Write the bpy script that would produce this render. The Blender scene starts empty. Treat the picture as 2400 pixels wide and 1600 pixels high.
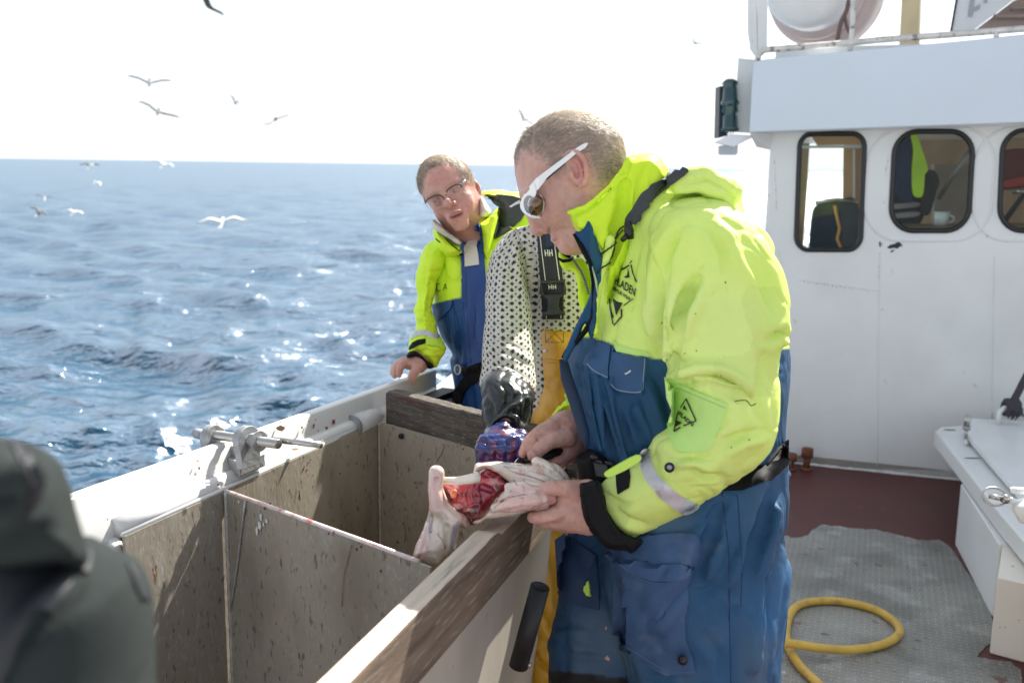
import bpy, bmesh, math, random
import numpy as np
from mathutils import Vector, Matrix
from mathutils.bvhtree import BVHTree
from mathutils.geometry import delaunay_2d_cdt
random.seed(7); RNG = np.random.default_rng(7)
scene = bpy.context.scene
COL = scene.collection

# ---------------------------------------------------------------- camera
CAM_H = 1.60
FPX = 2333.0                       # focal length in photo pixels (photo 2400 wide)
PITCH = math.radians(10.04); ROLL = math.radians(0.79)
r0 = Vector((1, 0, 0)); f0 = Vector((0, math.cos(PITCH), -math.sin(PITCH))); u0 = Vector((0, math.sin(PITCH), math.cos(PITCH)))
CR = math.cos(ROLL)*r0 + math.sin(ROLL)*u0
CU = -math.sin(ROLL)*r0 + math.cos(ROLL)*u0
CF = f0
CPOS = Vector((0, 0, CAM_H))
cam = bpy.data.cameras.new("camera"); camo = bpy.data.objects.new("camera", cam); COL.objects.link(camo)
mw = Matrix.Identity(4)
for i in range(3):
    mw[i][0] = CR[i]; mw[i][1] = CU[i]; mw[i][2] = -CF[i]; mw[i][3] = CPOS[i]
camo.matrix_world = mw
cam.sensor_width = 36; cam.lens = 36*FPX/2400
cam.clip_start = 0.05; cam.clip_end = 30000
cam.dof.use_dof = True; cam.dof.focus_distance = 2.1; cam.dof.aperture_fstop = 4.6
scene.camera = camo

# ---------------------------------------------------------------- light
SUN_AZ = 35.0; SUN_EL = 47.0       # degrees right of the view direction / above the horizon
w = bpy.data.worlds.new("World"); scene.world = w; w.use_nodes = True
nt = w.node_tree; nt.nodes.clear()
sky = nt.nodes.new("ShaderNodeTexSky"); sky.sky_type = 'NISHITA'; sky.sun_disc = False
sky.sun_elevation = math.radians(SUN_EL); sky.sun_rotation = math.radians(SUN_AZ)
sky.air_density = 1.0; sky.dust_density = 1.2; sky.ozone_density = 1.0; sky.altitude = 0
hs = nt.nodes.new("ShaderNodeHueSaturation"); hs.inputs['Saturation'].default_value = 0.55
bg = nt.nodes.new("ShaderNodeBackground"); bg.inputs['Strength'].default_value = 0.095
wo = nt.nodes.new("ShaderNodeOutputWorld")
nt.links.new(sky.outputs[0], hs.inputs['Color']); 
# thin bright haze towards the horizon
gtc = nt.nodes.new("ShaderNodeTexCoord"); gsp = nt.nodes.new("ShaderNodeSeparateXYZ"); nt.links.new(gtc.outputs['Generated'], gsp.inputs[0])
gmr = nt.nodes.new("ShaderNodeMapRange"); gmr.interpolation_type = 'SMOOTHSTEP'; gmr.inputs[1].default_value = -.02; gmr.inputs[2].default_value = .20; gmr.inputs[3].default_value = .88; gmr.inputs[4].default_value = .25
nt.links.new(gsp.outputs[2], gmr.inputs[0]); gmx = nt.nodes.new("ShaderNodeMix"); gmx.data_type = 'RGBA'; gmx.inputs[7].default_value = (5.2, 5.3, 5.5, 1)
nt.links.new(gmr.outputs[0], gmx.inputs[0]); nt.links.new(hs.outputs[0], gmx.inputs[6]); nt.links.new(gmx.outputs[2], bg.inputs[0]); nt.links.new(bg.outputs[0], wo.inputs[0])
sun = bpy.data.lights.new("sun", 'SUN'); sun.energy = 5.0; sun.angle = math.radians(0.5); sun.color = (1, 0.96, 0.88)
suno = bpy.data.objects.new("sun", sun); COL.objects.link(suno)
az, el = math.radians(SUN_AZ), math.radians(SUN_EL)
SDIR = Vector((math.sin(az)*math.cos(el), math.cos(az)*math.cos(el), math.sin(el)))
suno.rotation_euler = SDIR.to_track_quat('Z', 'Y').to_euler()
suno.location = SDIR*50
scene.view_settings.view_transform = 'Standard'; scene.view_settings.look = 'None'
scene.view_settings.gamma = 1; scene.view_settings.exposure = 1.36
scene.render.engine = 'CYCLES'
scene.cycles.max_bounces = 8; scene.cycles.transparent_max_bounces = 12

# ---------------------------------------------------------------- geometry helpers
def ray(px, py):
    return (CR*((px-1200)/FPX) + CU*((800-py)/FPX) + CF)
def W(px, py, c):                  # photo pixel at camera depth c (m)
    return CPOS + ray(px, py)*c
def onz(px, py, z):                # photo pixel on the horizontal plane z
    r = ray(px, py); return CPOS + r*((z-CAM_H)/r.z)
def onplane(px, py, p, n):
    r = ray(px, py); return CPOS + r*((p-CPOS).dot(n)/r.dot(n))
def cdepth(p): return (p-CPOS).dot(CF)
def wpx(p):
    d = p-CPOS; c = d.dot(CF); return 1200+FPX*d.dot(CR)/c, 800-FPX*d.dot(CU)/c, c

def link(name, me, m=None, parent=None):
    o = bpy.data.objects.new(name, me); COL.objects.link(o)
    if m is not None and me is not None and not me.materials: me.materials.append(m)
    if parent is not None:
        o.parent = parent; o.matrix_parent_inverse = Matrix.Translation(-Vector(parent.location))
    return o
def tag(o, label=None, cat=None, group=None, kind=None):
    if label: o['label'] = label
    if cat: o['category'] = cat
    if group: o['group'] = group
    if kind: o['kind'] = kind
    return o
def thing(name, label, cat, loc=(0, 0, 0), group=None):
    o = bpy.data.objects.new(name, None); COL.objects.link(o); o.location = loc; o.empty_display_size = .1
    return tag(o, label, cat, group)
def me_from(verts, faces, smooth=False):
    me = bpy.data.meshes.new("m"); me.from_pydata([tuple(v) for v in verts], [], faces); me.update()
    if smooth: me.polygons.foreach_set('use_smooth', [True]*len(me.polygons))
    return me
def obj(name, bm, m, parent=None, smooth=False, bevel=0, seg=2):
    bmesh.ops.recalc_face_normals(bm, faces=bm.faces)
    me = bpy.data.meshes.new(name); bm.to_mesh(me); bm.free()
    if smooth: me.polygons.foreach_set('use_smooth', [True]*len(me.polygons))
    o = link(name, me, m, parent)
    if bevel:
        b = o.modifiers.new('b', 'BEVEL'); b.width = bevel; b.segments = seg; b.limit_method = 'ANGLE'; b.angle_limit = math.radians(35)
        me.polygons.foreach_set('use_smooth', [True]*len(me.polygons))
        b.harden_normals = True
    return o
def add_prism(bm, pts, off):       # polygon of points extruded by vector off
    off = Vector(off); a = [bm.verts.new(p) for p in pts]; b = [bm.verts.new(Vector(p)+off) for p in pts]
    n = len(pts); bm.faces.new(a); bm.faces.new(list(reversed(b)))
    for i in range(n): bm.faces.new((a[i], b[i], b[(i+1) % n], a[(i+1) % n]))
    return bm
def prism(pts, off): return add_prism(bmesh.new(), pts, off)
def add_box(bm, p, ex, ey, ez):    # corner + 3 edge vectors
    p, ex, ey, ez = map(Vector, (p, ex, ey, ez)); return add_prism(bm, [p, p+ex, p+ex+ey, p+ey], ez)
def catmull(pts, n=8, closed=False):
    P = [np.array(p, float) for p in pts]; out = []; N = len(P)
    rng = range(N) if closed else range(N-1)
    for i in rng:
        if closed: a, b, c, d = P[(i-1) % N], P[i], P[(i+1) % N], P[(i+2) % N]
        else: a, b, c, d = P[max(i-1, 0)], P[i], P[i+1], P[min(i+2, N-1)]
        for k in range(n):
            t = k/n
            out.append(.5*((2*b)+(c-a)*t+(2*a-5*b+4*c-d)*t*t+(3*b-a-3*c+d)*t**3))
    if not closed: out.append(P[-1])
    return np.array(out)
def add_tube(bm, pts, rad, seg=10, closed=False, flat=None, up=None):
    pts = [Vector(p) for p in pts]; n = len(pts)
    rad = list(rad) if hasattr(rad, '__len__') else [rad]*n
    if len(rad) != n: rad = list(np.interp(np.linspace(0, 1, n), np.linspace(0, 1, len(rad)), rad))
    rings = []; ref = Vector(up) if up is not None else None
    for i, p in enumerate(pts):
        if closed: t = pts[(i+1) % n]-pts[i-1]
        else: t = pts[min(i+1, n-1)]-pts[max(i-1, 0)]
        t.normalize()
        if ref is None: ref = Vector((0, 0, 1)) if abs(t.z) < .9 else Vector((1, 0, 0))
        x = t.cross(ref); x.normalize(); y = x.cross(t); y.normalize()
        if up is None: ref = y
        fy = flat if flat else 1
        rings.append([bm.verts.new(p+x*(rad[i]*math.cos(a))+y*(rad[i]*fy*math.sin(a))) for a in [2*math.pi*k/seg for k in range(seg)]])
    m = n if closed else n-1
    for i in range(m):
        A, B = rings[i], rings[(i+1) % n]
        for k in range(seg): bm.faces.new((A[k], A[(k+1) % seg], B[(k+1) % seg], B[k]))
    if not closed:
        bm.faces.new(rings[0]); bm.faces.new(list(reversed(rings[-1])))
    return bm
def tubeo(name, pts, rad, m, parent=None, seg=10, closed=False, flat=None, up=None):
    return obj(name, add_tube(bmesh.new(), pts, rad, seg, closed, flat, up), m, parent, smooth=True)
def plate(name, outer, holes, origin, ex, ey, thick, m, parent, bevel=0):
    """flat plate with holes; outer/holes are 2D lists in the (ex,ey) frame"""
    cu = bpy.data.curves.new('c', 'CURVE'); cu.dimensions = '2D'; cu.fill_mode = 'BOTH'; cu.extrude = thick/2
    if bevel: cu.bevel_depth = bevel; cu.bevel_resolution = 1
    for L in [outer]+list(holes):
        s = cu.splines.new('POLY'); s.points.add(len(L)-1); s.use_cyclic_u = True
        for i, q in enumerate(L): s.points[i].co = (q[0], q[1], 0, 1)
    t = bpy.data.objects.new('t', cu); COL.objects.link(t)
    me = bpy.data.meshes.new_from_object(t.evaluated_get(bpy.context.evaluated_depsgraph_get()))
    bpy.data.objects.remove(t)
    ez = ex.cross(ey); M4 = Matrix(((ex.x, ey.x, ez.x, origin.x), (ex.y, ey.y, ez.y, origin.y), (ex.z, ey.z, ez.z, origin.z), (0, 0, 0, 1)))
    me.transform(M4); me.materials.clear()
    return link(name, me, m, parent)

# ---------------------------------------------------------------- materials
def lin(r, g, b):
    f = lambda v: ((v/255+.055)/1.055)**2.4 if v > 10 else v/255/12.92
    return (f(r), f(g), f(b), 1)
def c4(c): return tuple(c) if len(c) == 4 else (*c, 1)
def M(name, col, rough=.6, metal=0, var=.15, vscale=6, bump=0, bscale=60, stretch=None, spots=(), attr=None, spec=.5, sss=0, coat=0, bump2=0, b2scale=12, det=6):
    m = bpy.data.materials.new(name); m.use_nodes = True; n = m.node_tree.nodes; l = m.node_tree.links
    b = n['Principled BSDF']; b.inputs['Roughness'].default_value = rough; b.inputs['Metallic'].default_value = metal
    b.inputs['Specular IOR Level'].default_value = spec
    tc = n.new('ShaderNodeTexCoord'); mp = n.new('ShaderNodeMapping'); l.new(tc.outputs['Object'], mp.inputs[0])
    if stretch: mp.inputs['Scale'].default_value = stretch
    src = mp.outputs[0]
    ns = n.new('ShaderNodeTexNoise'); ns.inputs['Scale'].default_value = vscale; ns.inputs['Detail'].default_value = det; l.new(src, ns.inputs[0])
    mr = n.new('ShaderNodeMapRange'); mr.inputs[1].default_value = .25; mr.inputs[2].default_value = .75; mr.inputs[3].default_value = 1-var; mr.inputs[4].default_value = 1+var
    l.new(ns.outputs[0], mr.inputs[0])
    mx = n.new('ShaderNodeVectorMath'); mx.operation = 'SCALE'; l.new(mr.outputs[0], mx.inputs['Scale'])
    if attr:
        at = n.new('ShaderNodeAttribute'); at.attribute_name = attr; l.new(at.outputs['Color'], mx.inputs[0])
    else: mx.inputs[0].default_value = c4(col)[:3]
    cur = mx.outputs[0]
    for (sc, sscale, lo, hi, amt) in spots:   # colour, noise scale, threshold lo/hi, amount
        s = n.new('ShaderNodeTexNoise'); s.inputs['Scale'].default_value = sscale; s.inputs['Detail'].default_value = 3; l.new(src, s.inputs[0])
        r = n.new('ShaderNodeMapRange'); r.inputs[1].default_value = lo; r.inputs[2].default_value = hi; r.inputs[4].default_value = amt; l.new(s.outputs[0], r.inputs[0])
        x = n.new('ShaderNodeMix'); x.data_type = 'RGBA'; l.new(r.outputs[0], x.inputs[0]); l.new(cur, x.inputs[6]); x.inputs[7].default_value = c4(sc); cur = x.outputs[2]
    l.new(cur, b.inputs['Base Color'])
    if sss:
        b.inputs['Subsurface Weight'].default_value = sss; b.inputs['Subsurface Radius'].default_value = (1, .35, .2); b.inputs['Subsurface Scale'].default_value = .012
    if coat: b.inputs['Coat Weight'].default_value = coat; b.inputs['Coat Roughness'].default_value = .12
    nrm = None
    if bump2:
        s = n.new('ShaderNodeTexNoise'); s.inputs['Scale'].default_value = b2scale; s.inputs['Detail'].default_value = 2; l.new(src, s.inputs[0])
        bu = n.new('ShaderNodeBump'); bu.inputs['Strength'].default_value = 1; bu.inputs['Distance'].default_value = bump2; l.new(s.outputs[0], bu.inputs['Height']); nrm = bu.outputs[0]
    if bump:
        s = n.new('ShaderNodeTexNoise'); s.inputs['Scale'].default_value = bscale; s.inputs['Detail'].default_value = 4; l.new(src, s.inputs[0])
        bu = n.new('ShaderNodeBump'); bu.inputs['Strength'].default_value = 1; bu.inputs['Distance'].default_value = bump; l.new(s.outputs[0], bu.inputs['Height'])
        if nrm: l.new(nrm, bu.inputs['Normal'])
        nrm = bu.outputs[0]
    if nrm: l.new(nrm, b.inputs['Normal'])
    return m

# ---------------------------------------------------------------- sculpting: distance-field modelling in numpy
def hsh(i, j, k, s):
    h = (i*374761393 + j*668265263 + k*2147483647 + s*1274126177) & 0xffffffff
    h = ((h ^ (h >> 13))*1274126177) & 0xffffffff; h = (h ^ (h >> 16)) & 0xffff
    return h.astype(np.float64)/65535*2-1
def vnoise(P, s=0):
    P = np.asarray(P); I = np.floor(P).astype(np.int64); f = P-I; f = f*f*f*(f*(f*6-15)+10); r = 0
    for a in (0, 1):
        for b in (0, 1):
            for c in (0, 1):
                wt = (f[:, 0] if a else 1-f[:, 0])*(f[:, 1] if b else 1-f[:, 1])*(f[:, 2] if c else 1-f[:, 2])
                r = r+wt*hsh(I[:, 0]+a, I[:, 1]+b, I[:, 2]+c, s)
    return r
def camP(p): px, py, c = p; return np.array([(px-1200)/FPX*c, (800-py)/FPX*c, c])
def poly_sdf(poly, X, Y):
    d = np.full(X.shape, 1e18); ins = np.zeros(X.shape, bool); n = len(poly)
    for i in range(n):
        ax, ay = poly[i]; bx, by = poly[(i+1) % n]; ex, ey = bx-ax, by-ay; L = ex*ex+ey*ey+1e-12
        t = np.clip(((X-ax)*ex+(Y-ay)*ey)/L, 0, 1); q = (X-ax-ex*t)**2+(Y-ay-ey*t)**2; np.minimum(d, q, out=d)
        c = ((ay > Y) != (by > Y)) & (X < ex*(Y-ay)/(ey if ey else 1e-12)+ax); ins ^= c
    d = np.sqrt(d); return np.where(ins, -d, d)
class Sculpt:
    def __init__(s, lo, hi, res):  # lo/hi: (px,py,c) corners of the volume
        cs = [camP((x, y, c)) for x in (lo[0], hi[0]) for y in (lo[1], hi[1]) for c in (lo[2], hi[2])]
        s.lo = np.min(cs, 0); hi_ = np.max(cs, 0); s.res = res
        s.n = np.ceil((hi_-s.lo)/res).astype(int)+1
        s.F = np.full(s.n, 1.0, np.float32)
        s.ax = [(s.lo[i]+res*np.arange(s.n[i])).astype(np.float32) for i in range(3)]
    def _ap(s, lo, hi, k, fn, op):
        mg = abs(k)+3*s.res
        i0 = np.clip(np.floor((np.array(lo)-mg-s.lo)/s.res).astype(int), 0, s.n); i1 = np.clip(np.ceil((np.array(hi)+mg-s.lo)/s.res).astype(int)+1, 0, s.n)
        if (i1 <= i0).any(): return s
        sl = tuple(slice(a, b) for a, b in zip(i0, i1))
        X = s.ax[0][sl[0]][:, None, None]; Y = s.ax[1][sl[1]][None, :, None]; Z = s.ax[2][sl[2]][None, None, :]
        d = fn(X, Y, Z).astype(np.float32); F = s.F[sl]
        if op == 'cut': F = -F
        if k > 0:
            h = np.maximum(k-np.abs(F-d), 0)/k; R = np.minimum(F, d)-h*h*k*.25
        else: R = np.minimum(F, d)
        if op == 'cut': R = -R
        s.F[sl] = R; return s
    def tube(s, pts, r, k=.01, op='add', n=0, sq=None):
        """pts (px,py,c); radii in m; sq flattens along the camera axis"""
        if n: 
            r = np.interp(np.linspace(0, 1, (len(pts)-1)*n+1), np.linspace(0, 1, len(pts)), r if hasattr(r, '__len__') else [r]*len(pts)); pts = catmull(pts, n)
        P = [camP(p) for p in pts]; r = list(r) if hasattr(r, '__len__') else [r]*len(P)
        if len(P) == 1: P = P*2; r = [r[0]]*2
        q = sq or 1
        def fn(X, Y, Z):
            D = None
            for i in range(len(P)-1):
                a, b = P[i], P[i+1]; ba = b-a; L = (ba*ba).sum()+1e-12
                t = np.clip(((X-a[0])*ba[0]+(Y-a[1])*ba[1]+(Z-a[2])*ba[2])/L, 0, 1)
                e = np.sqrt((X-a[0]-ba[0]*t)**2+(Y-a[1]-ba[1]*t)**2+((Z-a[2]-ba[2]*t)/q)**2)-(r[i]+(r[i+1]-r[i])*t)
                D = e if D is None else np.minimum(D, e)
            return D
        A = np.array(P); R = max(r)*max(1, q)
        return s._ap(A.min(0)-R, A.max(0)+R, k, fn, op)
    def ell(s, c, rad, rot=0, k=.01, op='add', rx=0, ry=0):
        """ellipsoid; rot degrees about the view axis (counter-clockwise in the picture), then rx, ry"""
        p = camP(c); R = Matrix.Rotation(math.radians(rot), 3, 'Z') @ Matrix.Rotation(math.radians(ry), 3, 'Y') @ Matrix.Rotation(math.radians(rx), 3, 'X')
        Ri = np.array(R.transposed()); a = rad
        def fn(X, Y, Z):
            x, y, z = X-p[0], Y-p[1], Z-p[2]
            u = (Ri[0, 0]*x+Ri[0, 1]*y+Ri[0, 2]*z); v = (Ri[1, 0]*x+Ri[1, 1]*y+Ri[1, 2]*z); w_ = (Ri[2, 0]*x+Ri[2, 1]*y+Ri[2, 2]*z)
            k0 = np.sqrt((u/a[0])**2+(v/a[1])**2+(w_/a[2])**2); k1 = np.sqrt((u/a[0]**2)**2+(v/a[1]**2)**2+(w_/a[2]**2)**2)+1e-9
            return k0*(k0-1)/k1
        m = max(rad); return s._ap(p-m, p+m, k, fn, op)
    def infl(s, poly, c0, T, R, k=.01, op='add', n=5, grad=(0, 0), cf=None, tf=None):
        """outline in photo pixels given real depth: half thickness T, rounded over R; centre depth c0 + grad per 100 px"""
        pl = catmull(poly, n, True) if n else np.array(poly, float)
        mg = (abs(k)+.02)*FPX/c0+20; step = max(s.res*FPX/c0*.7, 1.2)
        x0, y0 = pl.min(0)-mg; x1, y1 = pl.max(0)+mg; cx, cy = pl.mean(0)
        gx = np.arange(x0, x1+step, step); gy = np.arange(y0, y1+step, step)
        D = poly_sdf(pl, gx[:, None]+0*gy[None, :], gy[None, :]+0*gx[:, None]).astype(np.float32)
        def fn(X, Y, Z):
            px = 1200+FPX*X/Z; py = 800-FPX*Y/Z
            u = np.clip((px-x0)/step, 0, len(gx)-1.001); v = np.clip((py-y0)/step, 0, len(gy)-1.001)
            u, v = np.broadcast_arrays(u, v); iu = u.astype(int); iv = v.astype(int); fu = u-iu; fv = v-iv
            d = (D[iu, iv]*(1-fu)+D[iu+1, iv]*fu)*(1-fv)+(D[iu, iv+1]*(1-fu)+D[iu+1, iv+1]*fu)*fv
            d = d*Z/FPX
            cc = c0+grad[0]*(px-cx)/100+grad[1]*(py-cy)/100
            if cf is not None: cc = cc+cf(px, py)
            t = T if tf is None else T*tf(px, py)
            dz = np.abs(Z-cc)
            a_ = np.maximum(d+R, 0); b_ = dz*R/t
            return np.sqrt(a_*a_+b_*b_)-R
        cc0 = [c0+grad[0]*(x-cx)/100+grad[1]*(y-cy)/100 for x in (pl[:, 0].min(), pl[:, 0].max()) for y in (pl[:, 1].min(), pl[:, 1].max())]
        ex = 0
        if cf is not None:
            v = cf(pl[:, 0], pl[:, 1]); cen = cf(np.array([cx]), np.array([cy])); ex = max(abs(np.max(v)), abs(np.min(v)), abs(cen[0]))
        Tm = T*1.6 if tf is not None else T
        zl, zh = min(cc0)-Tm-ex, max(cc0)+Tm+ex
        cs = [camP((x, y, z)) for x in (pl[:, 0].min(), pl[:, 0].max()) for y in (pl[:, 1].min(), pl[:, 1].max()) for z in (zl, zh)]
        return s._ap(np.min(cs, 0), np.max(cs, 0), k, fn, op)
    def nets(s):
        F = s.F; ins = F < 0; c = ins[:-1, :-1, :-1]; n1 = np.zeros(c.shape, np.uint8)
        for a in (0, 1):
            for b in (0, 1):
                for d in (0, 1): n1 += ins[a:a+c.shape[0], b:b+c.shape[1], d:d+c.shape[2]]
        mix = (n1 > 0) & (n1 < 8); idx = np.full(c.shape, -1, np.int64); I = np.argwhere(mix); idx[mix] = np.arange(len(I))
        co = np.array([(a, b, d) for a in (0, 1) for b in (0, 1) for d in (0, 1)])
        vals = np.stack([F[I[:, 0]+a, I[:, 1]+b, I[:, 2]+d] for a, b, d in co], 1)
        acc = np.zeros((len(I), 3)); cnt = np.zeros(len(I))
        for i in range(8):
            for j in range(i+1, 8):
                if np.abs(co[i]-co[j]).sum() != 1: continue
                vi, vj = vals[:, i], vals[:, j]; cr = (vi < 0) != (vj < 0); t = np.where(cr, vi/np.where(cr, vi-vj, 1), 0)
                acc += np.where(cr[:, None], co[i]+(co[j]-co[i])*t[:, None], 0); cnt += cr
        V = s.lo+s.res*(I+acc/cnt[:, None])
        Q = []
        for ax in range(3):
            o1, o2 = [(1, 2), (2, 0), (0, 1)][ax]
            sl0 = [slice(1, -1)]*3; sl1 = [slice(1, -1)]*3; sl0[ax] = slice(0, -1); sl1[ax] = slice(1, None)
            A = ins[tuple(sl0)]; B = ins[tuple(sl1)]; K = np.argwhere(A != B)
            if not len(K): continue
            sg = A[K[:, 0], K[:, 1], K[:, 2]]; K = K.copy()
            for q in range(3):
                if q != ax: K[:, q] += 1
            e1 = np.zeros(3, int); e1[o1] = 1; e2 = np.zeros(3, int); e2[o2] = 1
            g = lambda P: idx[P[:, 0], P[:, 1], P[:, 2]]
            a, b, c_, d = g(K-e1-e2), g(K-e2), g(K), g(K-e1)
            q = np.stack([a, b, c_, d], 1); q[~sg] = q[~sg][:, ::-1]; Q.append(q)
        Q = np.concatenate(Q); Q = Q[(Q >= 0).all(1)]
        return V, Q
def drop_crumbs(V, Q, least=150):
    lab = np.arange(len(V)); a = np.concatenate([Q[:, 0], Q[:, 1], Q[:, 2], Q[:, 3]]); b = np.concatenate([Q[:, 1], Q[:, 2], Q[:, 3], Q[:, 0]])
    while True:
        m = np.minimum(lab[a], lab[b]); new = lab.copy(); np.minimum.at(new, a, m); np.minimum.at(new, b, m); np.minimum.at(new, lab[a], m); np.minimum.at(new, lab[b], m)
        new = new[new]; new = new[new]
        if (new == lab).all(): break
        lab = new
    cnt = np.bincount(lab, minlength=len(V)); keep = cnt[lab] >= least
    if keep.all(): return V, Q
    if not keep.any(): return V, Q
    idx = np.cumsum(keep)-1; Q = Q[keep[Q].all(1)]; return V[keep], idx[Q]
def normals(V, Q):
    N = np.zeros_like(V); n = np.cross(V[Q[:, 2]]-V[Q[:, 0]], V[Q[:, 3]]-V[Q[:, 1]])
    for i in range(4): np.add.at(N, Q[:, i], n)
    return N/(np.linalg.norm(N, axis=1, keepdims=True)+1e-12)
BASIS = np.array([[CR.x, CR.y, CR.z], [CU.x, CU.y, CU.z], [CF.x, CF.y, CF.z]])
def topx(V): return 1200+FPX*V[:, 0]/V[:, 2], 800-FPX*V[:, 1]/V[:, 2]
def sculpt_obj(name, sculpts, mat_, parent, disp=None, colfn=None, smooth=1, uvfn=None, kind=None):
    Vs, Qs, o = [], [], 0
    for s in (sculpts if isinstance(sculpts, list) else [sculpts]):
        V, Q = drop_crumbs(*s.nets())
        for _ in range(smooth):      # light relaxation
            acc = np.zeros_like(V); cnt = np.zeros(len(V))
            for i in range(4):
                np.add.at(acc, Q[:, i], V[Q[:, (i+1) % 4]]+V[Q[:, (i-1) % 4]]); np.add.at(cnt, Q[:, i], 2)
            V = V*.5+acc/np.maximum(cnt, 1)[:, None]*.5
        Vs.append(V); Qs.append(Q+o); o += len(V)
    V = np.concatenate(Vs); Q = np.concatenate(Qs)
    px, py = topx(V)
    C = colfn(px, py, V) if colfn else None
    UV = uvfn(px, py, V) if uvfn else None
    if disp is not None:
        N = normals(V, Q); V = V+N*disp(px, py, V, N)[:, None]
    Wd = V@BASIS+np.array(CPOS)
    me = bpy.data.meshes.new(name); me.vertices.add(len(Wd)); me.vertices.foreach_set('co', Wd.astype(np.float32).ravel())
    me.loops.add(Q.size); me.loops.foreach_set('vertex_index', Q.astype(np.int32).ravel())
    me.polygons.add(len(Q)); me.polygons.foreach_set('loop_start', (np.arange(len(Q))*4).astype(np.int32)); 
    me.update(calc_edges=True); me.validate()
    me.polygons.foreach_set('use_smooth', np.ones(len(me.polygons), bool))
    if C is not None:
        a = me.color_attributes.new('Col', 'FLOAT_COLOR', 'POINT'); a.data.foreach_set('color', np.concatenate([C, np.ones((len(C), 1))], 1).astype(np.float32).ravel())
    if UV is not None:
        a = me.attributes.new('pat', 'FLOAT_VECTOR', 'POINT'); a.data.foreach_set('vector', UV.astype(np.float32).ravel())
    return link(name, me, mat_, parent)

# ---------------------------------------------------------------- things laid on a surface
def bvh_of(*objs):
    V, P, o = [], [], 0
    for ob in objs:
        me = ob.data; v = np.empty(len(me.vertices)*3, np.float32); me.vertices.foreach_get('co', v); v = v.reshape(-1, 3)
        V += [tuple(x) for x in v.tolist()]; P += [tuple(i+o for i in p.vertices) for p in me.polygons]; o += len(v)
    return BVHTree.FromPolygons(V, P)
def hit(bvh, px, py, last=None):
    r = ray(px, py).normalized(); h = bvh.ray_cast(CPOS, r)
    if h[0] is None: return None
    n = h[1]; 
    if n.dot(r) > 0: n = -n
    return h[0], n
def drape(name, poly, bvh, m, parent, thick=.004, step=8, lift=.0008, n=0, dmin=None, dmax=None, holes=None):
    """patch with real thickness following the surface behind the outline"""
    pl = catmull(poly, n, True) if n else np.array(poly, float)
    B = []
    for i in range(len(pl)):
        a, b = pl[i], pl[(i+1) % len(pl)]; k = max(1, int(np.hypot(*(b-a))/step))
        for j in range(k): B.append(a+(b-a)*j/k)
    B = np.array(B); x0, y0 = B.min(0); x1, y1 = B.max(0)
    gx, gy = np.meshgrid(np.arange(x0, x1, step), np.arange(y0, y1, step)); gx = gx.ravel(); gy = gy.ravel()
    d = poly_sdf(B, gx, gy); ok = d < -step*.5
    pts = [Vector(p) for p in B]+[Vector((gx[i], gy[i])) for i in np.nonzero(ok)[0]]
    nb = len(B); v2, _, f2, _, _, _ = delaunay_2d_cdt(pts, [], [list(range(nb))], 1, 1e-5)
    H = [hit(bvh, p.x, p.y) for p in v2]
    cs = [cdepth(h[0]) for h in H if h]
    if not cs: return None
    med = sorted(cs)[len(cs)//2]; P, N = [], []
    for p, h in zip(v2, H):
        if h is None or abs(cdepth(h[0])-med) > (dmax or .12): h = (W(p.x, p.y, med), -CF)
        nn = (h[1]-ray(p.x, p.y).normalized()*.4).normalized(); P.append(h[0]); N.append(nn)
    top = [p+nn*(thick+lift) for p, nn in zip(P, N)]; bot = [p+nn*(-.003) for p, nn in zip(P, N)]
    k = len(top); F = [tuple(f) for f in f2]; ed = {}
    for f in F:
        for i in range(len(f)):
            a, b = f[i], f[(i+1) % len(f)]; ed[(a, b)] = ed.get((a, b), 0)+1
    bd = [(a, b) for (a, b) in ed if (b, a) not in ed]
    faces = F+[tuple(i+k for i in reversed(f)) for f in F]+[(b, a, a+k, b+k) for a, b in bd]
    me = me_from(top+bot, faces, True); bm = bmesh.new(); bm.from_mesh(me); bmesh.ops.recalc_face_normals(bm, faces=bm.faces); bm.to_mesh(me); bm.free()
    me.polygons.foreach_set('use_smooth', [True]*len(me.polygons))
    try: me.set_sharp_from_angle(angle=math.radians(50))
    except Exception: pass
    return link(name, me, m, parent)
def surf_pts(pts, bvh, step=6, lift=0., closed=False, sm=True, cdef=None):
    P = catmull(pts, 6, closed) if sm else np.array(pts, float)
    if not sm:
        q = []
        for i in range(len(P)-1):
            k = max(1, int(np.hypot(*(P[i+1]-P[i]))/step)); q += [P[i]+(P[i+1]-P[i])*j/k for j in range(k)]
        P = np.array(q+[P[-1]])
    out = []; last = cdef
    for p in P:
        h = hit(bvh, p[0], p[1])
        if h is None or (last and abs(cdepth(h[0])-last) > .1):
            if last: out.append(W(p[0], p[1], last-lift))
            continue
        last = cdepth(h[0]); out.append(h[0]+h[1]*lift)
    return out
def seams(name, lines, bvh, r, m, parent, lift=0., seg=6, sm=True):
    bm = bmesh.new()
    for L in lines:
        P = surf_pts(L, bvh, lift=lift, sm=sm)
        if len(P) > 1: add_tube(bm, P, r, seg)
    return obj(name, bm, m, parent, smooth=True)
def text_polys(s, size=1, bold=0):
    cu = bpy.data.curves.new('t', 'FONT'); cu.body = s; cu.size = size; cu.offset = bold
    t = bpy.data.objects.new('t', cu); COL.objects.link(t)
    me = bpy.data.meshes.new_from_object(t.evaluated_get(bpy.context.evaluated_depsgraph_get())); bpy.data.objects.remove(t)
    V = [(v.co.x, v.co.y) for v in me.vertices]; F = [tuple(p.vertices) for p in me.polygons]
    return V, F
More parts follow.
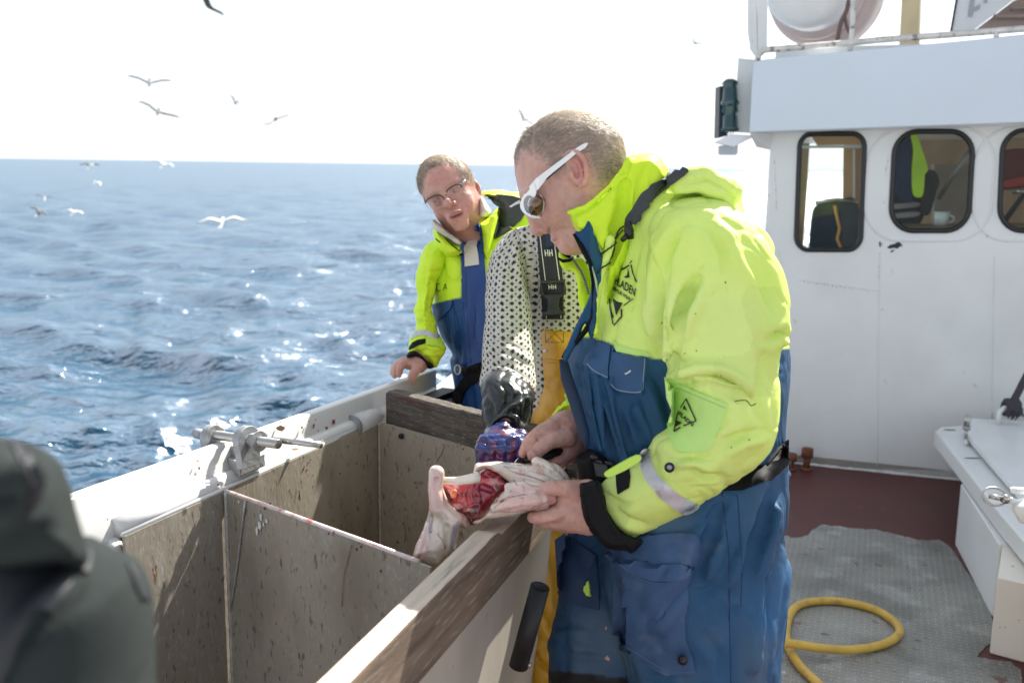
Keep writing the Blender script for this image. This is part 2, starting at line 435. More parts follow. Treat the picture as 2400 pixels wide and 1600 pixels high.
def decal(name, V, F, bvh, m, parent, mp, lift=.0012):
    """flat print on a surface: 2D verts mapped to photo pixels by mp, then laid on the surface"""
    P = []; last = None
    for v in V:
        px, py = mp(*v); h = hit(bvh, px, py)
        if h is None: h = (W(px, py, last or 1.8), -CF)
        last = cdepth(h[0]); P.append(h[0]+h[1]*lift-ray(px, py).normalized()*lift)
    me = me_from(P, F); return link(name, me, m, parent)
# ================================================================ materials of the place
white = M('white_paint', (.72, .74, .73), .38, var=.05, vscale=3, bump=.0006, bscale=25, spots=[((.50, .40, .27), 14, .72, .76, .6), ((.62, .64, .62), 2.5, .5, .7, .5)])
white_clean = M('white_paint_clean', (.78, .80, .82), .4, var=.04, vscale=2, bump=.0004, bscale=18)
white_rail = M('white_rail_paint', (.62, .618, .60), .32, var=.05, vscale=4, bump=.0006, bscale=30, spots=[((.35, .02, .02), 38, .735, .75, .9), ((.12, .08, .05), 21, .77, .785, .9)])
alu = M('weathered_plate', (.32, .282, .228), .5, metal=.1, var=.30, vscale=3.5, bump=.0007, bscale=140, spec=.4,
        spots=[((.42, .40, .36), 150, .56, .70, .6), ((.08, .068, .05), 95, .61, .70, .75), ((.16, .02, .015), 42, .725, .745, .9), ((.15, .125, .09), 7, .48, .70, .65), ((.40, .39, .36), 11, .62, .74, .5)], stretch=(1, 1, .42))
alu_out = M('plate_outside', (.50, .46, .38), .5, metal=.05, var=.15, vscale=5, bump=.0012, bscale=20, stretch=(1, 1, .3),
        spots=[((.16, .12, .08), 45, .70, .74, .8)])
weld = M('weld_bead', (.42, .41, .38), .45, metal=.5, var=.3, vscale=60, bump=.002, bscale=220)
steel = M('stainless_steel', (.42, .41, .38), .28, metal=.95, var=.15, vscale=30, bump=.0003, bscale=90)
galv = M('galvanised_steel', (.30, .31, .32), .5, metal=.35, var=.3, vscale=30, bump=.0016, bscale=70, spots=[((.16, .12, .09), 40, .62, .7, .7)])
rusty = M('rusty_steel', (.16, .055, .025), .8, var=.4, vscale=40, bump=.002, bscale=120)
wood_dark = M('weathered_wood', (.10, .082, .066), .8, var=.5, vscale=4, bump=.0022, bscale=60, stretch=(20, 20, 2), spots=[((.05, .035, .03), 5, .5, .7, .8), ((.38, .36, .32), 22, .6, .7, .7), ((.10, .02, .02), 2.2, .62, .7, .7)])
wood_pale = M('worn_plank', (.46, .38, .29), .65, var=.3, vscale=3, bump=.001, bscale=50, stretch=(14, 14, 1.6), spots=[((.16, .09, .06), 5, .6, .72, .8), ((.6, .55, .47), 9, .55, .7, .6)])
wood_plank = M('worn_plank_board', None, .65, attr='Col', var=.3, vscale=3, bump=.001, bscale=50, stretch=(14, 14, 1.6), spots=[((.07, .045, .03), 4, .55, .70, .7), ((.5, .44, .36), 9, .56, .70, .35)])
red_deck = M('red_deck_paint', (.085, .017, .014), .55, var=.16, vscale=3, bump=.0008, bscale=30, spots=[((.25, .1, .085), 11, .66, .78, .5)])
black_rub = M('black_rubber', (.006, .006, .006), .62, var=.2, bump=.0003)
hosem = M('yellow_hose', (.55, .36, .06), .55, var=.18, vscale=14, bump=.0006, bscale=60, spots=[((.22, .16, .06), 20, .55, .75, .7)])
glassm = bpy.data.materials.new('window_glass'); glassm.use_nodes = True
_n = glassm.node_tree.nodes; _l = glassm.node_tree.links; _n.clear()
_o = _n.new('ShaderNodeOutputMaterial'); _t = _n.new('ShaderNodeBsdfTransparent'); _g = _n.new('ShaderNodeBsdfGlossy'); _g.inputs['Roughness'].default_value = .03
_t.inputs[0].default_value = (.88, .92, .9, 1); _x = _n.new('ShaderNodeMixShader'); _f = _n.new('ShaderNodeFresnel'); _f.inputs[0].default_value = 1.22
_l.new(_f.outputs[0], _x.inputs[0]); _l.new(_t.outputs[0], _x.inputs[1]); _l.new(_g.outputs[0], _x.inputs[2]); _l.new(_x.outputs[0], _o.inputs[0])

# tread plate: raised diagonal bars in a basket pattern, as real bump on the grey paint
def tread_mat():
    m = M('tread_plate', (.30, .30, .27), .5, metal=.1, var=.30, vscale=2.2, det=9, spots=[((.17, .17, .15), 4, .48, .66, .75), ((.50, .50, .48), 7, .56, .72, .6), ((.15, .04, .03), 13, .66, .70, .7), ((.72, .73, .72), 6.3, .72, .745, .8), ((.12, .11, .09), 30, .64, .72, .5)])
    n = m.node_tree.nodes; l = m.node_tree.links; b = n['Principled BSDF']
    tc = n.new('ShaderNodeTexCoord'); mp = n.new('ShaderNodeMapping'); mp.inputs['Rotation'].default_value = (0, 0, math.radians(20)); mp.inputs['Scale'].default_value = (42, 42, 42)
    l.new(tc.outputs['Object'], mp.inputs[0]); sp = n.new('ShaderNodeSeparateXYZ'); l.new(mp.outputs[0], sp.inputs[0])
    def mth(op, a, b_=None):
        x = n.new('ShaderNodeMath'); x.operation = op
        for i, v in enumerate((a, b_)):
            if v is None: continue
            if isinstance(v, (int, float)): x.inputs[i].default_value = v
            else: l.new(v, x.inputs[i])
        return x.outputs[0]
    X, Y = sp.outputs[0], sp.outputs[1]
    fx = mth('FLOOR', X); fy = mth('FLOOR', Y); par = mth('MODULO', mth('ABSOLUTE', mth('ADD', fx, fy)), 2)
    u = mth('SUBTRACT', mth('SUBTRACT', X, fx), .5); v = mth('SUBTRACT', mth('SUBTRACT', Y, fy), .5)
    ea = mth('SQRT', mth('ADD', mth('POWER', mth('MULTIPLY', u, 1/.46), 2), mth('POWER', mth('MULTIPLY', v, 1/.13), 2)))
    eb = mth('SQRT', mth('ADD', mth('POWER', mth('MULTIPLY', u, 1/.13), 2), mth('POWER', mth('MULTIPLY', v, 1/.46), 2)))
    e = mth('ADD', mth('MULTIPLY', ea, par), mth('MULTIPLY', eb, mth('SUBTRACT', 1, par)))
    r = n.new('ShaderNodeMapRange'); r.inputs[1].default_value = .6; r.inputs[2].default_value = 1.1; r.inputs[3].default_value = 1; r.inputs[4].default_value = 0; l.new(e, r.inputs[0])
    lk = b.inputs['Base Color'].links[0].from_socket; mm = n.new('ShaderNodeMix'); mm.data_type = 'RGBA'; mm.blend_type = 'MULTIPLY'; mm.inputs[0].default_value = 1; r2 = n.new('ShaderNodeMapRange'); r2.inputs[3].default_value = .78; r2.inputs[4].default_value = 1.42; l.new(r.outputs[0], r2.inputs[0]); l.new(lk, mm.inputs[6]); l.new(r2.outputs[0], mm.inputs[7]); l.new(mm.outputs[2], b.inputs['Base Color'])
    bu = n.new('ShaderNodeBump'); bu.inputs['Distance'].default_value = .005; l.new(r.outputs[0], bu.inputs['Height']); l.new(bu.outputs[0], b.inputs['Normal'])
    return m
tread = tread_mat()

# ================================================================ sea
SEA_Z = -1.25
def build_sea():
    nr, na = 860, 760
    r = 1.1*np.exp(np.linspace(0, math.log(12000/1.1), nr)); a = np.radians(np.linspace(-78, 78, na))
    R, A = np.meshgrid(r, a, indexing='ij'); X = R*np.sin(A); Y = R*np.cos(A); Z = np.zeros_like(X); DX = np.zeros_like(X); DY = np.zeros_like(X)
    sp = np.maximum(R*(math.log(12000/1.1)/nr), R*math.radians(156/na))
    g = np.random.default_rng(3)
    for i in range(150):
        lam = .24*(6.5/.24)**(g.random()**1.2); th = math.radians(200+g.normal()*30)     # the wind comes from ahead right
        k = 2*math.pi/lam; amp = .0074*lam**.55*(.5+g.random()); ph = g.random()*6.28
        wgt = np.clip((lam/sp-2.2)/2.5, 0, 1)
        t = k*(X*math.sin(th)+Y*math.cos(th))+ph; Z += wgt*amp*np.cos(t); q = .75*amp*wgt*np.sin(t); DX -= q*math.sin(th); DY -= q*math.cos(th)
    V = np.stack([X+DX, Y+DY, Z+SEA_Z], -1).reshape(-1, 3)
    i = np.arange(nr-1)[:, None]*na+np.arange(na-1)[None, :]; Q = np.stack([i, i+1, i+na+1, i+na], -1).reshape(-1, 4)[:, ::-1]
    me = bpy.data.meshes.new('sea'); me.vertices.add(len(V)); me.vertices.foreach_set('co', V.astype(np.float32).ravel())
    me.loops.add(Q.size); me.loops.foreach_set('vertex_index', Q.astype(np.int32).ravel()); me.polygons.add(len(Q)); me.polygons.foreach_set('loop_start', (np.arange(len(Q))*4).astype(np.int32)); me.update(calc_edges=True)
    me.polygons.foreach_set('use_smooth', np.ones(len(Q), bool))
    m = bpy.data.materials.new('sea_water'); m.use_nodes = True; n = m.node_tree.nodes; l = m.node_tree.links; n.clear()
    out = n.new('ShaderNodeOutputMaterial'); dif = n.new('ShaderNodeBsdfDiffuse'); dif.inputs[0].default_value = (.006, .054, .098, 1)
    gls = n.new('ShaderNodeBsdfGlossy'); gls.inputs['Roughness'].default_value = .15; gls.inputs['Color'].default_value = (.92, .96, 1, 1); fr = n.new('ShaderNodeFresnel'); fr.inputs[0].default_value = 1.31
    mn = n.new('ShaderNodeMath'); mn.operation = 'MINIMUM'; mn.inputs[1].default_value = .46; l.new(fr.outputs[0], mn.inputs[0]); mx = n.new('ShaderNodeMixShader')
    l.new(mn.outputs[0], mx.inputs[0]); l.new(dif.outputs[0], mx.inputs[1]); l.new(gls.outputs[0], mx.inputs[2]); l.new(mx.outputs[0], out.inputs[0])
    tc = n.new('ShaderNodeTexCoord'); nrm = None
    for sc, dist, st in ((2.3, .11, (1, 1.9, 1)), (7, .036, (1, 1.8, 1)), (20, .008, (1, 1.3, 1)), (.45, .50, (1, 2.2, 1))):
        mp = n.new('ShaderNodeMapping'); mp.inputs['Scale'].default_value = st; mp.inputs['Rotation'].default_value = (0, 0, .25); l.new(tc.outputs['Object'], mp.inputs[0])
        s = n.new('ShaderNodeTexNoise'); s.inputs['Scale'].default_value = sc; s.inputs['Detail'].default_value = 3; l.new(mp.outputs[0], s.inputs[0])
        bu = n.new('ShaderNodeBump'); bu.inputs['Distance'].default_value = dist; bu.inputs['Strength'].default_value = 1; l.new(s.outputs[0], bu.inputs['Height'])
        if nrm: l.new(nrm, bu.inputs['Normal'])
        nrm = bu.outputs[0]
    for q in (dif, gls, fr): l.new(nrm, q.inputs['Normal'])
    tag(link('sea', me, m), kind='structure')
build_sea()

# ================================================================ deck
def deck():
    bm = bmesh.new()
    n = prism([(-.95, .2, -.02), (6.5, -2.5, -.02), (6.5, 9, -.02), (2.4, 9, -.02), (.55, 5.8, -.02), (-.4, 2.6, -.02)], (0, 0, .02))
    tag(obj('deck', n, red_deck), kind='structure')
    pl = [(1500, 1262), (1845, 1256), (1862, 1262), (1893, 1256), (1902, 1244), (1925, 1230), (1975, 1234), (2010, 1240), (2060, 1243), (2110, 1255), (2150, 1266), (2175, 1268), (2200, 1266), (2222, 1277), (2238, 1296), (2262, 1335), (2300, 1388), (2318, 1430), (2328, 1462), (2330, 1500), (2302, 1524), (2290, 1540), (2320, 1545), (2370, 1552), (2392, 1570), (2395, 1600), (2410, 1900), (1500, 2400), (900, 2100), (1300, 1500)]
    out = []
    g = random.Random(2)
    for i in range(len(pl)):
        a, b = pl[i], pl[(i+1) % len(pl)]; k = max(1, int(math.hypot(b[0]-a[0], b[1]-a[1])/9)) if i < 26 else 1
        for j in range(k):
            t = j/k; out.append((a[0]+(b[0]-a[0])*t+g.uniform(-1.6, 1.6), a[1]+(b[1]-a[1])*t+g.uniform(-1.6, 1.6)))
    tag(obj('tread_plate', prism([onz(x, y, .001) for x, y in out], (0, 0, .003)), tread), kind='structure')
    tag(obj('hull', prism([(-1.0, -1, -2), (-.12, 2.9, -2), (.55, 5.8, -2), (2.2, 9, -2), (6.5, 9, -2), (6.5, -1, -2)], (0, 0, 1.975)), white_clean), kind='structure')
deck()

# ================================================================ gunwale rail (port side)
def interp(pts, t): return pts[0]+(pts[1]-pts[0])*t
ZR = 1.02; ZR2 = 1.01
def gunwale():
    O = onz(176, 1150, ZR); E = onz(1005, 863, ZR2); d = (E-O).normalized(); nrm = Vector((d.y, -d.x, 0)).normalized()   # towards the deck
    S = O-d*1.6
    L = (E-S).length
    root = thing('gunwale', 'white painted ship rail with raised outer beam and lower pipe along the fish bin', 'ship rail', S)
    up = Vector((0, 0, 1))
    # pipe line just outboard of the bin rim
    c0 = onz(300, 1226, .945); c1 = onz(800, 1010, .945); pd = (c1-c0).normalized(); pn = Vector((pd.y, -pd.x, 0))
    tE = (E-c0).dot(pd); e1 = c0+pd*(tE-.02); s1 = c0-pd*.03
    rp = .019
    def offs(q): return (q-S).dot(nrm)
    oS, oE = offs(s1)-rp*.7, offs(e1)-rp*.7
    sS, sE = (s1-S).dot(d)-1.4, (e1-S).dot(d)
    k = (oE-oS)/((e1-s1).dot(d)); oS -= k*1.37
    bm = bmesh.new(); rings = []
    for t_, oo in ((0, oS), (L, oE)):
        q_ = S+d*t_; rings.append([bm.verts.new(Vector((q_.x, q_.y, 0))+nrm*x+up*z) for x, z in ((0, q_.z), (.020, q_.z), (.025, q_.z-.003), (max(oo, .027), .955), (max(oo, .03), .90), (.03, .88), (.03, .3), (0, .3), (0, q_.z-.02))])
    n_ = len(rings[0])
    for k_ in range(n_): bm.faces.new((rings[0][k_], rings[0][(k_+1) % n_], rings[1][(k_+1) % n_], rings[1][k_]))
    bm.faces.new(rings[0]); bm.faces.new(rings[1][::-1])
    obj('beam', bm, white_rail, root, bevel=.003)
    tubeo('pipe', [s1+(e1-s1)*t for t in np.linspace(0, 1, 12)], rp, white_rail, root, seg=20)
    q = onz(826, 1000, .945); t = (q-c0).dot(pd); c = c0+pd*t
    tubeo('sleeve', [c, c+pd*.10, c+pd*.14], [.029, .027, .018], white_rail, root, seg=24)
    tubeo('collar', [c-pd*.005, c+pd*.003], .0305, galv, root, seg=24)
    obj('bulwark', prism([S+nrm*x+up*(z-S.z) for x, z in [(.0, .3), (.03, .3), (.03, -.1), (.0, -.1)]], d*(L+2.5)), white_clean, root)
    e0 = E+nrm*.04+up*(.945-E.z)
    obj('rubber_strip', prism([e0-d*.20+up*.010, e0+d*.01+up*.010, e0+d*.01-up*.006, e0-d*.20-up*.006], nrm*.05), black_rub, root)
    obj('end_post', prism([onz(290, 1262, .93), onz(262, 1275, .93), onz(240, 1262, .93), onz(268, 1240, .93)], -up*.12), white_rail, root, bevel=.01)
    bl_ = M('rail_blood', (.22, .012, .015), .3, coat=.4); rb_ = M('rail_rust', (.16, .09, .045), .8, var=.4, vscale=90, bump=.002, bscale=150); g_ = random.Random(4)
    fo = S+nrm*.028; 
    def onf(x, y): return onplane(x, y, fo, nrm)+nrm*.002
    for x, y, r in ((600, 1010, .0045), (655, 989, .0018), (706, 1001, .0022), (722, 986, .0015), (734, 996, .0025), (733, 1001, .0018), (781, 987, .004), (764, 1003, .0032), (690, 1028, .002), (738, 983, .0012), (465, 1096, .002), (462, 1079, .0014), (585, 1093, .0015), (744, 1008, .0012)):
        p = onf(x, y); tubeo('blood_spot', [p-up*r*1.6, p+up*r], [r*.6, r], bl_, root, seg=7)
    for x, y, w_, h_ in ((655, 1003, 11, 7),):
        pts = [onf(x+w_*math.cos(t)*g_.uniform(.75, 1.1), y+h_*math.sin(t)*g_.uniform(.7, 1.15)) for t in np.linspace(0, 6.0, 15)]
        obj('rust_patch', prism(pts, nrm*.0015), rb_, root)
    for x, y in ((691, 1052),):
        pts = [onz(x+9*math.cos(t)*g_.uniform(.7, 1.1), y+3*math.sin(t)*g_.uniform(.6, 1.2), .9655) for t in np.linspace(0, 6.0, 12)]
        obj('rust_patch', prism(pts, up*.001), rb_, root)
    R2 = thing('cap_rail', 'short grey cap rail beyond the end of the white rail, beside the man in glasses', 'ship rail', E)
    a = W(960, 945, 2.80); b = W(1072, 880, 3.3); v = (b-a); v.z = 0
    obj('rail_cap', prism([a, a+nrm*.12, a+nrm*.12-up*.03, a-up*.03], v*2.2), galv, R2, bevel=.008)
    obj('rail_plate', prism([a+nrm*.02-up*.03, a+nrm*.05-up*.03, a+nrm*.05-up*1.0, a+nrm*.02-up*1.0], v*2.2), white_clean, R2)
    return S, d, nrm
S_, RD, RN = gunwale()

# bolt clamp on the rail
def rail_clamp():
    up = Vector((0, 0, 1))
    p1 = onz(573, 1090, .965)
    base = p1
    root = thing('rail_clamp', 'galvanised bolt clamp with two round lugs and a threaded rod standing on the white rail', 'clamp', base)
    ax = W(724, 1043, 1.98)-W(465, 1018, 2.13); ax.normalize()
    def lug(px, py, c, r, th, name, tail):
        cpt = W(px, py, c); bm = bmesh.new(); seg = 28
        x = up; y = ax.cross(x).normalized(); x = y.cross(ax)
        pts = [cpt+(x*math.cos(t)+y*math.sin(t))*r for t in np.linspace(-1.9, 1.9, seg)]
        pts += [cpt-x*tail+y*r*.8, cpt-x*tail-y*r*.8]
        return obj(name, add_prism(bm, [p-ax*th/2 for p in pts], ax*th), galv if name == 'lug' else white, root, bevel=.0015)
    lug(578, 1032, 2.05, .031, .018, 'lug', .055)
    lug(498, 1025, 2.11, .028, .018, 'lug', .045)
    rod = [W(466, 1013, 2.13), W(724+0, 1043, 1.98)]
    a = W(505, 1019, 2.11); b = W(653, 1040, 1.995)
    bm = bmesh.new(); n = 150; seg = 14; pts = [a+(b-a)*(i/n) for i in range(n+1)]
    add_tube(bm, pts, [.0092+.0010*(1 if i % 4 < 2 else -1) for i in range(n+1)], seg)
    obj('threaded_rod', bm, steel, root, smooth=True)
    tubeo('rod_head', [W(458, 1014, 2.14), W(474, 1018, 2.13)], .011, galv, root, seg=6)
    # nuts
    nb = bmesh.new()
    for t0, r, l in ((.44, .0195, .016), (.60, .0175, .014)):
        c = a+(b-a)*t0; dd = (b-a).normalized()
        add_tube(nb, [c, c+dd*l], r, 6)
    for t0 in (.41, .70): c = a+(b-a)*t0; add_tube(nb, [c, c+(b-a).normalized()*.003], .022, 20)
    obj('nut', nb, galv, root, bevel=.001)
    tubeo('lever_bar', [W(640, 1030, 2.03), W(752, 1043, 1.96)], .0062, steel, root, seg=12)
    # rough welded foot
    fb = bmesh.new(); g = random.Random(5)
    P = [onz(x, y, .957) for x, y in ((520, 1096), (562, 1119), (623, 1092), (578, 1072))]
    add_prism(fb, P, (0, 0, .030)); 
    o = obj('foot', fb, galv, root, bevel=.004)
    fb = bmesh.new(); q = (P[0]+P[1]+P[2]+P[3])/4
    add_prism(fb, [q+RD*.03-RN*.03, q+RD*.03+RN*.02, q-RD*.026+RN*.02, q-RD*.026-RN*.03], (0, 0, .052))
    obj('gusset', fb, galv, root, bevel=.006)
rail_clamp()

# ================================================================ fish bin
ZB = .94
def fish_bin():
    up = Vector((0, 0, 1))
    A = onz(286, 1256, ZB); B = onz(524, 1150, ZB); C = onz(883, 986, ZB); D = onz(1345, 1112, ZB); E = onz(1012, 1327, ZB)
    dr = (D-E).normalized(); F = E-dr*.95; G = A-(B-A).normalized()*.75
    root = thing('fish_bin', 'large weathered metal fish bin with a divider plate, fixed inside the white rail', 'fish bin', A)
    dn = Vector((0, 0, -.72))
    def pl(name, p, q, th=.006, m=alu, d=dn, off=0):
        t = (q-p).normalized(); nn = Vector((t.y, -t.x, 0)); p = p+nn*off; q = q+nn*off
        return obj(name, prism([p, q, q+d, p+d], nn*th), m, root)
    pl('side_plate', A, C, .006)
    A2 = A-(C-A).normalized()*.0
    pl('end_plate', C+RN*.007, D)
    pl('divider_plate', B+(C-B).normalized()*.0+RN*.0065, E, .005)
    # outer side, slanting inwards below, and its inner lining
    dn2 = Vector((0, 0, -.72))-RN*.06
    t = (D-F).normalized(); nn = Vector((t.y, -t.x, 0))
    zt = .975; pa = onz(741, 1600, zt); pb = onz(1118, 1240, zt); pdv = (pb-pa).normalized(); pn2 = Vector((pdv.y, -pdv.x, 0))
    F = pa-pdv*.5+pn2*.012; F.z = ZB; D0 = D; tt = (D0-F).dot(pdv); D = F+pdv*(onplane(1283, 1200, pa, pn2)-F).dot(pdv); D.z = ZB
    obj('outer_plate', prism([F, D, D+dn2, F+dn2], pn2*.008), alu_out, root)
    t2 = Vector((0, 0, -.72))
    obj('bottom_plate', prism([A+t2, C+t2, D+t2-RN*.06, F+t2-RN*.06], (0, 0, .006)), alu, root)
    # rounded raised edge on the divider (a rolled lip, blood stained)
    lip = M('divider_lip', (.66, .56, .53), .35, metal=.2, var=.25, vscale=30, spots=[((.5, .05, .04), 26, .55, .68, .8)], bump=.0006)
    tubeo('lip', [B+RN*.006, E+(B-E).normalized()*.03], .0052, lip, root, seg=8)
    tubeo('rim_strip', [A+up*.002, A+(C-A)*.5+up*.0025, C+up*.002], .0045, white_rail, root, seg=6)
    def bead(p, q, r=.004, n=70):
        g = random.Random(1); return [p+(q-p)*(i/n) for i in range(n+1)], [r*(1+.14*math.sin(i*2.2)+g.uniform(-.05, .05)) for i in range(n+1)]
    wb = bmesh.new()
    for p, q, r in ((B+RN*.010-(C-B).normalized()*.006, B+RN*.010-(C-B).normalized()*.006+dn, .0045), (C+RN*.011-(C-B).normalized()*.006, C+RN*.011-(C-B).normalized()*.006+dn, .0045)):
        P, R = bead(p, q, r); tubeo('weld_bead', P, R, weld, root, seg=8)
    # a crack of sealant running down the divider
    dv = (E-B); dvn = dv.normalized(); nf = Vector((dvn.y, -dvn.x, 0))
    def ondiv(px, py): return onplane(px, py, B+nf*.0065, nf)
    cr = bmesh.new()
    add_tube(cr, [ondiv(x, y)+nf*.001 for x, y in ((576, 1172), (572, 1200), (567, 1240), (561, 1290), (557, 1320), (551, 1360), (545, 1400), (541, 1430))], [.0022, .0028, .002, .0026, .0024, .003, .002, .0015], 6)
    obj('sealant_line', cr, weld, root, smooth=True)
    # bolt in the end plate, stains and drips
    ed = (D-C).normalized(); ne = Vector((ed.y, -ed.x, 0))
    def onend(px, py): return onplane(px, py, C+RN*.007+ne*.006, ne)
    b0 = onend(940, 1022); tubeo('bolt', [b0-ne*.002, b0+ne*.004], [.0075, .006], black_rub, root, seg=14)
    blood = M('blood', (.17, .012, .008), .22, var=.2, coat=.5)
    db = bmesh.new(); g = random.Random(9)
    def drip(f, pts, r): tubeo('blood_run', [f(x, y) for x, y in pts], r, blood, root, seg=5, flat=.4)
    drip(onend, [(1050, 1041), (1043, 1046), (1038, 1056), (1034, 1066), (1028, 1074), (1024, 1082)], [.0006, .0011, .0013, .0014, .0018, .0012])
    for x, y in ((1040, 1041), (1052, 1045), (1025, 1092), (1085, 1052), (950, 1192), (948, 1210), (945, 1225), (1005, 1075), (1001, 1078), (933, 1270), (972, 1130), (1052, 1105), (936, 1017), (930, 1268), (955, 1263)):
        p = onend(x, y); r = g.uniform(.0009, .0022); tubeo('blood_spot', [p-up*r*g.uniform(1, 2.4), p+up*r], [r*.7, r], blood, root, seg=7)
    drip(onend, [(948, 1205), (949, 1225), (950, 1256)], [.0006, .0012, .0018]); drip(onend, [(1001, 1075), (1001, 1092)], [.001, .0008])
    sd = (C-A).normalized(); ns = Vector((sd.y, -sd.x, 0))
    def onside(px, py): return onplane(px, py, A+ns*.006, ns)
    for x, y in ((728, 1076), (722, 1083), (713, 1092), (711, 1098), (719, 1100), (734, 1112), (633, 1178), (836, 1085), (797, 1108), (782, 1220), (806, 1212), (775, 1214), (702, 1158)):
        p = onside(x, y); r = g.uniform(.0011, .0027); tubeo('blood_spot', [p-up*r*g.uniform(.8, 2), p+up*r*.6], [r*.7, r], blood, root, seg=7)
    drip(onside, [(701, 1148), (703, 1160), (704, 1172)], [.001, .002, .001])
    for x, y in ((770, 1250), (782, 1246), (835, 1286), (840, 1272), (846, 1280), (824, 1279), (892, 1337), (620, 1190)):
        p = ondiv(x, y); r = g.uniform(.0009, .0022); tubeo('blood_spot', [p-up*r*1.5, p+up*r], [r*.7, r], blood, root, seg=7)
    drip(ondiv, [(822, 1282), (815, 1310), (806, 1345), (802, 1385), (801, 1420)], [.0006, .0011, .0008, .0006, .0012])
    pt = M('white_paint_flecks', (.62, .63, .62), .6)
    pb = bmesh.new()
    for x, y, s in ((612, 1212, .006), (609, 1232, .008), (603, 1243, .007), (625, 1221, .005), (618, 1228, .004), (560, 1175, .003), (500, 1200, .002)):
        p = ondiv(x, y) if x > 526 else onside(x, y)
        obj('paint_fleck', prism([p+dvn*s*math.cos(t)*g.uniform(.3, .7)+up*s*math.sin(t)*g.uniform(.7, 1.5) for t in np.linspace(0, 5.3, 8)], nf*.0012), pt, root)
    return dict(A=A, B=B, C=C, D=D, E=E, F=F, dr=dr, root=root, ed=ed, ne=ne)
BIN = fish_bin()

def planks():
    up = Vector((0, 0, 1))
    C, ed, ne = BIN['C'], BIN['ed'], BIN['ne']
    # dark weathered board standing on edge on the far end
    g = random.Random(4)
    p0 = onplane(905, 991, C+ne*-.02, ne); q0 = onplane(1352, 1122, C+ne*-.02, ne)
    zt = onplane(901, 913, C+ne*-.02, ne).z; q1 = onplane(1352, 1030, C+ne*-.02, ne).z
    bm = bmesh.new(); n = 60; ring = []
    for i in range(n+1):
        t = i/n; b = p0.lerp(q0, t); z1 = zt+(q1-zt)*t+g.uniform(-.0012, .0012); z0 = b.z+g.uniform(-.0015, .0015)
        if i == 0: z1 -= .006
        row = [Vector((b.x, b.y, z0)), Vector((b.x, b.y, z1-.002)), Vector((b.x, b.y, z1))-ne*.003, Vector((b.x, b.y, z1+.001))-ne*.030, Vector((b.x, b.y, z0))-ne*.032]
        ring.append([bm.verts.new(v) for v in row])
    for i in range(n):
        for k in range(5): bm.faces.new((ring[i][k], ring[i][(k+1) % 5], ring[i+1][(k+1) % 5], ring[i+1][k]))
    bm.faces.new(ring[0]); bm.faces.new(ring[-1][::-1])
    # local frame so that the grain runs along the board
    o = obj('wooden_board', bm, wood_dark)
    align(o, p0, (q0-p0)); tag(o, 'dark weathered wooden board standing on edge across the far end of the fish bin', 'board')
    # pale plank on edge along the near side of the bin
    zt = .975
    a = onz(741, 1600, zt); b = onz(1118, 1240, zt); c = onz(831, 1600, zt); d = onz(1116, 1288, zt)
    dr = (b-a).normalized(); n2 = Vector((dr.y, -dr.x, 0)); wd = ((c-a).dot(n2)+(d-b).dot(n2))/2
    s = a-dr*.5; e = onplane(1338, 1070, a, n2)
    L = (e-s).dot(dr); e = s+dr*L
    nsec = 90; bm = bmesh.new(); ring = []
    tw = .006
    for i in range(nsec+1):
        t = i/nsec; p = s.lerp(e, t); w0 = wd+g.uniform(-.0002, .0002)
        # a notch is worn where the fish lie
        u = (p-b).dot(dr); drop = 0 if u < 0 else min(.012, u*.6)
        row = [p+up*(-drop+g.uniform(-.0002, .0002)), p+n2*w0+up*(-drop+g.uniform(-.0002, .0002)), p+n2*(w0+.001)+up*(-.004-drop), p+n2*(w0+.002)-up*.105, p+n2*0-up*.105]
        ring.append([bm.verts.new(v) for v in row])
    for i in range(nsec):
        for k in range(5): bm.faces.new((ring[i][k], ring[i+1][k], ring[i+1][(k+1) % 5], ring[i][(k+1) % 5]))
    bm.faces.new(ring[0]); bm.faces.new(ring[-1][::-1])
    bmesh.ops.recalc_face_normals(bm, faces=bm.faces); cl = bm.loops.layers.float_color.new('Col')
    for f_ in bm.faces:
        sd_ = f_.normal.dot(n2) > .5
        for l_ in f_.loops: l_[cl] = (.15, .11, .075, 1) if sd_ else (.50, .42, .33, 1)  # side darker than the top: staining, with the man's shadow put into the colour
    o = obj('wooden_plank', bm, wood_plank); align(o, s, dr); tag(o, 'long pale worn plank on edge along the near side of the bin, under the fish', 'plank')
    return dr, n2, wd, b, zt
def align(o, origin, d):
    d = Vector(d).normalized(); x = d.cross(Vector((0, 0, 1))).normalized(); y = d.cross(x).normalized()
    Mx = Matrix(((x.x, y.x, d.x, origin.x), (x.y, y.y, d.y, origin.y), (x.z, y.z, d.z, origin.z), (0, 0, 0, 1)))
    o.data.transform(Mx.inverted()); o.matrix_world = Mx
PL = planks()

def rod_holder():
    a = W(1266, 1374, 1.66); b = W(1215, 1560, 1.70)
    bm = bmesh.new(); seg = 26; d = (b-a).normalized(); x = d.cross(Vector((0, 1, 0))).normalized(); y = x.cross(d)
    rings = []
    for p, r in ((a, .0165), (b, .0165), (b, .0135), (a+d*.002, .0135)):
        rings.append([bm.verts.new(p+(x*math.cos(t)+y*math.sin(t))*r) for t in [2*math.pi*k/seg for k in range(seg)]])
    for i in range(4):
        A, B = rings[i], rings[(i+1) % 4]
        for k in range(seg): bm.faces.new((A[k], A[(k+1) % seg], B[(k+1) % seg], B[k]))
    root = thing('tube_holder', 'black plastic tube strapped upright on the outside of the fish bin', 'tube', a)
    obj('tube', bm, black_rub, root, smooth=True)
    q = a.lerp(b, .93); tubeo('rivet', [q+x*.014-y*.006, q+x*.019-y*.008], .004, steel, root, seg=8)
rod_holder()
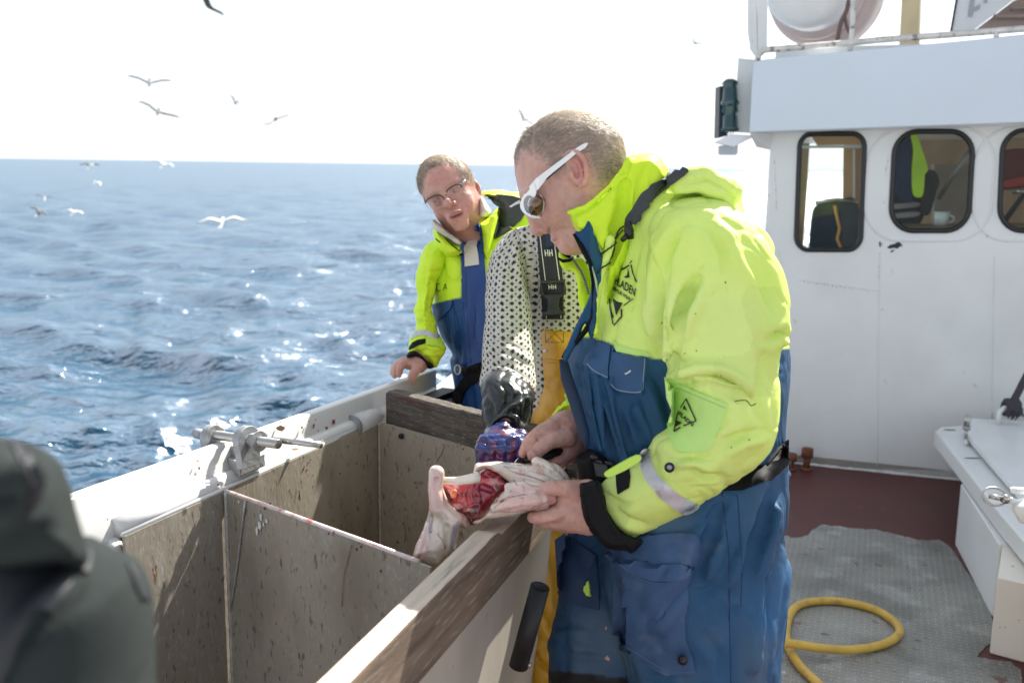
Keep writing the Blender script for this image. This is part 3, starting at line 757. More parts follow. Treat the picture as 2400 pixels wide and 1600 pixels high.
# ================================================================ wheelhouse
def rrect(x0, y0, x1, y1, r, n=7, top=0, bot=0, skew=0):
    """rounded pixel outline, clockwise from top left; top/bot bulge in px"""
    P = []
    for cx, cy, a0 in ((x1-r, y0+r, -90), (x1-r, y1-r, 0), (x0+r, y1-r, 90), (x0+r, y0+r, 180)):
        for k in range(n+1):
            a = math.radians(a0+90*k/n); P.append((cx+r*math.cos(a), cy+r*math.sin(a)))
    out = []
    for x, y in P:
        u = (x-(x0+x1)/2)/((x1-x0)/2); v = (y-(y0+y1)/2)/((y1-y0)/2)
        if v < 0: y -= top*(1-u*u)*min(1, -v*1.2)
        else: y += bot*(1-u*u)*min(1, v*1.2)
        x -= skew*v
        out.append((x, y))
    return out
def wheelhouse():
    up = Vector((0, 0, 1))
    p0 = onz(1845, 1084, .0); p1 = onz(2250, 1126, .0); d = (p1-p0); d.z = 0; d.normalize()
    n = Vector((d.y, -d.x, 0))            # towards the camera
    if n.dot(CPOS-p0) < 0: n = -n
    root = thing('wheelhouse', 'white painted wheelhouse with rounded windows and a deep pale roof fascia', 'wheelhouse', p0)
    f = lambda x, y, o=0: onplane(x, y, p0+n*o, n)
    def to2(pt): q = pt-p0; return (q.dot(d), q.z)
    L = f(1790, 600); x0 = to2(L)[0]; x1 = x0+4.2
    zt = 2.22
    win = [rrect(1870, 318, 2022, 580, 26, top=8, bot=10, skew=5), rrect(2092, 310, 2276, 538, 52, top=2, bot=4, skew=6), rrect(2346, 306, 2560, 538, 52, top=2, bot=4, skew=5)]
    holes = [[to2(f(*q)) for q in w] for w in win]
    outer = [(x0, -.02), (x1, -.02), (x1, zt), (x0, zt)]
    plate('wall', outer, holes, p0-n*.02, d, up, .04, white, root)
    wm = M('cabin_lining', (.42, .30, .2), .6, var=.2)
    # window seals, panes and raised surrounds
    seal = M('window_seal', (.006, .008, .012), .35)
    for i, w in enumerate(win):
        ring = [to2(f(*q)) for q in w]; cx = sum(a for a, b in ring)/len(ring); cy = sum(b for a, b in ring)/len(ring)
        r2 = (math.hypot(ring[0][0]-cx, ring[0][1]-cy))
        fr = thing_child('window', root)
        tubeo2('seal', [p0+d*a+up*b+n*.001 for a, b in ring], .013, seal, fr)
        sc = lambda k: [(cx+(a-cx)*k, cy+(b-cy)*k) for a, b in ring]
        plate('pane', sc(.995), [], p0-n*.012, d, up, .004, glassm, fr)
        if i:
            sr = rrect(2030 if i == 1 else 2283, 300, 2328 if i == 1 else 2620, 563, 85, top=1, bot=2, skew=8)
            tubeo2('surround', [f(*q)+n*.0 for q in sr], .006, white, fr)
    # left side wall and front wall, roof
    sw = 2.3
    a = p0+d*x0
    back = -n
    obj('side_wall', prism([a-n*.041, a-n*.041+back*sw, a-n*.041+back*sw+up*1.18, a-n*.041+up*1.18], d*.04), white, root)
    obj('side_wall_top', prism([a-n*.041+up*2.05, a-n*.041+back*sw+up*2.05, a-n*.041+back*sw+up*2.2, a-n*.041+up*2.2], d*.04), white, root)
    for t in (0, 1.05, 2.15): obj('window_post', prism([a-n*(.042+t)+up*1.18, a-n*(.13+t)+up*1.18, a-n*(.13+t)+up*2.05, a-n*(.042+t)+up*2.05], d*.04), white, root)
    # front (far) wall with a wide window on the left
    o = p0-n*(sw+.06)
    hx = to2(onplane(1985, 450, o, n))[0]; h2 = [[(x0+.1, 1.0), (hx, 1.0), (hx, 2.05), (x0+.1, 2.05)]]
    plate('front_wall', [(x0, -.02), (x1, -.02), (x1, 2.2), (x0, 2.2)], h2, o, d, up, .04, wm, root)
    obj('cabin_floor', prism([a, a+d*4.1, a+d*4.1+back*sw, a+back*sw], up*.05), wm, root)
    # roof slab and fascia
    roof_z = f(2100, 300).z
    obj('ceiling', prism([a-n*.045+up*2.1, a+d*4.1-n*.045+up*2.1, a+d*4.1-n*.045+back*sw+up*2.1, a-n*.045+back*sw+up*2.1], up*.03), M('ceiling_lining', (.3, .2, .12), .6), root)
    fo = .16
    F = [f(1756, 311, fo), f(2400, 288, fo), f(3300, 262, fo), f(3300, -45, fo), f(2400, 82, fo), f(1790, 139, fo), f(1768, 146, fo), f(1762, 200, fo)]
    pale = M('fascia_paint', (.62, .69, .76), .42, var=.03, vscale=2, bump=.0005, bscale=10)
    obj('fascia', prism(F, -n*.05), pale, root, bevel=.008)
    sof = [f(1756, 312, fo-.05), f(3300, 263, fo-.05)]
    obj('soffit', prism([sof[0], sof[1], sof[1]-n*(.2+sw), sof[0]-n*(sw+.2)], up*.03), white, root)
    obj('roof', prism([f(1775, 150, fo-.05), f(3300, -20, fo-.05), f(3300, -20, fo-.05)-n*(sw+.3), f(1775, 150, fo-.05)-n*(sw+.3)], -up*.03), white_clean, root)
    # unseen slab on posts, added above the roof only to shade the deck
    ca = [a+d*.5+up*2.86+n*.05, a+d*4.1+up*2.86+n*.05, a+d*4.1+up*2.86-n*sw, a+d*.5+up*2.86-n*sw]
    obj('added_shade_slab', prism(ca, up*.05), white_clean, root)
    for q_ in (a+d*3.9-n*.2, a+d*3.9-n*(sw-.1), a+d*.7-n*(sw-.05)): obj('shade_slab_post', prism([q_+up*2.2, q_+d*.05+up*2.2, q_+d*.05-n*.05+up*2.2, q_-n*.05+up*2.2], up*.66), white_clean, root)
    # bracket wing under the fascia's left corner and the side board
    q = [f(1757, 314, fo-.03), f(1773, 345, .02), f(1806, 352, .0), f(1812, 314, 0)]
    obj('corner_bracket', prism(q, -n*.1), white, root)
    sb = [W(1730, 136, 5.3), W(1770, 140, 5.3), W(1756, 312, 5.3), W(1719, 310, 5.3)]
    obj('side_board', prism(sb, -n*.03+d*.0), white, root)
    # chips and rust on the paint
    chip = M('paint_chip', (.02, .02, .022), .6); bm = bmesh.new()
    def pc(pts, th=.0015): add_prism(bm, [f(x, y) for x, y in pts], n*th)
    pc([(2078, 580), (2088, 573), (2097, 571), (2106, 566), (2112, 571), (2116, 577), (2108, 578), (2104, 583), (2094, 581), (2086, 583)])
    pc([(2060, 567), (2064, 566), (2065, 573), (2064, 580), (2061, 577)]); pc([(2066, 570), (2069, 571), (2068, 575)])
    pc([(2097, 586), (2090, 592), (2086, 590), (2092, 585)])
    obj('paint_chip', bm, chip, root)
    rs = M('rust_stain', (.42, .30, .14), .7, var=.4, vscale=60); bm = bmesh.new(); g = random.Random(8)
    def st(x0, y0, x1, y1, k, w):
        for i in range(k):
            t = i/max(1, k-1); x = x0+(x1-x0)*t+g.uniform(-1, 1); y = y0+(y1-y0)*t+g.uniform(-2, 2); s = w*g.uniform(.4, 1.3)
            obj('rust_stain', prism([f(x+s*math.cos(a)*g.uniform(.5, 1), y+s*1.6*math.sin(a)*g.uniform(.5, 1)) for a in np.linspace(0, 5.4, 7)], n*.0011), rs, root)
    st(1816, 372, 1820, 490, 20, 1.3); st(1826, 590, 1832, 628, 8, 1.2); st(2080, 372, 2076, 412, 7, 1.7); st(1885, 660, 2035, 682, 17, 1.5); st(2062, 615, 2059, 650, 7, 1.6)
    bm.free()
    for xs_, ya_, yb_ in ((2062, 592, 1095), (2330, 600, 980)):
        tubeo('weld_seam', [f(xs_-(y_-ya_)*.012, y_)+n*.0005 for y_ in np.linspace(ya_, yb_, 24)], [.0028+.0008*math.sin(i_*1.7) for i_ in range(24)], white, root, seg=6)
    tubeo('weld_seam', [f(x_, 655+(x_-1870)*.14)+n*.0005 for x_ in np.linspace(1870, 2062, 16)], .0026, white, root, seg=6)
    wt = M('weld_trim', (.7, .71, .7), .5); g = random.Random(3); P = [p0+d*(x0+i*.02)+n*.004+up*(.004+g.uniform(-.002, .002)) for i in range(150)]
    tubeo('base_bead', P, [.007*g.uniform(.6, 1.3) for _ in P], wt, root, seg=6)
    return p0, d, n, f, x0
def thing_child(name, root):
    o = bpy.data.objects.new(name, None); COL.objects.link(o); o.parent = root; return o
def tubeo2(name, pts, r, m, parent):
    bm = add_tube(bmesh.new(), pts, r, 8, closed=True); bmesh.ops.recalc_face_normals(bm, faces=bm.faces); me = bpy.data.meshes.new(name); bm.to_mesh(me); bm.free()
    me.polygons.foreach_set('use_smooth', [True]*len(me.polygons))
    return link2(name, me, m, parent)
def link2(name, me, m, parent):
    o = bpy.data.objects.new(name, me); COL.objects.link(o)
    if not me.materials: me.materials.append(m)
    root = parent
    while root.parent: root = root.parent
    o.parent = parent; o.matrix_parent_inverse = Matrix.Translation(-Vector(root.location)); return o
_link = link
def link(name, me, m=None, parent=None):
    if parent is not None and parent.parent is not None: return link2(name, me, m, parent)
    return _link(name, me, m, parent)
WH_P, WH_D, WH_N, WF, WX0 = wheelhouse()

def cabin_things():
    up = Vector((0, 0, 1)); back = -WH_N
    yel = M('hivis_far', (.55, .82, .03), .55, var=.2, bump2=.006, b2scale=14); navy = M('navy_far', (.012, .03, .09), .7, bump2=.006, b2scale=14)
    def P(px, py, o): return WF(px, py, -o)
    # hanging work jacket behind the middle window
    t = thing('hanging_jacket', 'navy and yellow work jacket hanging inside the cabin behind the middle window', 'jacket', P(2140, 330, .3))
    def slab(name, pts, o, th, m, par):
        s = [P(x, y, o) for x, y in catmull(pts, 4, True)]; return obj(name, prism(s, back*th), m, par, bevel=.008)
    slab('jacket_body', [(2092, 310), (2135, 305), (2150, 330), (2147, 400), (2140, 470), (2108, 465), (2092, 400)], .30, .06, navy, t)
    slab('jacket_front', [(2133, 308), (2150, 318), (2160, 345), (2175, 395), (2168, 410), (2166, 440), (2160, 462), (2140, 455), (2137, 400), (2140, 350)], .27, .05, yel, t)
    # chair
    gm = M('dark_seat', (.02, .02, .022), .6); st = M('grey_stripe', (.4, .36, .38), .6); 
    c = thing('cabin_chair', 'dark chair with grey stripes standing inside behind the middle window', 'chair', P(2110, 520, .5))
    slab('seat_back', [(2085, 430), (2160, 440), (2160, 520), (2085, 545)], .48, .06, gm, c)
    for y in (480, 502): slab('stripe', [(2090, y), (2150, y-6), (2150, y+5), (2090, y+10)], .46, .012, st, c)
    h = thing('headset', 'round black fixture hanging beside the jacket in the cabin', 'fixture', P(2185, 430, .4))
    slab('fixture_body', [(2165, 410), (2190, 400), (2202, 425), (2195, 450), (2180, 500), (2160, 495)], .35, .05, gm, h)
    gr = M('grey_bar', (.3, .3, .3), .4, metal=.6)
    tag(tubeo('grab_bar', [P(2272, 355, .2), P(2200, 465, .35)], .012, gr), 'grey diagonal bar inside the cabin seen through the middle window', 'bar')
    cu = thing('mug', 'pale metal mug on the shelf behind the middle window', 'mug', P(2205, 520, .2)); b = P(2205, 528, .2)
    tubeo('cup', [b, b+up*.07], [.034, .038], white_clean, cu, seg=20); tubeo('mug_handle', [b+WH_D*.036+up*.055, b+WH_D*.06+up*.045, b+WH_D*.06+up*.025, b+WH_D*.036+up*.015], .005, white_clean, cu, seg=6)
    sh = [P(2080, 533, .06), P(2420, 530, .06)]; tag(obj('cabin_shelf', prism([sh[0], sh[1], sh[1]+back*.35, sh[0]+back*.35], -up*.02), M('shelf_wood', (.2, .13, .08), .5)), 'brown wooden shelf inside along the window sill of the cabin', 'shelf')
    dm = M('door_panel', (.30, .26, .23), .6)
    tag(obj('cabin_cupboard', prism([P(2190, 385, 1.6), P(2300, 385, 1.6), P(2300, 545, 1.6), P(2190, 545, 1.6)], back*.3), dm), 'brown-grey cupboard at the back of the cabin behind the diagonal bar', 'cupboard')
    rd = M('red_plastic', (.45, .03, .02), .5)
    x = thing('red_cushion', 'red cushion inside the cabin behind the right-hand window', 'cushion', P(2380, 420, .5)); slab('cushion', [(2340, 360), (2420, 355), (2425, 430), (2340, 440)], .6, .1, M('dull_red', (.16, .03, .03), .6), x)
    slab('strap', [(2352, 425), (2400, 415), (2420, 428), (2360, 440)], .5, .03, rd, x)
    x = thing('cabin_lever', 'chrome and black lever behind the right-hand window', 'lever', P(2380, 470, .3)); tubeo('shaft', [P(2345, 530, .3), P(2390, 470, .3), P(2420, 430, .3)], .014, gm, x); tubeo('grip', [P(2372, 450, .28), P(2400, 447, .28)], .013, steel, x)
    # behind the left window: wheel seat, cable and curtain post
    s = thing('helm_seat', 'blue-grey high-backed helm seat seen through the left window', 'seat', P(1930, 560, .7))
    slab('seat_back', [(1905, 640), (1900, 520), (1915, 480), (1960, 470), (2010, 478), (2020, 640)], .7, .12, M('seat_blue', (.05, .06, .08), .6, var=.3), s)
    tubeo('seat_trim', [P(1912, 476, .68), P(1960, 468, .68), P(2010, 474, .68)], .012, steel, s)
    cb = M('orange_cable', (.75, .35, .08), .5)
    tag(tubeo('orange_strap', [P(*q, .6) for q in ((1956, 482), (1962, 510), (1968, 535), (1962, 560), (1975, 590), (1964, 620))], .018, cb, flat=.4), 'orange strap hanging over the helm seat behind the left window', 'strap')
    wd = M('varnished_wood', (.62, .34, .16), .4, var=.15, vscale=4, stretch=(1, 1, .2))
    cp = thing('cabin_post', 'varnished wooden window post and header inside the left window', 'window post', P(1990, 420, .5))
    slab0 = lambda name, pts, o, th, m: obj(name, prism([P(x, y, o) for x, y in pts], back*th), m, cp)
    slab0('post', [(1977, 335), (2030, 335), (2030, 500), (1975, 500)], .9, .08, wd); slab0('header', [(1875, 300), (2040, 300), (2040, 338), (1915, 341), (1903, 322), (1875, 322)], .25, .06, wd)
    slab0('trim', [(1999, 350), (2004, 350), (2004, 500), (1999, 500)], .87, .02, white_clean)
    slab0('inner_frame', [(1870, 342), (2018, 340), (2018, 347), (1870, 348)], .5, .02, white_clean)
cabin_things()

def roof_gear():
    up = Vector((0, 0, 1)); c = 5.45
    # life raft
    root = thing('life_raft', 'white drum-shaped life raft canister with dull pink bands on the wheelhouse roof', 'life raft', W(1892, 20, c))
    ax = (WH_D*.25-WH_N).normalized(); ctr = W(1890, -42, c); R = .245
    wc = M('raft_white', (.72, .71, .70), .35, var=.06, bump=.0006); pk = M('raft_pink', (.58, .46, .43), .45, var=.12)
    prof = [(0, .02), (.05, .8), (.1, .95), (.14, 1), (.5, 1), (.54, .95), (.58, .8), (.62, .02)]
    tubeo('canister', [ctr+ax*(t-.1) for t, r in prof], [R*r for t, r in prof], wc, root, seg=48)
    lo = ctr-up*.03
    q0 = ctr-WH_D*.01; tubeo('drum_base', [q0+ax*.30, q0+ax*.33, q0+ax*.52, q0+ax*.55], [R*1.1, R*1.27, R*1.27, R*1.1], pk, root, seg=48)
    tubeo('drum_ring', [q0+ax*.18, q0+ax*.20, q0+ax*.25, q0+ax*.27], [R*1.0, R*1.14, R*1.14, R], pk, root, seg=48)
    ropem = M('old_rope', (.16, .10, .09), .9, bump=.002)
    tubeo('lashing', [W(x, y, 5.3) for x, y in ((1990, 0), (1985, 25), (1972, 50), (1966, 75), (1962, 100))], .012, ropem, root, seg=8)
    tubeo('lashing', [W(x, y, 5.3) for x, y in ((1996, 0), (1980, 35), (1984, 62), (1996, 90))], .009, ropem, root, seg=8)
    # frame post left of it
    fp = thing('raft_frame', 'grey-white flat post of the life raft cradle at the left edge of the roof', 'post', W(1780, 130, 5.2))
    obj('post_plate', prism([W(1752, -120, 5.2), W(1772, -120, 5.2), W(1775, 140, 5.2), (W(1758, 118, 5.2)), W(1752, 75, 5.2)], -WH_N*.05), white, fp)
    obj('post_web', prism([W(1774, -120, 5.2), W(1800, -120, 5.2), W(1797, 118, 5.2), W(1776, 140, 5.2)], -WH_N*.03), white, fp)
    # handrail
    hr = thing('roof_handrail', 'worn white tubular handrail along the edge of the wheelhouse roof', 'handrail', W(1780, 140, 5.1))
    pts = [(1776, 143), (1778, 128), (1788, 119), (1800, 117), (1900, 109), (1990, 101), (2100, 91), (2250, 80), (2400, 68), (2560, 56), (2800, 40)]
    chp = M('chipped_pipe', (.62, .60, .56), .45, metal=.2, spots=[((.14, .11, .09), 30, .56, .64, .8)], var=.2, vscale=20)
    D = lambda x: cdepth(WF(x, 120, .12))
    tubeo('top_rail', [W(x, y, D(x)) for x, y in catmull(pts, 4)], .016, chp, hr, seg=10)
    tubeo('stanchion', [W(2001, -30, D(2000)), W(1998, 60, D(2000)), W(1992, 120, D(1992))], .013, chp, hr, seg=8)
    tubeo('stanchion', [W(2335, 72, D(2335)), W(2335, 92, D(2335))], .013, chp, hr, seg=8)
    # beige post
    tag(obj('beige_post', prism([W(2118, -90, 6.4), W(2160, -90, 6.4), W(2153, 110, 6.4), W(2107, 110, 6.4)], Vector((.05, .1, 0))), M('beige_paint', (.50, .44, .28), .5, var=.1, spots=[((.3, .26, .18), 12, .6, .7, .6)])), 'beige square post rising from the wheelhouse roof behind the handrail', 'post')
    # name board with the letters L I, tilted
    nb = thing('name_board', 'tilted white name board with grey letters above the right end of the roof', 'sign', W(2290, 60, 5.6))
    c = 5.6
    obj('board', prism([W(2253, -40, c), W(2229, 75, c), W(2282, 71, c), W(2375, 0, c), W(2425, -40, c)], -WH_N*.04), white_clean, nb)
    obj('board_edge', prism([W(2247, -40, c-.01), W(2252, -40, c-.01), W(2231, 76, c-.01), (W(2227, 76, c-.01))], -WH_N*.05), black_rub, nb)
    und = M('board_underside', (.35, .27, .23), .6)
    obj('underside', prism([W(2284, 72, c+.05), W(2377, 1, c+.05), W(2600, -60, c+.05), W(2600, 72, c+.05)], -WH_N*.03), und, nb)
    for xa, ya, xb, yb in ((2330, 38, 2600, 40), (2372, 20, 2600, 10)): tubeo('rib', [W(xa, ya, c+.02), W(xb, yb, c+.02)], .012, und, nb, seg=6)
    lt = M('grey_letter', (.42, .45, .50), .5); V, F = [], []
    def bar(x0, y0, x1, y1, w):
        bm = bmesh.new(); return add_prism(lb, [W(x0-w, y0, c-.004), W(x0+w, y0, c-.004), W(x1+w, y1, c-.004), W(x1-w, y1, c-.004)], WH_N*.003)
    lb = bmesh.new(); bar(2284, -30, 2274, 40, 5); add_prism(lb, [W(2270, 32, c-.004), W(2296, 22, c-.004), W(2298, 10, c-.004), W(2274, 22, c-.004)], WH_N*.0031); bar(2313, -30, 2310, 8, 4)
    obj('letters', lb, lt, nb)
    # green sidelight with its screen
    sl = thing('sidelight', 'dark green navigation sidelight with black screen at the left corner of the roof', 'navigation light', W(1700, 250, 5.3))
    dk = M('dark_screen', (.012, .022, .028), .5); gl = M('green_lantern', (.01, .05, .055), .15, coat=.6)
    c = 5.3
    obj('screen', prism([W(1687, 202, c), W(1706, 202, c), W(1706, 318, c), W(1684, 324, c)], Vector((0, .12, 0))), dk, sl)
    prof = [(187, .018), (196, .030), (203, .022), (212, .026), (235, .028), (243, .034), (250, .026), (262, .03), (268, .02), (276, .027), (300, .028), (306, .034), (311, .02)]
    tubeo('lantern', [W(1711, y, c-.02) for y, r in prof], [r*1.5 for y, r in prof], gl, sl, seg=20)
    tubeo('lantern_bracket', [W(1696, 250, c-.03), W(1712, 246, c-.06), W(1722, 240, c-.04)], .008, dk, sl, seg=6)
    br = thing('roof_bracket', 'small white folded bracket plate hanging under the left corner of the roof', 'bracket', W(1700, 330, 5.3))
    obj('bracket_plate', prism([W(1675, 333, c-.05), W(1712, 314, c-.05), W(1772, 318, c-.05), W(1720, 344, c-.05)], Vector((0, .02, -.004))), white_clean, br)
    obj('bracket_flap', prism([W(1684, 342, c), W(1730, 338, c), W(1729, 360, c), W(1724, 364, c), W(1690, 364, c), W(1684, 362, c)], Vector((0, .012, 0))), M('flap_grey', (.5, .55, .6), .5), br)
roof_gear()

def wall_bolts():
    for i, (x, y0, y1, lab) in enumerate(((1853, 1062, 1096, 'rusty bolt at the foot of the cabin wall, close behind the front man'), (1890, 1052, 1096, 'taller rusty bolt at the foot of the cabin wall, the right one of two'))):
        b = onz(x, y1+2, .0); b = b+WH_N*.02
        t = thing('deck_bolt', lab, 'bolt', b, 'rusty bolts by the cabin wall')
        h = .10 if i else .07
        tubeo('shank', [b, b+Vector((0, 0, h))], .018, rusty, t, seg=10); tubeo('nut', [b+Vector((0, 0, h*.7)), b+Vector((0, 0, h+.02))], .032, rusty, t, seg=6)
        tubeo('washer', [b, b+Vector((0, 0, .012))], .034, rusty, t, seg=12)
wall_bolts()

# ================================================================ hatch on the right
def hatch():
    up = Vector((0, 0, 1))
    b0 = onz(2238, 1276, 0.0); zt = None
    # height: point above the foot corner
    c = cdepth(b0); q = onplane(2250, 1132, b0, Vector((0, 1, 0))); hz = q.z
    root = thing('deck_hatch', 'white painted steel hatch with a bolted lid on a pedestal at the right edge', 'hatch', b0)
    s = b0.lerp(onz(2326, 1448, 0), 1.0)
    k0 = onz(2317, 1532, 0.0)
    cream = M('cream_paint', (.74, .70, .62), .45, var=.05, vscale=4, bump=.0006, spots=[((.3, .2, .12), 34, .70, .74, .8)])
    e1 = (s-b0)
    body = [b0, b0+e1*.985, b0+e1*.985+Vector((1.4, -.1, 0)), b0+Vector((1.6, .35, 0))]
    obj('pedestal', prism(body, up*hz), white, root, bevel=.006)
    # near box, lit side
    nb = [onz(2319, 1531, 0), onz(2400, 1553, 0), onz(2900, 1640, 0), onz(2900, 1400, 0), onz(2333, 1440, 0)]
    obj('near_pedestal', prism(nb, up*(hz-.004)), cream, root, bevel=.006)
    # slab
    zs = hz+.004; 
    T = [(2188, 1046), (2252, 1131), (2341, 1252), (2400, 1325), (2700, 1700), (3300, 1500), (2900, 1030), (2300, 1030), (2201, 1036)]
    bot = [onz(x, y, zs) for x, y in T]; th = onplane(2192, 1008, bot[0], Vector((0, 1, 0))).z-zs
    obj('base_slab', prism(bot, up*th), white, root, bevel=.012, seg=3)
    zt = zs+th
    L = [(2258, 1008), (2380, 1150), (2480, 1262), (3000, 1800), (3400, 1300), (2700, 1000), (2400, 985), (2272, 978)]
    lidp = [onz(x, y+14, zt+.012) for x, y in L]
    obj('lid', prism(lidp, up*.028), white, root, bevel=.006)
    zl = zt+.04
    # hinge block with eye screw
    def hinge(px, py, name):
        p = onz(px, py, zt); h = thing_child(name, root)
        o = link2('block', None, None, h) if False else None
        bm = bmesh.new(); y = Vector((.5, .85, 0)).normalized(); x = Vector((y.y, -y.x, 0))
        for sgn in (-1, 1):
            c0 = p+y*.020*sgn; pts = [c0+x*.026*math.cos(a)+up*(.012+.024*math.sin(a)) for a in np.linspace(-.3, math.pi+.3, 14)]
            add_prism(bm, [v-y*.006 for v in pts], y*.012)
        ob = obj('lug', bm, white, root); ob.parent = h
        return p, h
    p, h = hinge(2262, 1042, 'hinge')
    a = p+up*.02
    for nm, pts, r, m in (('pin', [p+Vector((-.01, -.03, .015)), p+Vector((.02, .035, .015))], .008, white), ('bolt', [p+up*.03, p+up*.075], .008, steel), ('nut', [p+up*.072, p+up*.09], .017, galv), ('eye', [p+up*.085, p+up*.14], .013, steel)):
        o = tubeo(nm, pts, r, m, None, seg=12 if nm != 'nut' else 6); o.parent = h; o.matrix_parent_inverse = Matrix.Translation(-Vector(root.location))
    # side clamp with ring
    p2 = W(2330, 1170, 3.02); h2 = thing_child('clamp', root)
    def ch(o): o.parent = h2; o.matrix_parent_inverse = Matrix.Translation(-Vector(root.location)); return o
    cc = W(2331, 1163, 2.75)
    ch(tubeo('ring', [cc+(Vector((1, 0, 0))*math.cos(t)*.034+(Vector((0, .6, .8)).normalized())*math.sin(t)*.026) for t in np.linspace(0, 2*math.pi, 33)[:-1]], .0032, steel, None, seg=8, closed=True))
    ch(tubeo('screw', [W(2320, 1162, 2.74), W(2350, 1168, 2.74)], [.0072]*2, steel, None, seg=12)); ch(tubeo('nut', [W(2349, 1166, 2.74), W(2362, 1170, 2.74)], .013, steel, None, seg=6))
    ch(tubeo('arm', [W(2362, 1170, 2.74), W(2382, 1176, 2.74), W(2410, 1172, 2.74)], .010, white, None, seg=10))
    ch(tubeo('arm_head', [W(2388, 1143, 2.76), W(2388, 1155, 2.76)], .022, white, None, seg=16)); ch(tubeo('arm_foot', [W(2378, 1185, 2.74), W(2395, 1200, 2.72), W(2430, 1196, 2.72)], [.012, .03, .04], white, None, seg=12))
    # slots in the slab
    dsl = M('dark_slot', (.12, .11, .09), .8)
    for x, y, w_, d_ in ((2226, 1007, .03, .010), (2279, 1073, .035, .007)):
        p = onz(x, y, zt+.0012); obj('slot', prism( [p+Vector((w_*math.cos(t), d_*math.sin(t)+w_*.0*math.cos(t), 0)) for t in np.linspace(0, 5.9, 16)], up*.0008), dsl, root)
    # lug with a bar, and the knotted rope on it
    b1 = onz(2340, 994, zl); b1t = b1+up*.085
    tubeo('rope_bar', [b1, b1+up*.06, b1+up*.08+Vector((.02, 0, 0)), b1+up*.085+Vector((.06, 0, 0)), b1+up*.085+Vector((.4, -.05, 0))], .013, white, root, seg=12)
    rope = thing('rope', 'dark frayed rope knotted round the white bar on top of the hatch', 'rope', b1t)
    rm = M('dark_rope', (.05, .045, .055), .9, var=.4, vscale=120, bump=.004, bscale=90)
    k = b1+up*.085+Vector((.05, -.0, 0)); g = random.Random(11)
    c0 = cdepth(k)
    tubeo('line', [W(x, y, c0-.02) for x, y in catmull([(2372, 952), (2378, 935), (2390, 912), (2402, 888), (2440, 820), (2520, 690)], 4)], .017, rm, rope, seg=10)
    kb = bmesh.new()
    for i in range(5):
        o = k+Vector((.012*i-.02, 0, 0)); add_tube(kb, [o+Vector((g.uniform(-.004, .004), math.cos(t)*.028, math.sin(t)*.032)) for t in np.linspace(0, 2*math.pi, 17)[:-1]], .0135, 8, closed=True)
    for i in range(14):
        o = k+Vector((g.uniform(-.03, .04), -.03, g.uniform(-.02, .01))); add_tube(kb, [o, o+Vector((g.uniform(-.01, .01), -.012, -.02)), o+Vector((g.uniform(-.02, .02), -.006, -.045))], [.007, .006, .002], 6)
    obj('knot', kb, rm, rope, smooth=True)
hatch()

def hose():
    P = [(1780, 1540), (1836, 1508), (1917, 1517), (1989, 1522), (2056, 1513), (2099, 1494), (2107, 1470), (2076, 1441), (2030, 1421), (1960, 1408), (1893, 1411), (1858, 1429), (1843, 1470), (1848, 1514), (1872, 1556), (1908, 1592), (1960, 1640), (2040, 1720), (2200, 1900)]
    z = [.03, .055, .045, .03, .018, .018, .018, .018, .018, .018, .018, .018, .018, .018, .018, .018, .018, .018, .018]
    pts = [onz(x, y, q) for (x, y), q in zip(P, z)]
    pts = [Vector(v) for v in catmull([tuple(p) for p in pts], 8)]
    t = thing('hose', 'coiled dirty yellow hose lying on the grey tread plate deck', 'hose', pts[60])
    tubeo('hose_tube', pts, .0145, hosem, t, seg=14)
hose()
# ================================================================ people: shared stuff
skin = M('skin', None, .46, attr='Col', var=.11, vscale=70, bump=.0009, bscale=330, sss=.14, spec=.4, spots=[((.42, .17, .13), 60, .58, .74, .35), ((.34, .19, .13), 150, .64, .74, .4)])
fabric = M('suit_fabric', None, .62, attr='Col', var=.05, vscale=9, bump=.00035, bscale=380, bump2=.0030, b2scale=34, spec=.3,
           spots=[((.30, .33, .10), 16, .71, .78, .45)])
fabric_blue = M('suit_fabric_blue', None, .66, attr='Col', var=.16, vscale=7, bump=.0004, bscale=420, bump2=.0034, b2scale=28, spec=.25, spots=[((.10, .14, .19), 13, .56, .78, .45), ((.03, .05, .09), 8, .58, .75, .5)])
blackfab = M('black_fabric', (.006, .006, .007), .7, var=.2, bump=.0004, bscale=300, spec=.18)
blackplastic = M('black_plastic', (.007, .007, .008), .38, var=.1)
navy_trim = M('navy_trim', (.010, .026, .08), .65, var=.2, bump=.0003, bscale=300)
thread = M('seam_thread', (.06, .13, .24), .8)
reflective = M('reflective_tape', (.52, .52, .54), .35, metal=.15, var=.12, vscale=40, bump=.0003, bscale=200, spots=[((.3, .27, .25), 50, .6, .68, .5)])
hairm = M('hair', None, .45, attr='Col', var=.1, vscale=80, spec=.5)
_n = hairm.node_tree.nodes; _l = hairm.node_tree.links; _b = _n['Principled BSDF']; _o = _n['Material Output']; _t = _n.new('ShaderNodeBsdfTranslucent'); _x = _n.new('ShaderNodeMixShader'); _x.inputs[0].default_value = .38
_l.new(_b.inputs['Base Color'].links[0].from_socket, _t.inputs[0]); _l.new(_b.outputs[0], _x.inputs[1]); _l.new(_t.outputs[0], _x.inputs[2]); _l.new(_x.outputs[0], _o.inputs[0])
ink = M('black_print', (.012, .013, .012), .6, var=.1)
YEL = np.array([.62, .86, .03]); YELF = np.array([.66, .80, .24]); BLU = np.array([.012, .064, .140]); BLU2 = np.array([.012, .050, .19])
SKIN = np.array([.53, .315, .255])
def mixc(a, b, t): t = np.clip(t, 0, 1)[:, None]; return a*(1-t)+b*t
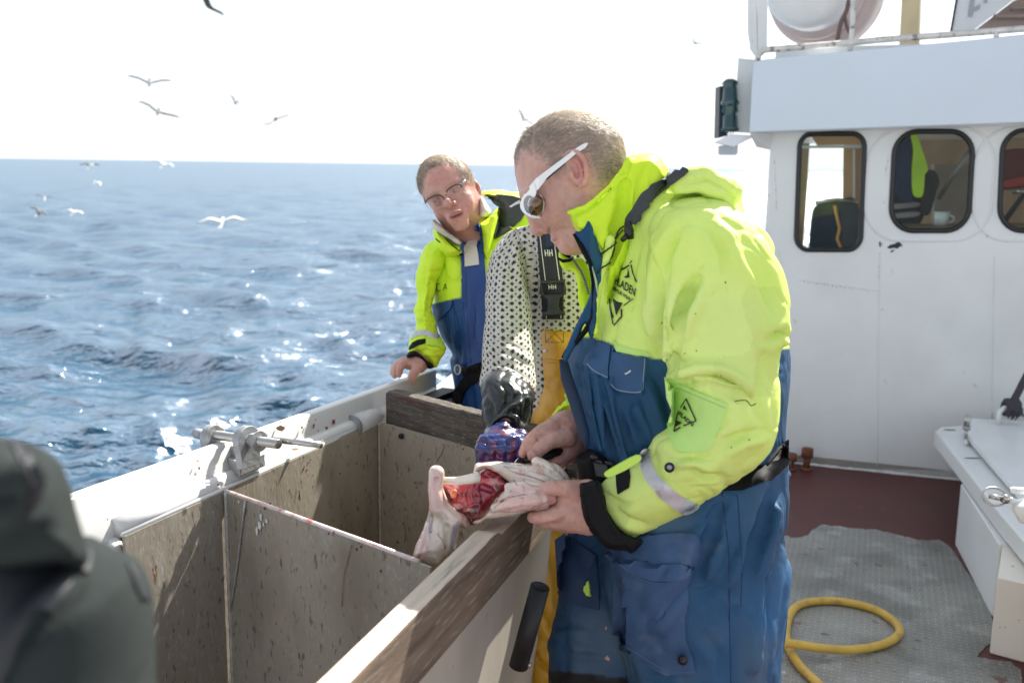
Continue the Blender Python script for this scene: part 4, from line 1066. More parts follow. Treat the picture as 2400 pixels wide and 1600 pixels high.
def blob(px, py, x, y, rx, ry=None, rot=0):
    ry = ry or rx; a = math.radians(rot); u = (px-x)*math.cos(a)-(py-y)*math.sin(a); v = (px-x)*math.sin(a)+(py-y)*math.cos(a)
    return np.exp(-((u/rx)**2+(v/ry)**2))
def folds(amp=.004, sx=(9, 9, 9), s=0, k=2.2, fine=.0010):
    def f(px, py, V, N):
        P = V*np.array(sx); w1 = vnoise(P*1.3+7, s+5)*.8
        n1 = vnoise(P+w1[:, None], s); n2 = vnoise(P*2.3+w1[:, None]+3, s+1); n3 = vnoise(V*38, s+2)
        return -amp*(1-np.abs(n1))**k*1.2+amp*.6*n1+amp*.35*n2-fine*(1-np.abs(n2))**4*2+fine*.6*n3
    return f
def line_dist(px, py, pts):
    P = catmull(pts, 5); D = np.full(len(px), 1e9); S = np.zeros(len(px)); T = np.zeros(len(px)); n = len(P)-1
    for i in range(n):
        ax, ay = P[i]; ex, ey = P[i+1]-P[i]; L = ex*ex+ey*ey+1e-9; t = np.clip(((px-ax)*ex+(py-ay)*ey)/L, 0, 1)
        dx = px-ax-ex*t; dy = py-ay-ey*t; d = np.hypot(dx, dy); k = d < D; D = np.where(k, d, D); S = np.where(k, np.sign(ex*dy-ey*dx), S); T = np.where(k, (i+t)/n, T)
    return D, S, T
def creases(lines, base=None):
    """(points, depth m, width px, side) valleys with a ridge on one side (+1 right of the path, -1 left)"""
    def f(px, py, V, N):
        d = base(px, py, V, N) if base else 0; face = np.clip(-N[:, 2]*2.5, 0, 1)
        for pts, dep, wd, sd in lines:
            D, S, T = line_dist(px, py, pts); env = np.sin(np.clip(T, .04, .96)*math.pi)**.6; q = D*S*sd
            d = d+face*env*(-dep*np.exp(-(D/wd*np.where(q > 0, .9, 1.5))**1.6)+dep*.75*np.exp(-((q-2.0*wd)/(1.3*wd))**2))
        return d
    return f
def soft_skin(px, py, V, N): return .0007*vnoise(V*60, 3)+.0006*vnoise(V*150, 4)-.0005*(1-np.abs(vnoise(V*np.array([95, 60, 60]), 6)))**6
def polymask(px, py, poly, soft=4):
    return np.clip(.5-poly_sdf(poly, px, py)/soft, 0, 1)
def make_hair(name, head, parent, maskfn, flow, length, width, n, cols, lift=.35, seed=1, seg=3, m=None):
    me = head.data; g = np.random.default_rng(seed); nv = len(me.vertices)
    V = np.empty(nv*3, np.float32); me.vertices.foreach_get('co', V); V = V.reshape(-1, 3)
    lp = np.empty(len(me.loops), np.int32); me.loops.foreach_get('vertex_index', lp); Q = lp.reshape(-1, 4)
    C = V[Q].mean(1); Nn = np.cross(V[Q[:, 2]]-V[Q[:, 0]], V[Q[:, 3]]-V[Q[:, 1]]); A = np.linalg.norm(Nn, axis=1); Nn /= A[:, None]+1e-12
    L = (C-np.array(CPOS))@BASIS.T; px, py = topx(L); Nc = Nn@BASIS.T
    w_ = maskfn(px, py, L, Nc)*A; w_ /= w_.sum(); idx = g.choice(len(C), n, p=w_)
    B = L[idx]+g.normal(size=(n, 3))*.0012; Nr = Nc[idx]; mk = maskfn(px, py, L, Nc)[idx]
    F = flow(px[idx], py[idx], L[idx], Nr); F = F-Nr*(F*Nr).sum(1, keepdims=True); F /= np.linalg.norm(F, axis=1, keepdims=True)+1e-9
    F = F+g.normal(size=(n, 3))*.15; ln = (length(px[idx], py[idx], L[idx])*(.6+.6*g.random(n))*np.clip(mk*1.6, .45, 1))[:, None]
    lf = lift if callable(lift) else (lambda *a: lift)
    D = F+Nr*lf(px[idx], py[idx], L[idx])[:, None] if callable(lift) else F+Nr*lift
    D /= np.linalg.norm(D, axis=1, keepdims=True)
    side = np.cross(D, Nr); side /= np.linalg.norm(side, axis=1, keepdims=True)+1e-9; wv = width*(.7+.6*g.random(n))[:, None]
    rows = []
    for i in range(seg+1):
        t = i/seg; c = B+D*ln*t-Nr*ln*.30*t*t-Nr*.0006; ww = wv*(1-t*.85); rows += [c-side*ww, c+side*ww]
    P = np.stack(rows, 1)          # n, 2(seg+1), 3
    P = P.reshape(-1, 3)@BASIS+np.array(CPOS); k = 2*(seg+1)
    base = (np.arange(n)*k)[:, None]
    F4 = np.concatenate([np.stack([base[:, 0]+2*i, base[:, 0]+2*i+1, base[:, 0]+2*i+3, base[:, 0]+2*i+2], 1) for i in range(seg)])
    m2 = bpy.data.meshes.new(name); m2.vertices.add(len(P)); m2.vertices.foreach_set('co', P.astype(np.float32).ravel()); m2.loops.add(F4.size); m2.loops.foreach_set('vertex_index', F4.astype(np.int32).ravel())
    m2.polygons.add(len(F4)); m2.polygons.foreach_set('loop_start', (np.arange(len(F4))*4).astype(np.int32)); m2.update(calc_edges=True)
    cc = cols(px[idx], py[idx], g.random(n)); cc = np.repeat(cc, k, 0)
    a = m2.color_attributes.new('Col', 'FLOAT_COLOR', 'POINT'); a.data.foreach_set('color', np.concatenate([cc, np.ones((len(cc), 1))], 1).astype(np.float32).ravel())
    return link(name, m2, m or hairm, parent)
def pxprism(name, poly, cfn, th, m, parent, n=0, bevel=0):
    pl = catmull(poly, n, True) if n else poly
    return obj(name, prism([W(x, y, cfn(x, y) if callable(cfn) else cfn) for x, y in pl], CF*th), m, parent, bevel=bevel)
def lowbody(spec, res=.009):
    """hidden continuation of the body under the clothes: list of (points, radii, squash)"""
    A = np.array([p for pts, r, q in spec for p in pts]); 
    S = Sculpt((A[:, 0].min()-120, A[:, 1].min()-120, A[:, 2].min()-.16), (A[:, 0].max()+120, A[:, 1].max()+120, A[:, 2].max()+.16), res)
    for pts, r, q in spec: S.tube(pts, r, .008, sq=q)
    return S
def fingers(S, list_, k=.003):
    for pts, r in list_: S.tube(pts, r, k, n=4)

# ================================================================ the man in front
def man1():
    root = thing('person', 'man in faded yellow and blue flotation suit and white sunglasses bending over an open fish', 'person', (.35, 1.9, 0))
    H = Sculpt((1165, 245, 1.74), (1530, 660, 2.0), .0026)
    ax = (1375, 320); bx = (1310, 590)
    def tf(px, py):
        s = np.clip(((px-ax[0])*(bx[0]-ax[0])+(py-ax[1])*(bx[1]-ax[1]))/((bx[0]-ax[0])**2+(bx[1]-ax[1])**2), 0, 1); return 1-.34*s**1.3
    head = [(1462, 400), (1456, 352), (1440, 316), (1414, 292), (1380, 278), (1329, 270), (1287, 277), (1257, 293), (1232, 318), (1214, 345), (1206, 372), (1207, 402), (1212, 432), (1219, 460), (1230, 484), (1247, 505), (1262, 520), (1276, 535), (1290, 551), (1302, 562), (1313, 573), (1322, 583), (1336, 593), (1354, 598), (1380, 590), (1410, 572), (1440, 540), (1462, 500), (1470, 450)]
    H.infl(head, 1.872, .079, .066, 0, tf=tf)
    H.ell((1345, 365, 1.872), (.088, .076, .083), 8, k=.03)
    H.ell((1290, 488, 1.822), (.026, .034, .020), 40, k=.02); H.ell((1385, 520, 1.835), (.035, .045, .03), 40, k=.03)
    H.ell((1330, 575, 1.865), (.018, .016, .022), 30, k=.015)
    # nose, lips, brow
    H.tube([(1240, 494, 1.872), (1250, 514, 1.872), (1259, 535, 1.872)], [.009, .0115, .0135], .008)
    H.ell((1262, 541, 1.872), (.0125, .0105, .0135), k=.006); H.ell((1277, 538, 1.857), (.0105, .009, .0085), k=.004); H.ell((1277, 538, 1.887), (.0105, .009, .0085), k=.004)
    H.ell((1270, 547, 1.859), (.0035, .0022, .004), -20, k=.002, op='cut')
    H.tube([(1293, 515, 1.838), (1290, 530, 1.845), (1289, 543, 1.856)], [.0015, .002, .0015], .006, 'cut')
    H.ell((1300, 558, 1.868), (.009, .006, .017), 40, k=.005); H.ell((1308, 568, 1.868), (.009, .006, .016), 40, k=.005)
    H.tube([(1300, 564, 1.860), (1307, 559, 1.845), (1314, 550, 1.832)], [.0016, .0018, .0012], .003, 'cut')
    H.tube([(1224, 456, 1.85), (1244, 444, 1.815)], [.006, .006], .012)
    # ear
    H.ell((1350, 398, 1.795), (.019, .032, .010), 20, k=.006)
    ear = [(1332, 392, 1.792), (1326, 376, 1.788), (1328, 362, 1.784), (1340, 354, 1.781), (1354, 358, 1.779), (1366, 372, 1.778), (1373, 391, 1.779), (1375, 411, 1.781), (1370, 428, 1.785), (1362, 436, 1.789)]
    H.tube(ear, [.004, .0045, .005, .005, .005, .005, .005, .0048, .0055, .006], .003, n=3)
    H.ell((1349, 391, 1.782), (.0105, .019, .009), 20, k=.004, op='cut'); H.ell((1352, 409, 1.785), (.005, .0075, .012), 15, k=.003, op='cut')
    H.tube([(1340, 372, 1.786), (1356, 383, 1.786), (1362, 402, 1.786)], [.0025, .0035, .003], .003, n=3)
    H.ell((1339, 408, 1.790), (.004, .006, .005), k=.003)
    H.tube([(1400, 455, 1.88), (1450, 520, 1.9), (1500, 620, 1.9)], [.058, .058, .062], .03)
    # left hand under the fish
    Lh = Sculpt((1215, 1095, 1.70), (1440, 1275, 1.90), .0021)
    Lh.infl([(1395, 1132), (1345, 1129), (1312, 1131), (1296, 1145), (1300, 1170), (1292, 1195), (1302, 1226), (1340, 1242), (1395, 1244)], 1.768, .026, .024, 0, grad=(-.02, 0))
    fingers(Lh, [([(1345, 1150, 1.752), (1318, 1144, 1.745), (1294, 1143, 1.742), (1277, 1146, 1.744)], [.019, .0155, .0135, .0118]),
                 ([(1330, 1195, 1.755), (1300, 1205, 1.748), (1272, 1211, 1.748), (1249, 1212, 1.754)], [.016, .0135, .0120, .0105]),
                 ([(1330, 1218, 1.765), (1298, 1222, 1.765), (1275, 1222, 1.778), (1262, 1215, 1.795)], [.014, .0122, .011, .010]),
                 ([(1335, 1228, 1.78), (1308, 1231, 1.788), (1290, 1228, 1.805), (1280, 1220, 1.82)], [.013, .0110, .010, .009]),
                 ([(1345, 1232, 1.79), (1322, 1235, 1.80), (1306, 1232, 1.82), (1300, 1225, 1.83)], [.012, .0095, .0085, .008])], .006)
    Lh.tube([(1296, 1166, 1.735), (1303, 1166, 1.737), (1312, 1163, 1.74)], [.002, .0025, .001], .003, 'cut')
    Lh.tube([(1322, 1212, 1.742), (1300, 1219, 1.742), (1280, 1222, 1.752)], [.0015, .002, .0015], .004, 'cut')
    Lh.tube([(1345, 1187, 1.775), (1440, 1190, 1.765)], [.040, .042], .02, sq=.75)
    # right hand with the knife
    Rh = Sculpt((1200, 950, 1.82), (1400, 1110, 2.0), .0021)
    Rh.infl([(1288, 985), (1310, 972), (1342, 976), (1362, 1005), (1362, 1040), (1336, 1050), (1300, 1046), (1276, 1036), (1262, 1015)], 1.905, .024, .022, 0, grad=(.02, 0))
    fingers(Rh, [([(1292, 1002, 1.888), (1262, 1016, 1.878), (1240, 1038, 1.872), (1226, 1062, 1.872)], [.0175, .0140, .0118, .0092]),
                 ([(1328, 1025, 1.882), (1295, 1031, 1.868), (1270, 1048, 1.860), (1250, 1066, 1.856)], [.0185, .0150, .0140, .0120]),
                 ([(1345, 1035, 1.925), (1342, 1060, 1.905), (1322, 1074, 1.892), (1304, 1080, 1.884)], [.012, .0112, .0102, .0092]),
                 ([(1352, 1035, 1.93), (1346, 1052, 1.908), (1330, 1060, 1.896), (1319, 1086, 1.894)], [.012, .0105, .0098, .0088]),
                 ([(1358, 1035, 1.94), (1360, 1052, 1.92), (1348, 1058, 1.908), (1340, 1079, 1.906)], [.011, .0095, .0088, .0078])], .004)
    Rh.tube([(1278, 1030, 1.868), (1268, 1038, 1.862), (1258, 1030, 1.864)], [.001, .0018, .001], .003, 'cut')
    for p in ((1272, 1040), (1277, 1046)): Rh.tube([(p[0]-6, p[1]-8, 1.846), (p[0]+5, p[1]+6, 1.848)], [.0008, .0008], .002, 'cut')
    Rh.ell((1250, 1064, 1.845), (.0078, .0085, .003), 35, k=.001)
    Rh.tube([(1330, 1005, 1.91), (1400, 985, 1.95)], [.034, .036], .02, sq=.75)
    Hb = lowbody([([(1500, 620, 1.9), (1560, 700, 1.92), (1620, 900, 1.92), (1630, 1100, 1.92)], [.065, .08, .09, .08], 1.0),
                  ([(1630, 1080, 1.88), (1660, 1600, 1.85), (1680, 2080, 1.86)], [.085, .06, .04], 1), ([(1530, 1080, 1.95), (1420, 1600, 1.97), (1400, 2040, 1.99)], [.085, .06, .04], 1),
                  ([(1640, 640, 1.88), (1650, 680, 1.80), (1735, 900, 1.77), (1745, 975, 1.75), (1640, 1070, 1.755), (1440, 1190, 1.765)], [.05, .035, .028, .028, .026, .036], 1),
                  ([(1600, 640, 1.92), (1530, 650, 1.99), (1480, 900, 1.99), (1400, 985, 1.95)], [.06, .04, .032, .032], 1)])
    def col(px, py, V):
        n = vnoise(V*28, 1); C = np.tile(SKIN, (len(px), 1))*(1+.10*n[:, None])
        C = mixc(C, np.array([.60, .20, .17]), .55*blob(px, py, 1362, 395, 18, 45)*(px > 1318)); C = mixc(C, np.array([.52, .20, .16]), .5*blob(px, py, 1305, 562, 9)+.35*blob(px, py, 1262, 545, 16))
        C = mixc(C, np.array([.50, .20, .16]), .30*blob(px, py, 1300, 490, 35)+.4*blob(px, py, 1400, 480, 40))
        hm = hmask(px, py)
        C = mixc(C, np.array([.27, .215, .18]), .55*hm*(py < 640))
        hd = (py > 900); C = mixc(C, np.array([.55, .24, .19]), .35*hd*(.5+.5*vnoise(V*50, 7)))
        for x, y, r in ((1250, 1065, 7), (1300, 1078, 5), (1317, 1088, 5), (1339, 1080, 5)): C = mixc(C, np.array([.62, .40, .33]), .5*blob(px, py, x, y, r))
        C = mixc(C, np.array([.36, .12, .09]), .25*hd*(vnoise(V*90, 9) > .55))
        return C
    hairpoly = [(1200, 392), (1196, 340), (1240, 270), (1330, 240), (1420, 260), (1480, 330), (1480, 385), (1440, 425), (1412, 440), (1398, 420), (1388, 392), (1374, 362), (1345, 345), (1322, 362), (1316, 392), (1308, 412), (1296, 402), (1282, 380), (1262, 366), (1240, 352), (1224, 352), (1212, 372)]
    hp = catmull(hairpoly, 3, True)
    def hmask(px, py): return np.clip(.5-poly_sdf(hp, px, py)/26, 0, 1)
    body = sculpt_obj('body', [H, Lh, Rh, Hb], skin, root, disp=soft_skin, colfn=col)
    hd_bvh = bvh_of(body)
    def hm2(px, py, L, N):
        near = hmask(px, py); ear_ = blob(px, py, 1352, 398, 22, 42, 15) > .38
        return np.where(L[:, 2] > 2.0, 0, near*(py < 520)*np.where(ear_ & (L[:, 2] < 1.83), 0, 1)*(1-.55*np.clip((py-340)/90, 0, 1)))
    def flow(px, py, L, N):
        u = np.clip((320-py)/50, 0, 1); f = np.stack([.95+0*px, .30-.55*(px-1330)/130, 0*px], 1); f2 = np.stack([-.75+0*px, .5+0*px, .15+0*px], 1)
        fr = (px < 1250)[:, None]; return np.where(fr, f2, f)
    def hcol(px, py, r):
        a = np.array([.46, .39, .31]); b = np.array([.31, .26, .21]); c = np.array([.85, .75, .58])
        C = mixc(np.tile(b, (len(px), 1)), a, r*1.2); return mixc(C, c, np.clip((300-py)/40, 0, 1)*.7+.15*(r > .8))  # strands paler towards the crown, sunlight on the hair put into the colour
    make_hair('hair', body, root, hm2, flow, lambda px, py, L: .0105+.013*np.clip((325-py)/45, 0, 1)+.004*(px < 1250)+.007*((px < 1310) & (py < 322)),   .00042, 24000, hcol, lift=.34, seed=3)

    # ---- sunglasses
    gl = bpy.data.objects.new('sunglasses', None); COL.objects.link(gl); gl.parent = root
    wp = M('glossy_white_plastic', (.80, .80, .77), .16, var=.03, coat=.6); lensm = M('mirror_lens', (.20, .13, .09), .06, metal=.9, var=.2); dl = M('dark_lens', (.02, .03, .05), .05, metal=.3, coat=1)
    cf = lambda x, y: 1.776 + max(0, 1262-x)*.0017
    pxprism('arm', [(1378, 335), (1366, 338), (1350, 348), (1321, 370), (1275, 404), (1248, 428), (1256, 448), (1276, 425), (1286, 413), (1324, 382), (1353, 358), (1372, 346)], cf, .004, wp, gl, n=3)
    pxprism('arm_pad', [(1322, 377), (1290, 405), (1274, 424), (1285, 419), (1325, 384)], lambda x, y: 1.779, .004, blackplastic, gl)
    fr = [(1248, 428), (1228, 456), (1219, 476), (1221, 490), (1231, 502), (1248, 510.5), (1266, 511), (1265, 508), (1250, 505), (1240, 499), (1246, 466), (1253, 462), (1257, 448)]
    pxprism('frame', fr, lambda x, y: cf(x, y)-.002, .006, wp, gl, n=2)
    pxprism('dark_lens', [(1229, 466), (1238, 458), (1246, 462), (1241, 474), (1241, 490), (1247, 502), (1237, 500), (1230, 490), (1227, 478)], lambda x, y: cf(x, y)-.0045, .003, dl, gl, n=2)
    LS = Sculpt((1225, 440, 1.76), (1290, 520, 1.90), .0016); LS.ell((1258, 482, 1.806), (.0150, .0205, .033), -28, k=0)
    sculpt_obj('lens', LS, lensm, gl)
    tubeo('lens_rim', [W(x, y, c) for x, y, c in ((1262, 452, 1.785), (1270, 462, 1.784), (1275, 476, 1.783), (1273, 494, 1.784), (1267, 508, 1.79))], .0012, steel, gl, seg=6)
    tubeo('lens_rim', [W(x, y, c) for x, y, c in ((1243, 464, 1.790), (1238, 478, 1.795), (1242, 494, 1.798), (1254, 506, 1.80))], .0014, wp, gl, seg=6)
    pxprism('far_lens', [(1225, 470), (1236, 462), (1243, 466), (1236, 478), (1238, 494), (1246, 504), (1234, 500), (1226, 488)], 1.85, .006, dl, gl, n=2)
    pxprism('far_arm', [(1193, 484), (1208, 474), (1219, 468), (1219, 476), (1206, 481), (1198, 486)], 1.93, .004, wp, gl)

    # ---- suit torso
    T = Sculpt((1290, 380, 1.66), (1880, 1180, 2.12), .0042)
    tor = [(1398, 640), (1384, 700), (1352, 750), (1328, 800), (1319, 840), (1325, 885), (1345, 945), (1366, 1016), (1376, 1075), (1395, 1150), (1600, 1175), (1840, 1130), (1846, 1080), (1848, 1000), (1856, 900), (1856, 815), (1835, 700), (1785, 570), (1700, 470), (1600, 430), (1500, 440), (1440, 530)]
    T.infl(tor, 1.915, .185, .15, 0)
    T.tube([(1560, 520, 1.84), (1700, 620, 1.80)], [.09, .09], .05)
    # pleats falling from the chest
    for pts, r in (([(1390, 860, 1.755), (1400, 950, 1.74), (1425, 1060, 1.74)], .007), ([(1410, 880, 1.75), (1432, 980, 1.735), (1455, 1075, 1.735)], .008), ([(1455, 980, 1.735), (1480, 1050, 1.73), (1500, 1080, 1.73)], .006)):
        T.tube(pts, [r*.5, r, r*.7], .010, 'cut')
    for pts, r in (([(1382, 850, 1.775), (1390, 950, 1.765), (1410, 1050, 1.76)], .012), ([(1420, 900, 1.765), (1445, 1000, 1.75), (1470, 1085, 1.75)], .012), ([(1500, 960, 1.735), (1530, 1030, 1.74)], .014)): T.tube(pts, r, .014)
    T.tube([(1430, 560, 1.765), (1400, 690, 1.765), (1395, 780, 1.76)], [.012, .010, .006], .012)
    bl = np.array([(1300, 786), (1385, 788), (1404, 795), (1432, 805), (1446, 824), (1495, 835), (1522, 837), (1600, 850), (1856, 815), (1900, 812)])
    def tcol(px, py, V):
        yb = np.interp(px, bl[:, 0], bl[:, 1]); t = np.clip((py-yb)/3+.5, 0, 1); n = vnoise(V*7, 2)
        Y = mixc(np.tile(YEL, (len(px), 1)), YELF, .6*(px > 1400)+.3*n); B = np.tile(BLU, (len(px), 1))*(1+.22*n[:, None]); return mixc(Y, B, t)
    to = sculpt_obj('suit_top', T, fabric_blue, root, disp=creases([([(1380, 860), (1392, 950), (1420, 1060)], .014, 8, -1), ([(1404, 880), (1425, 970), (1450, 1078)], .013, 8, -1), ([(1440, 940), (1462, 1010), (1490, 1085)], .010, 9, -1), ([(1500, 930), (1530, 1000), (1540, 1060)], .008, 12, -1), ([(1470, 560), (1440, 640), (1410, 760)], .009, 12, 1), ([(1500, 560), (1480, 640), (1476, 740)], .007, 10, 1), ([(1520, 860), (1560, 930), (1570, 1000)], .010, 14, 1), ([(1352, 870), (1360, 940), (1385, 1020)], .006, 8, 1)], folds(.0045, (11, 6, 9), 1)), colfn=tcol)
    to.data.materials.clear(); to.data.materials.append(M('suit_top_fabric', None, .64, attr='Col', var=.10, vscale=8, bump=.0004, bscale=400, bump2=.0030, b2scale=30, spec=.3, spots=[((.2, .27, .2), 15, .66, .80, .25)]))
    # ---- collar
    K = Sculpt((1310, 340, 1.70), (1620, 760, 2.06), .0034)
    K.infl([(1330, 494), (1348, 491), (1372, 479), (1402, 455), (1428, 424), (1452, 394), (1470, 368), (1495, 360), (1525, 355), (1548, 366), (1566, 392), (1572, 420), (1545, 470), (1500, 545), (1460, 640), (1425, 720), (1408, 690), (1404, 640), (1395, 590), (1372, 560), (1352, 555), (1340, 535)], 1.885, .122, .018, 0)
    K.tube([(1334, 497, 1.79), (1372, 485, 1.775), (1403, 461, 1.77), (1430, 430, 1.77), (1455, 400, 1.775), (1474, 372, 1.79)], .0045, .004)
    K.tube([(1462, 440, 1.765), (1450, 520, 1.765), (1430, 600, 1.768)], [.006, .008, .004], .012, 'cut')
    sculpt_obj('collar', K, fabric, root, disp=creases([([(1470, 380), (1462, 470), (1440, 560), (1416, 650)], .006, 12, 1), ([(1520, 370), (1500, 430), (1470, 520)], .006, 14, -1), ([(1345, 505), (1400, 475), (1440, 425)], .0016, 4, 1)], folds(.0028, (14, 14, 9), 4, fine=.0012)), colfn=lambda px, py, V: np.tile(YEL*.97, (len(px), 1)))
    # ---- hood
    Hd = Sculpt((1450, 370, 1.66), (1790, 640, 2.08), .0036)
    Hd.infl([(1578, 424), (1604, 404), (1640, 396), (1688, 402), (1722, 428), (1740, 468), (1748, 500), (1762, 520), (1764, 540), (1748, 540), (1722, 530), (1690, 505), (1650, 486), (1596, 485), (1556, 500), (1520, 545), (1495, 600), (1470, 625), (1478, 570), (1510, 510), (1548, 458)], 1.86, .15, .05, 0)
    Hd.tube([(1590, 425, 1.73), (1650, 415, 1.72), (1720, 450, 1.74)], [.02, .025, .02], .02)
    Hd.tube([(1600, 455, 1.71), (1660, 450, 1.705), (1715, 480, 1.72)], [.004, .006, .004], .012, 'cut')
    sculpt_obj('hood', Hd, fabric, root, disp=creases([([(1590, 440), (1640, 425), (1700, 440), (1730, 490)], .007, 9, 1), ([(1600, 470), (1650, 462), (1710, 490)], .004, 7, -1), ([(1500, 580), (1530, 520), (1580, 470)], .006, 9, 1)], folds(.0035, (13, 13, 9), 6)), colfn=lambda px, py, V: mixc(np.tile(YEL, (len(px), 1)), YELF, np.clip((px-1540)/60, 0, 1)*.8))
    # ---- near sleeve
    S = Sculpt((1380, 455, 1.55), (1885, 1300, 1.90), .0040)
    sl = [(1560, 492), (1596, 476), (1646, 476), (1697, 498), (1742, 542), (1799, 602), (1838, 670), (1857, 734), (1864, 786), (1840, 826), (1832, 860), (1836, 938), (1832, 1001), (1812, 1065), (1774, 1104), (1704, 1148), (1646, 1186), (1608, 1206), (1532, 1244), (1481, 1266), (1452, 1262), (1425, 1235), (1408, 1205), (1394, 1170), (1392, 1142), (1420, 1116), (1460, 1090), (1500, 1064), (1526, 1018), (1570, 985), (1572, 930), (1557, 882), (1562, 862), (1540, 820), (1515, 770), (1505, 700), (1512, 610), (1528, 540)]
    S.infl(sl, 1.745, .092, .088, 0, grad=(-.012, 0), tf=lambda px, py: 1-.28*np.clip((1560-px)/150, 0, 1))
    S.ell((1665, 590, 1.755), (.10, .085, .09), -30, k=.05)
    for pts, r, k in (([(1528, 600, 1.672), (1538, 734, 1.675), (1553, 818, 1.685), (1566, 866, 1.70)], [.004, .012, .015, .012], .012),
                      ([(1630, 655, 1.650), (1600, 715, 1.650), (1577, 787, 1.652), (1570, 845, 1.668)], [.003, .011, .013, .010], .014),
                      ([(1488, 768, 1.70), (1526, 808, 1.682), (1553, 838, 1.675)], [.003, .008, .007], .01),
                      ([(1612, 902, 1.650), (1668, 899, 1.646), (1720, 918, 1.645), (1758, 948, 1.645)], [.006, .009, .008, .003], .012),
                      ([(1530, 1075, 1.66), (1545, 1120, 1.655), (1580, 1160, 1.655)], [.004, .006, .003], .01),
                      ([(1660, 1060, 1.645), (1700, 1040, 1.640), (1760, 1020, 1.64)], [.003, .006, .003], .012)):
        S.tube(pts, r, k, 'cut')
    for pts, r in (([(1585, 640, 1.665), (1570, 740, 1.662), (1562, 840, 1.672)], [.006, .016, .012]), ([(1600, 880, 1.655), (1680, 878, 1.648), (1750, 910, 1.648)], [.008, .014, .006]), ([(1690, 560, 1.665), (1760, 650, 1.655)], [.012, .008])): S.tube(pts, r, .022)
    SLC = [([(1530, 590), (1534, 660), (1540, 735), (1553, 815), (1566, 866)], .016, 13, 1), ([(1632, 655), (1602, 715), (1580, 780), (1572, 850)], .017, 14, -1),
           ([(1484, 764), (1510, 790), (1532, 818), (1556, 838)], .010, 9, 1), ([(1600, 900), (1640, 888), (1690, 892), (1730, 914), (1766, 952)], .010, 12, -1),
           ([(1512, 560), (1506, 640), (1510, 720)], .008, 10, -1), ([(1590, 540), (1560, 600), (1550, 660)], .008, 12, 1), ([(1650, 520), (1690, 580), (1700, 650)], .006, 14, -1), ([(1740, 580), (1790, 660), (1815, 740)], .007, 15, -1), ([(1864, 790), (1835, 780), (1805, 800)], .010, 10, -1),
           ([(1690, 1060), (1720, 1030), (1760, 1015), (1800, 1010)], .006, 12, 1), ([(1620, 1100), (1650, 1120), (1690, 1120)], .006, 10, -1), ([(1530, 1060), (1545, 1110), (1590, 1150)], .004, 8, 1), ([(1430, 1180), (1470, 1215), (1520, 1230)], .004, 9, 1), ([(1410, 1150), (1450, 1180), (1490, 1180)], .003, 8, 1), ([(1570, 1075), (1620, 1072), (1670, 1075)], .006, 9, 1), ([(1790, 850), (1780, 930), (1790, 1000)], .006, 14, 1)]
    sleeve = sculpt_obj('sleeve', S, fabric, root, disp=creases([(a_, b_*1.75, c_*.95, d_) for a_, b_, c_, d_ in SLC], folds(.0042, (8, 8, 9), 9, fine=.0016)), colfn=lambda px, py, V: mixc(mixc(np.tile(YELF, (len(px), 1)), YEL, .18+.4*vnoise(V*6, 8)), np.array([.45, .55, .14]), .25*np.clip((py-1080)/120, 0, 1)+.25*(vnoise(V*14, 3) > .5)))
    bv = bvh_of(sleeve)
    yf = M('yellow_flap', (.50, .74, .10), .62, var=.06, bump=.0004, bscale=300)
    yf2 = M('yellow_pocket', (.50, .76, .20), .62, var=.06, bump=.0004, bscale=300, bump2=.001, b2scale=40)
    drape('sleeve_pocket', [(1557, 883), (1632, 915), (1706, 948), (1690, 995), (1664, 1048), (1656, 1058), (1591, 1059), (1572, 1030), (1565, 990), (1574, 963), (1562, 933)], bv, yf2, root, thick=.005)
    drape('reflective_band', [(1500, 1062), (1519, 1052), (1530, 1090), (1545, 1118), (1583, 1152), (1612, 1170), (1640, 1186), (1608, 1206), (1580, 1190), (1557, 1174), (1519, 1132), (1504, 1098)], bv, reflective, root, thick=.002, n=3)
    drape('cuff_tab', [(1445, 1116), (1474, 1091), (1478, 1115), (1475, 1142), (1449, 1158), (1446, 1138)], bv, blackfab, root, thick=.003)
    pxprism('cuff_flap', [(1417, 1110), (1440, 1094), (1493, 1066), (1502, 1078), (1470, 1100), (1440, 1114), (1424, 1119)], lambda x, y: 1.668-.0002*(x-1417), .012, yf, root, n=3, bevel=.003)
    tubeo('snap', [W(1569, 1095, 1.632), W(1569, 1095, 1.66)], [.0085, .0085], blackplastic, root, seg=18)
    tubeo('snap_cap', [W(1569, 1095, 1.629), W(1569, 1095, 1.634)], [.004, .0045], galv, root, seg=14)
    seams('seam', [[(1563, 893), (1634, 925), (1700, 955)]], bv, .0007, M('pale_thread', (.42, .52, .2), .8), root, lift=.006)
    stain = M('rust_smudge', (.22, .12, .04), .8)
    seams('stain', [[(1722, 940), (1748, 938), (1760, 950), (1772, 945)]], bv, .0010, stain, root, lift=.0)
    for x, y, r in ((1700, 662, 5), (1632, 822, 3.5), (1605, 828, 2.5), (1714, 1048, 3), (1756, 1030, 3), (1690, 880, 2.5), (1551, 757, 3.5), (1630, 735, 2.5), (1786, 1110, 2)):
        drape('spot', [(x+r*.6*math.cos(a)*random.uniform(.5, 1.2), y+r*.6*math.sin(a)*random.uniform(.5, 1.2)) for a in np.linspace(0, 5.4, 8)], bv, stain, root, thick=.0004, step=3)
    # prints: diamond with a band of lettering
    def seg_poly(ax_, ay, bx_, by, w_):
        d = np.array([bx_-ax_, by-ay]); L = np.hypot(*d); n_ = np.array([-d[1], d[0]])/L*w_/2; k = max(1, int(L/8)); V = []; F = []
        for i in range(k+1):
            p = np.array([ax_, ay])+d*i/k; V += [tuple(p+n_), tuple(p-n_)]
            if i: F.append((2*i-2, 2*i-1, 2*i+1, 2*i))
        return V, F
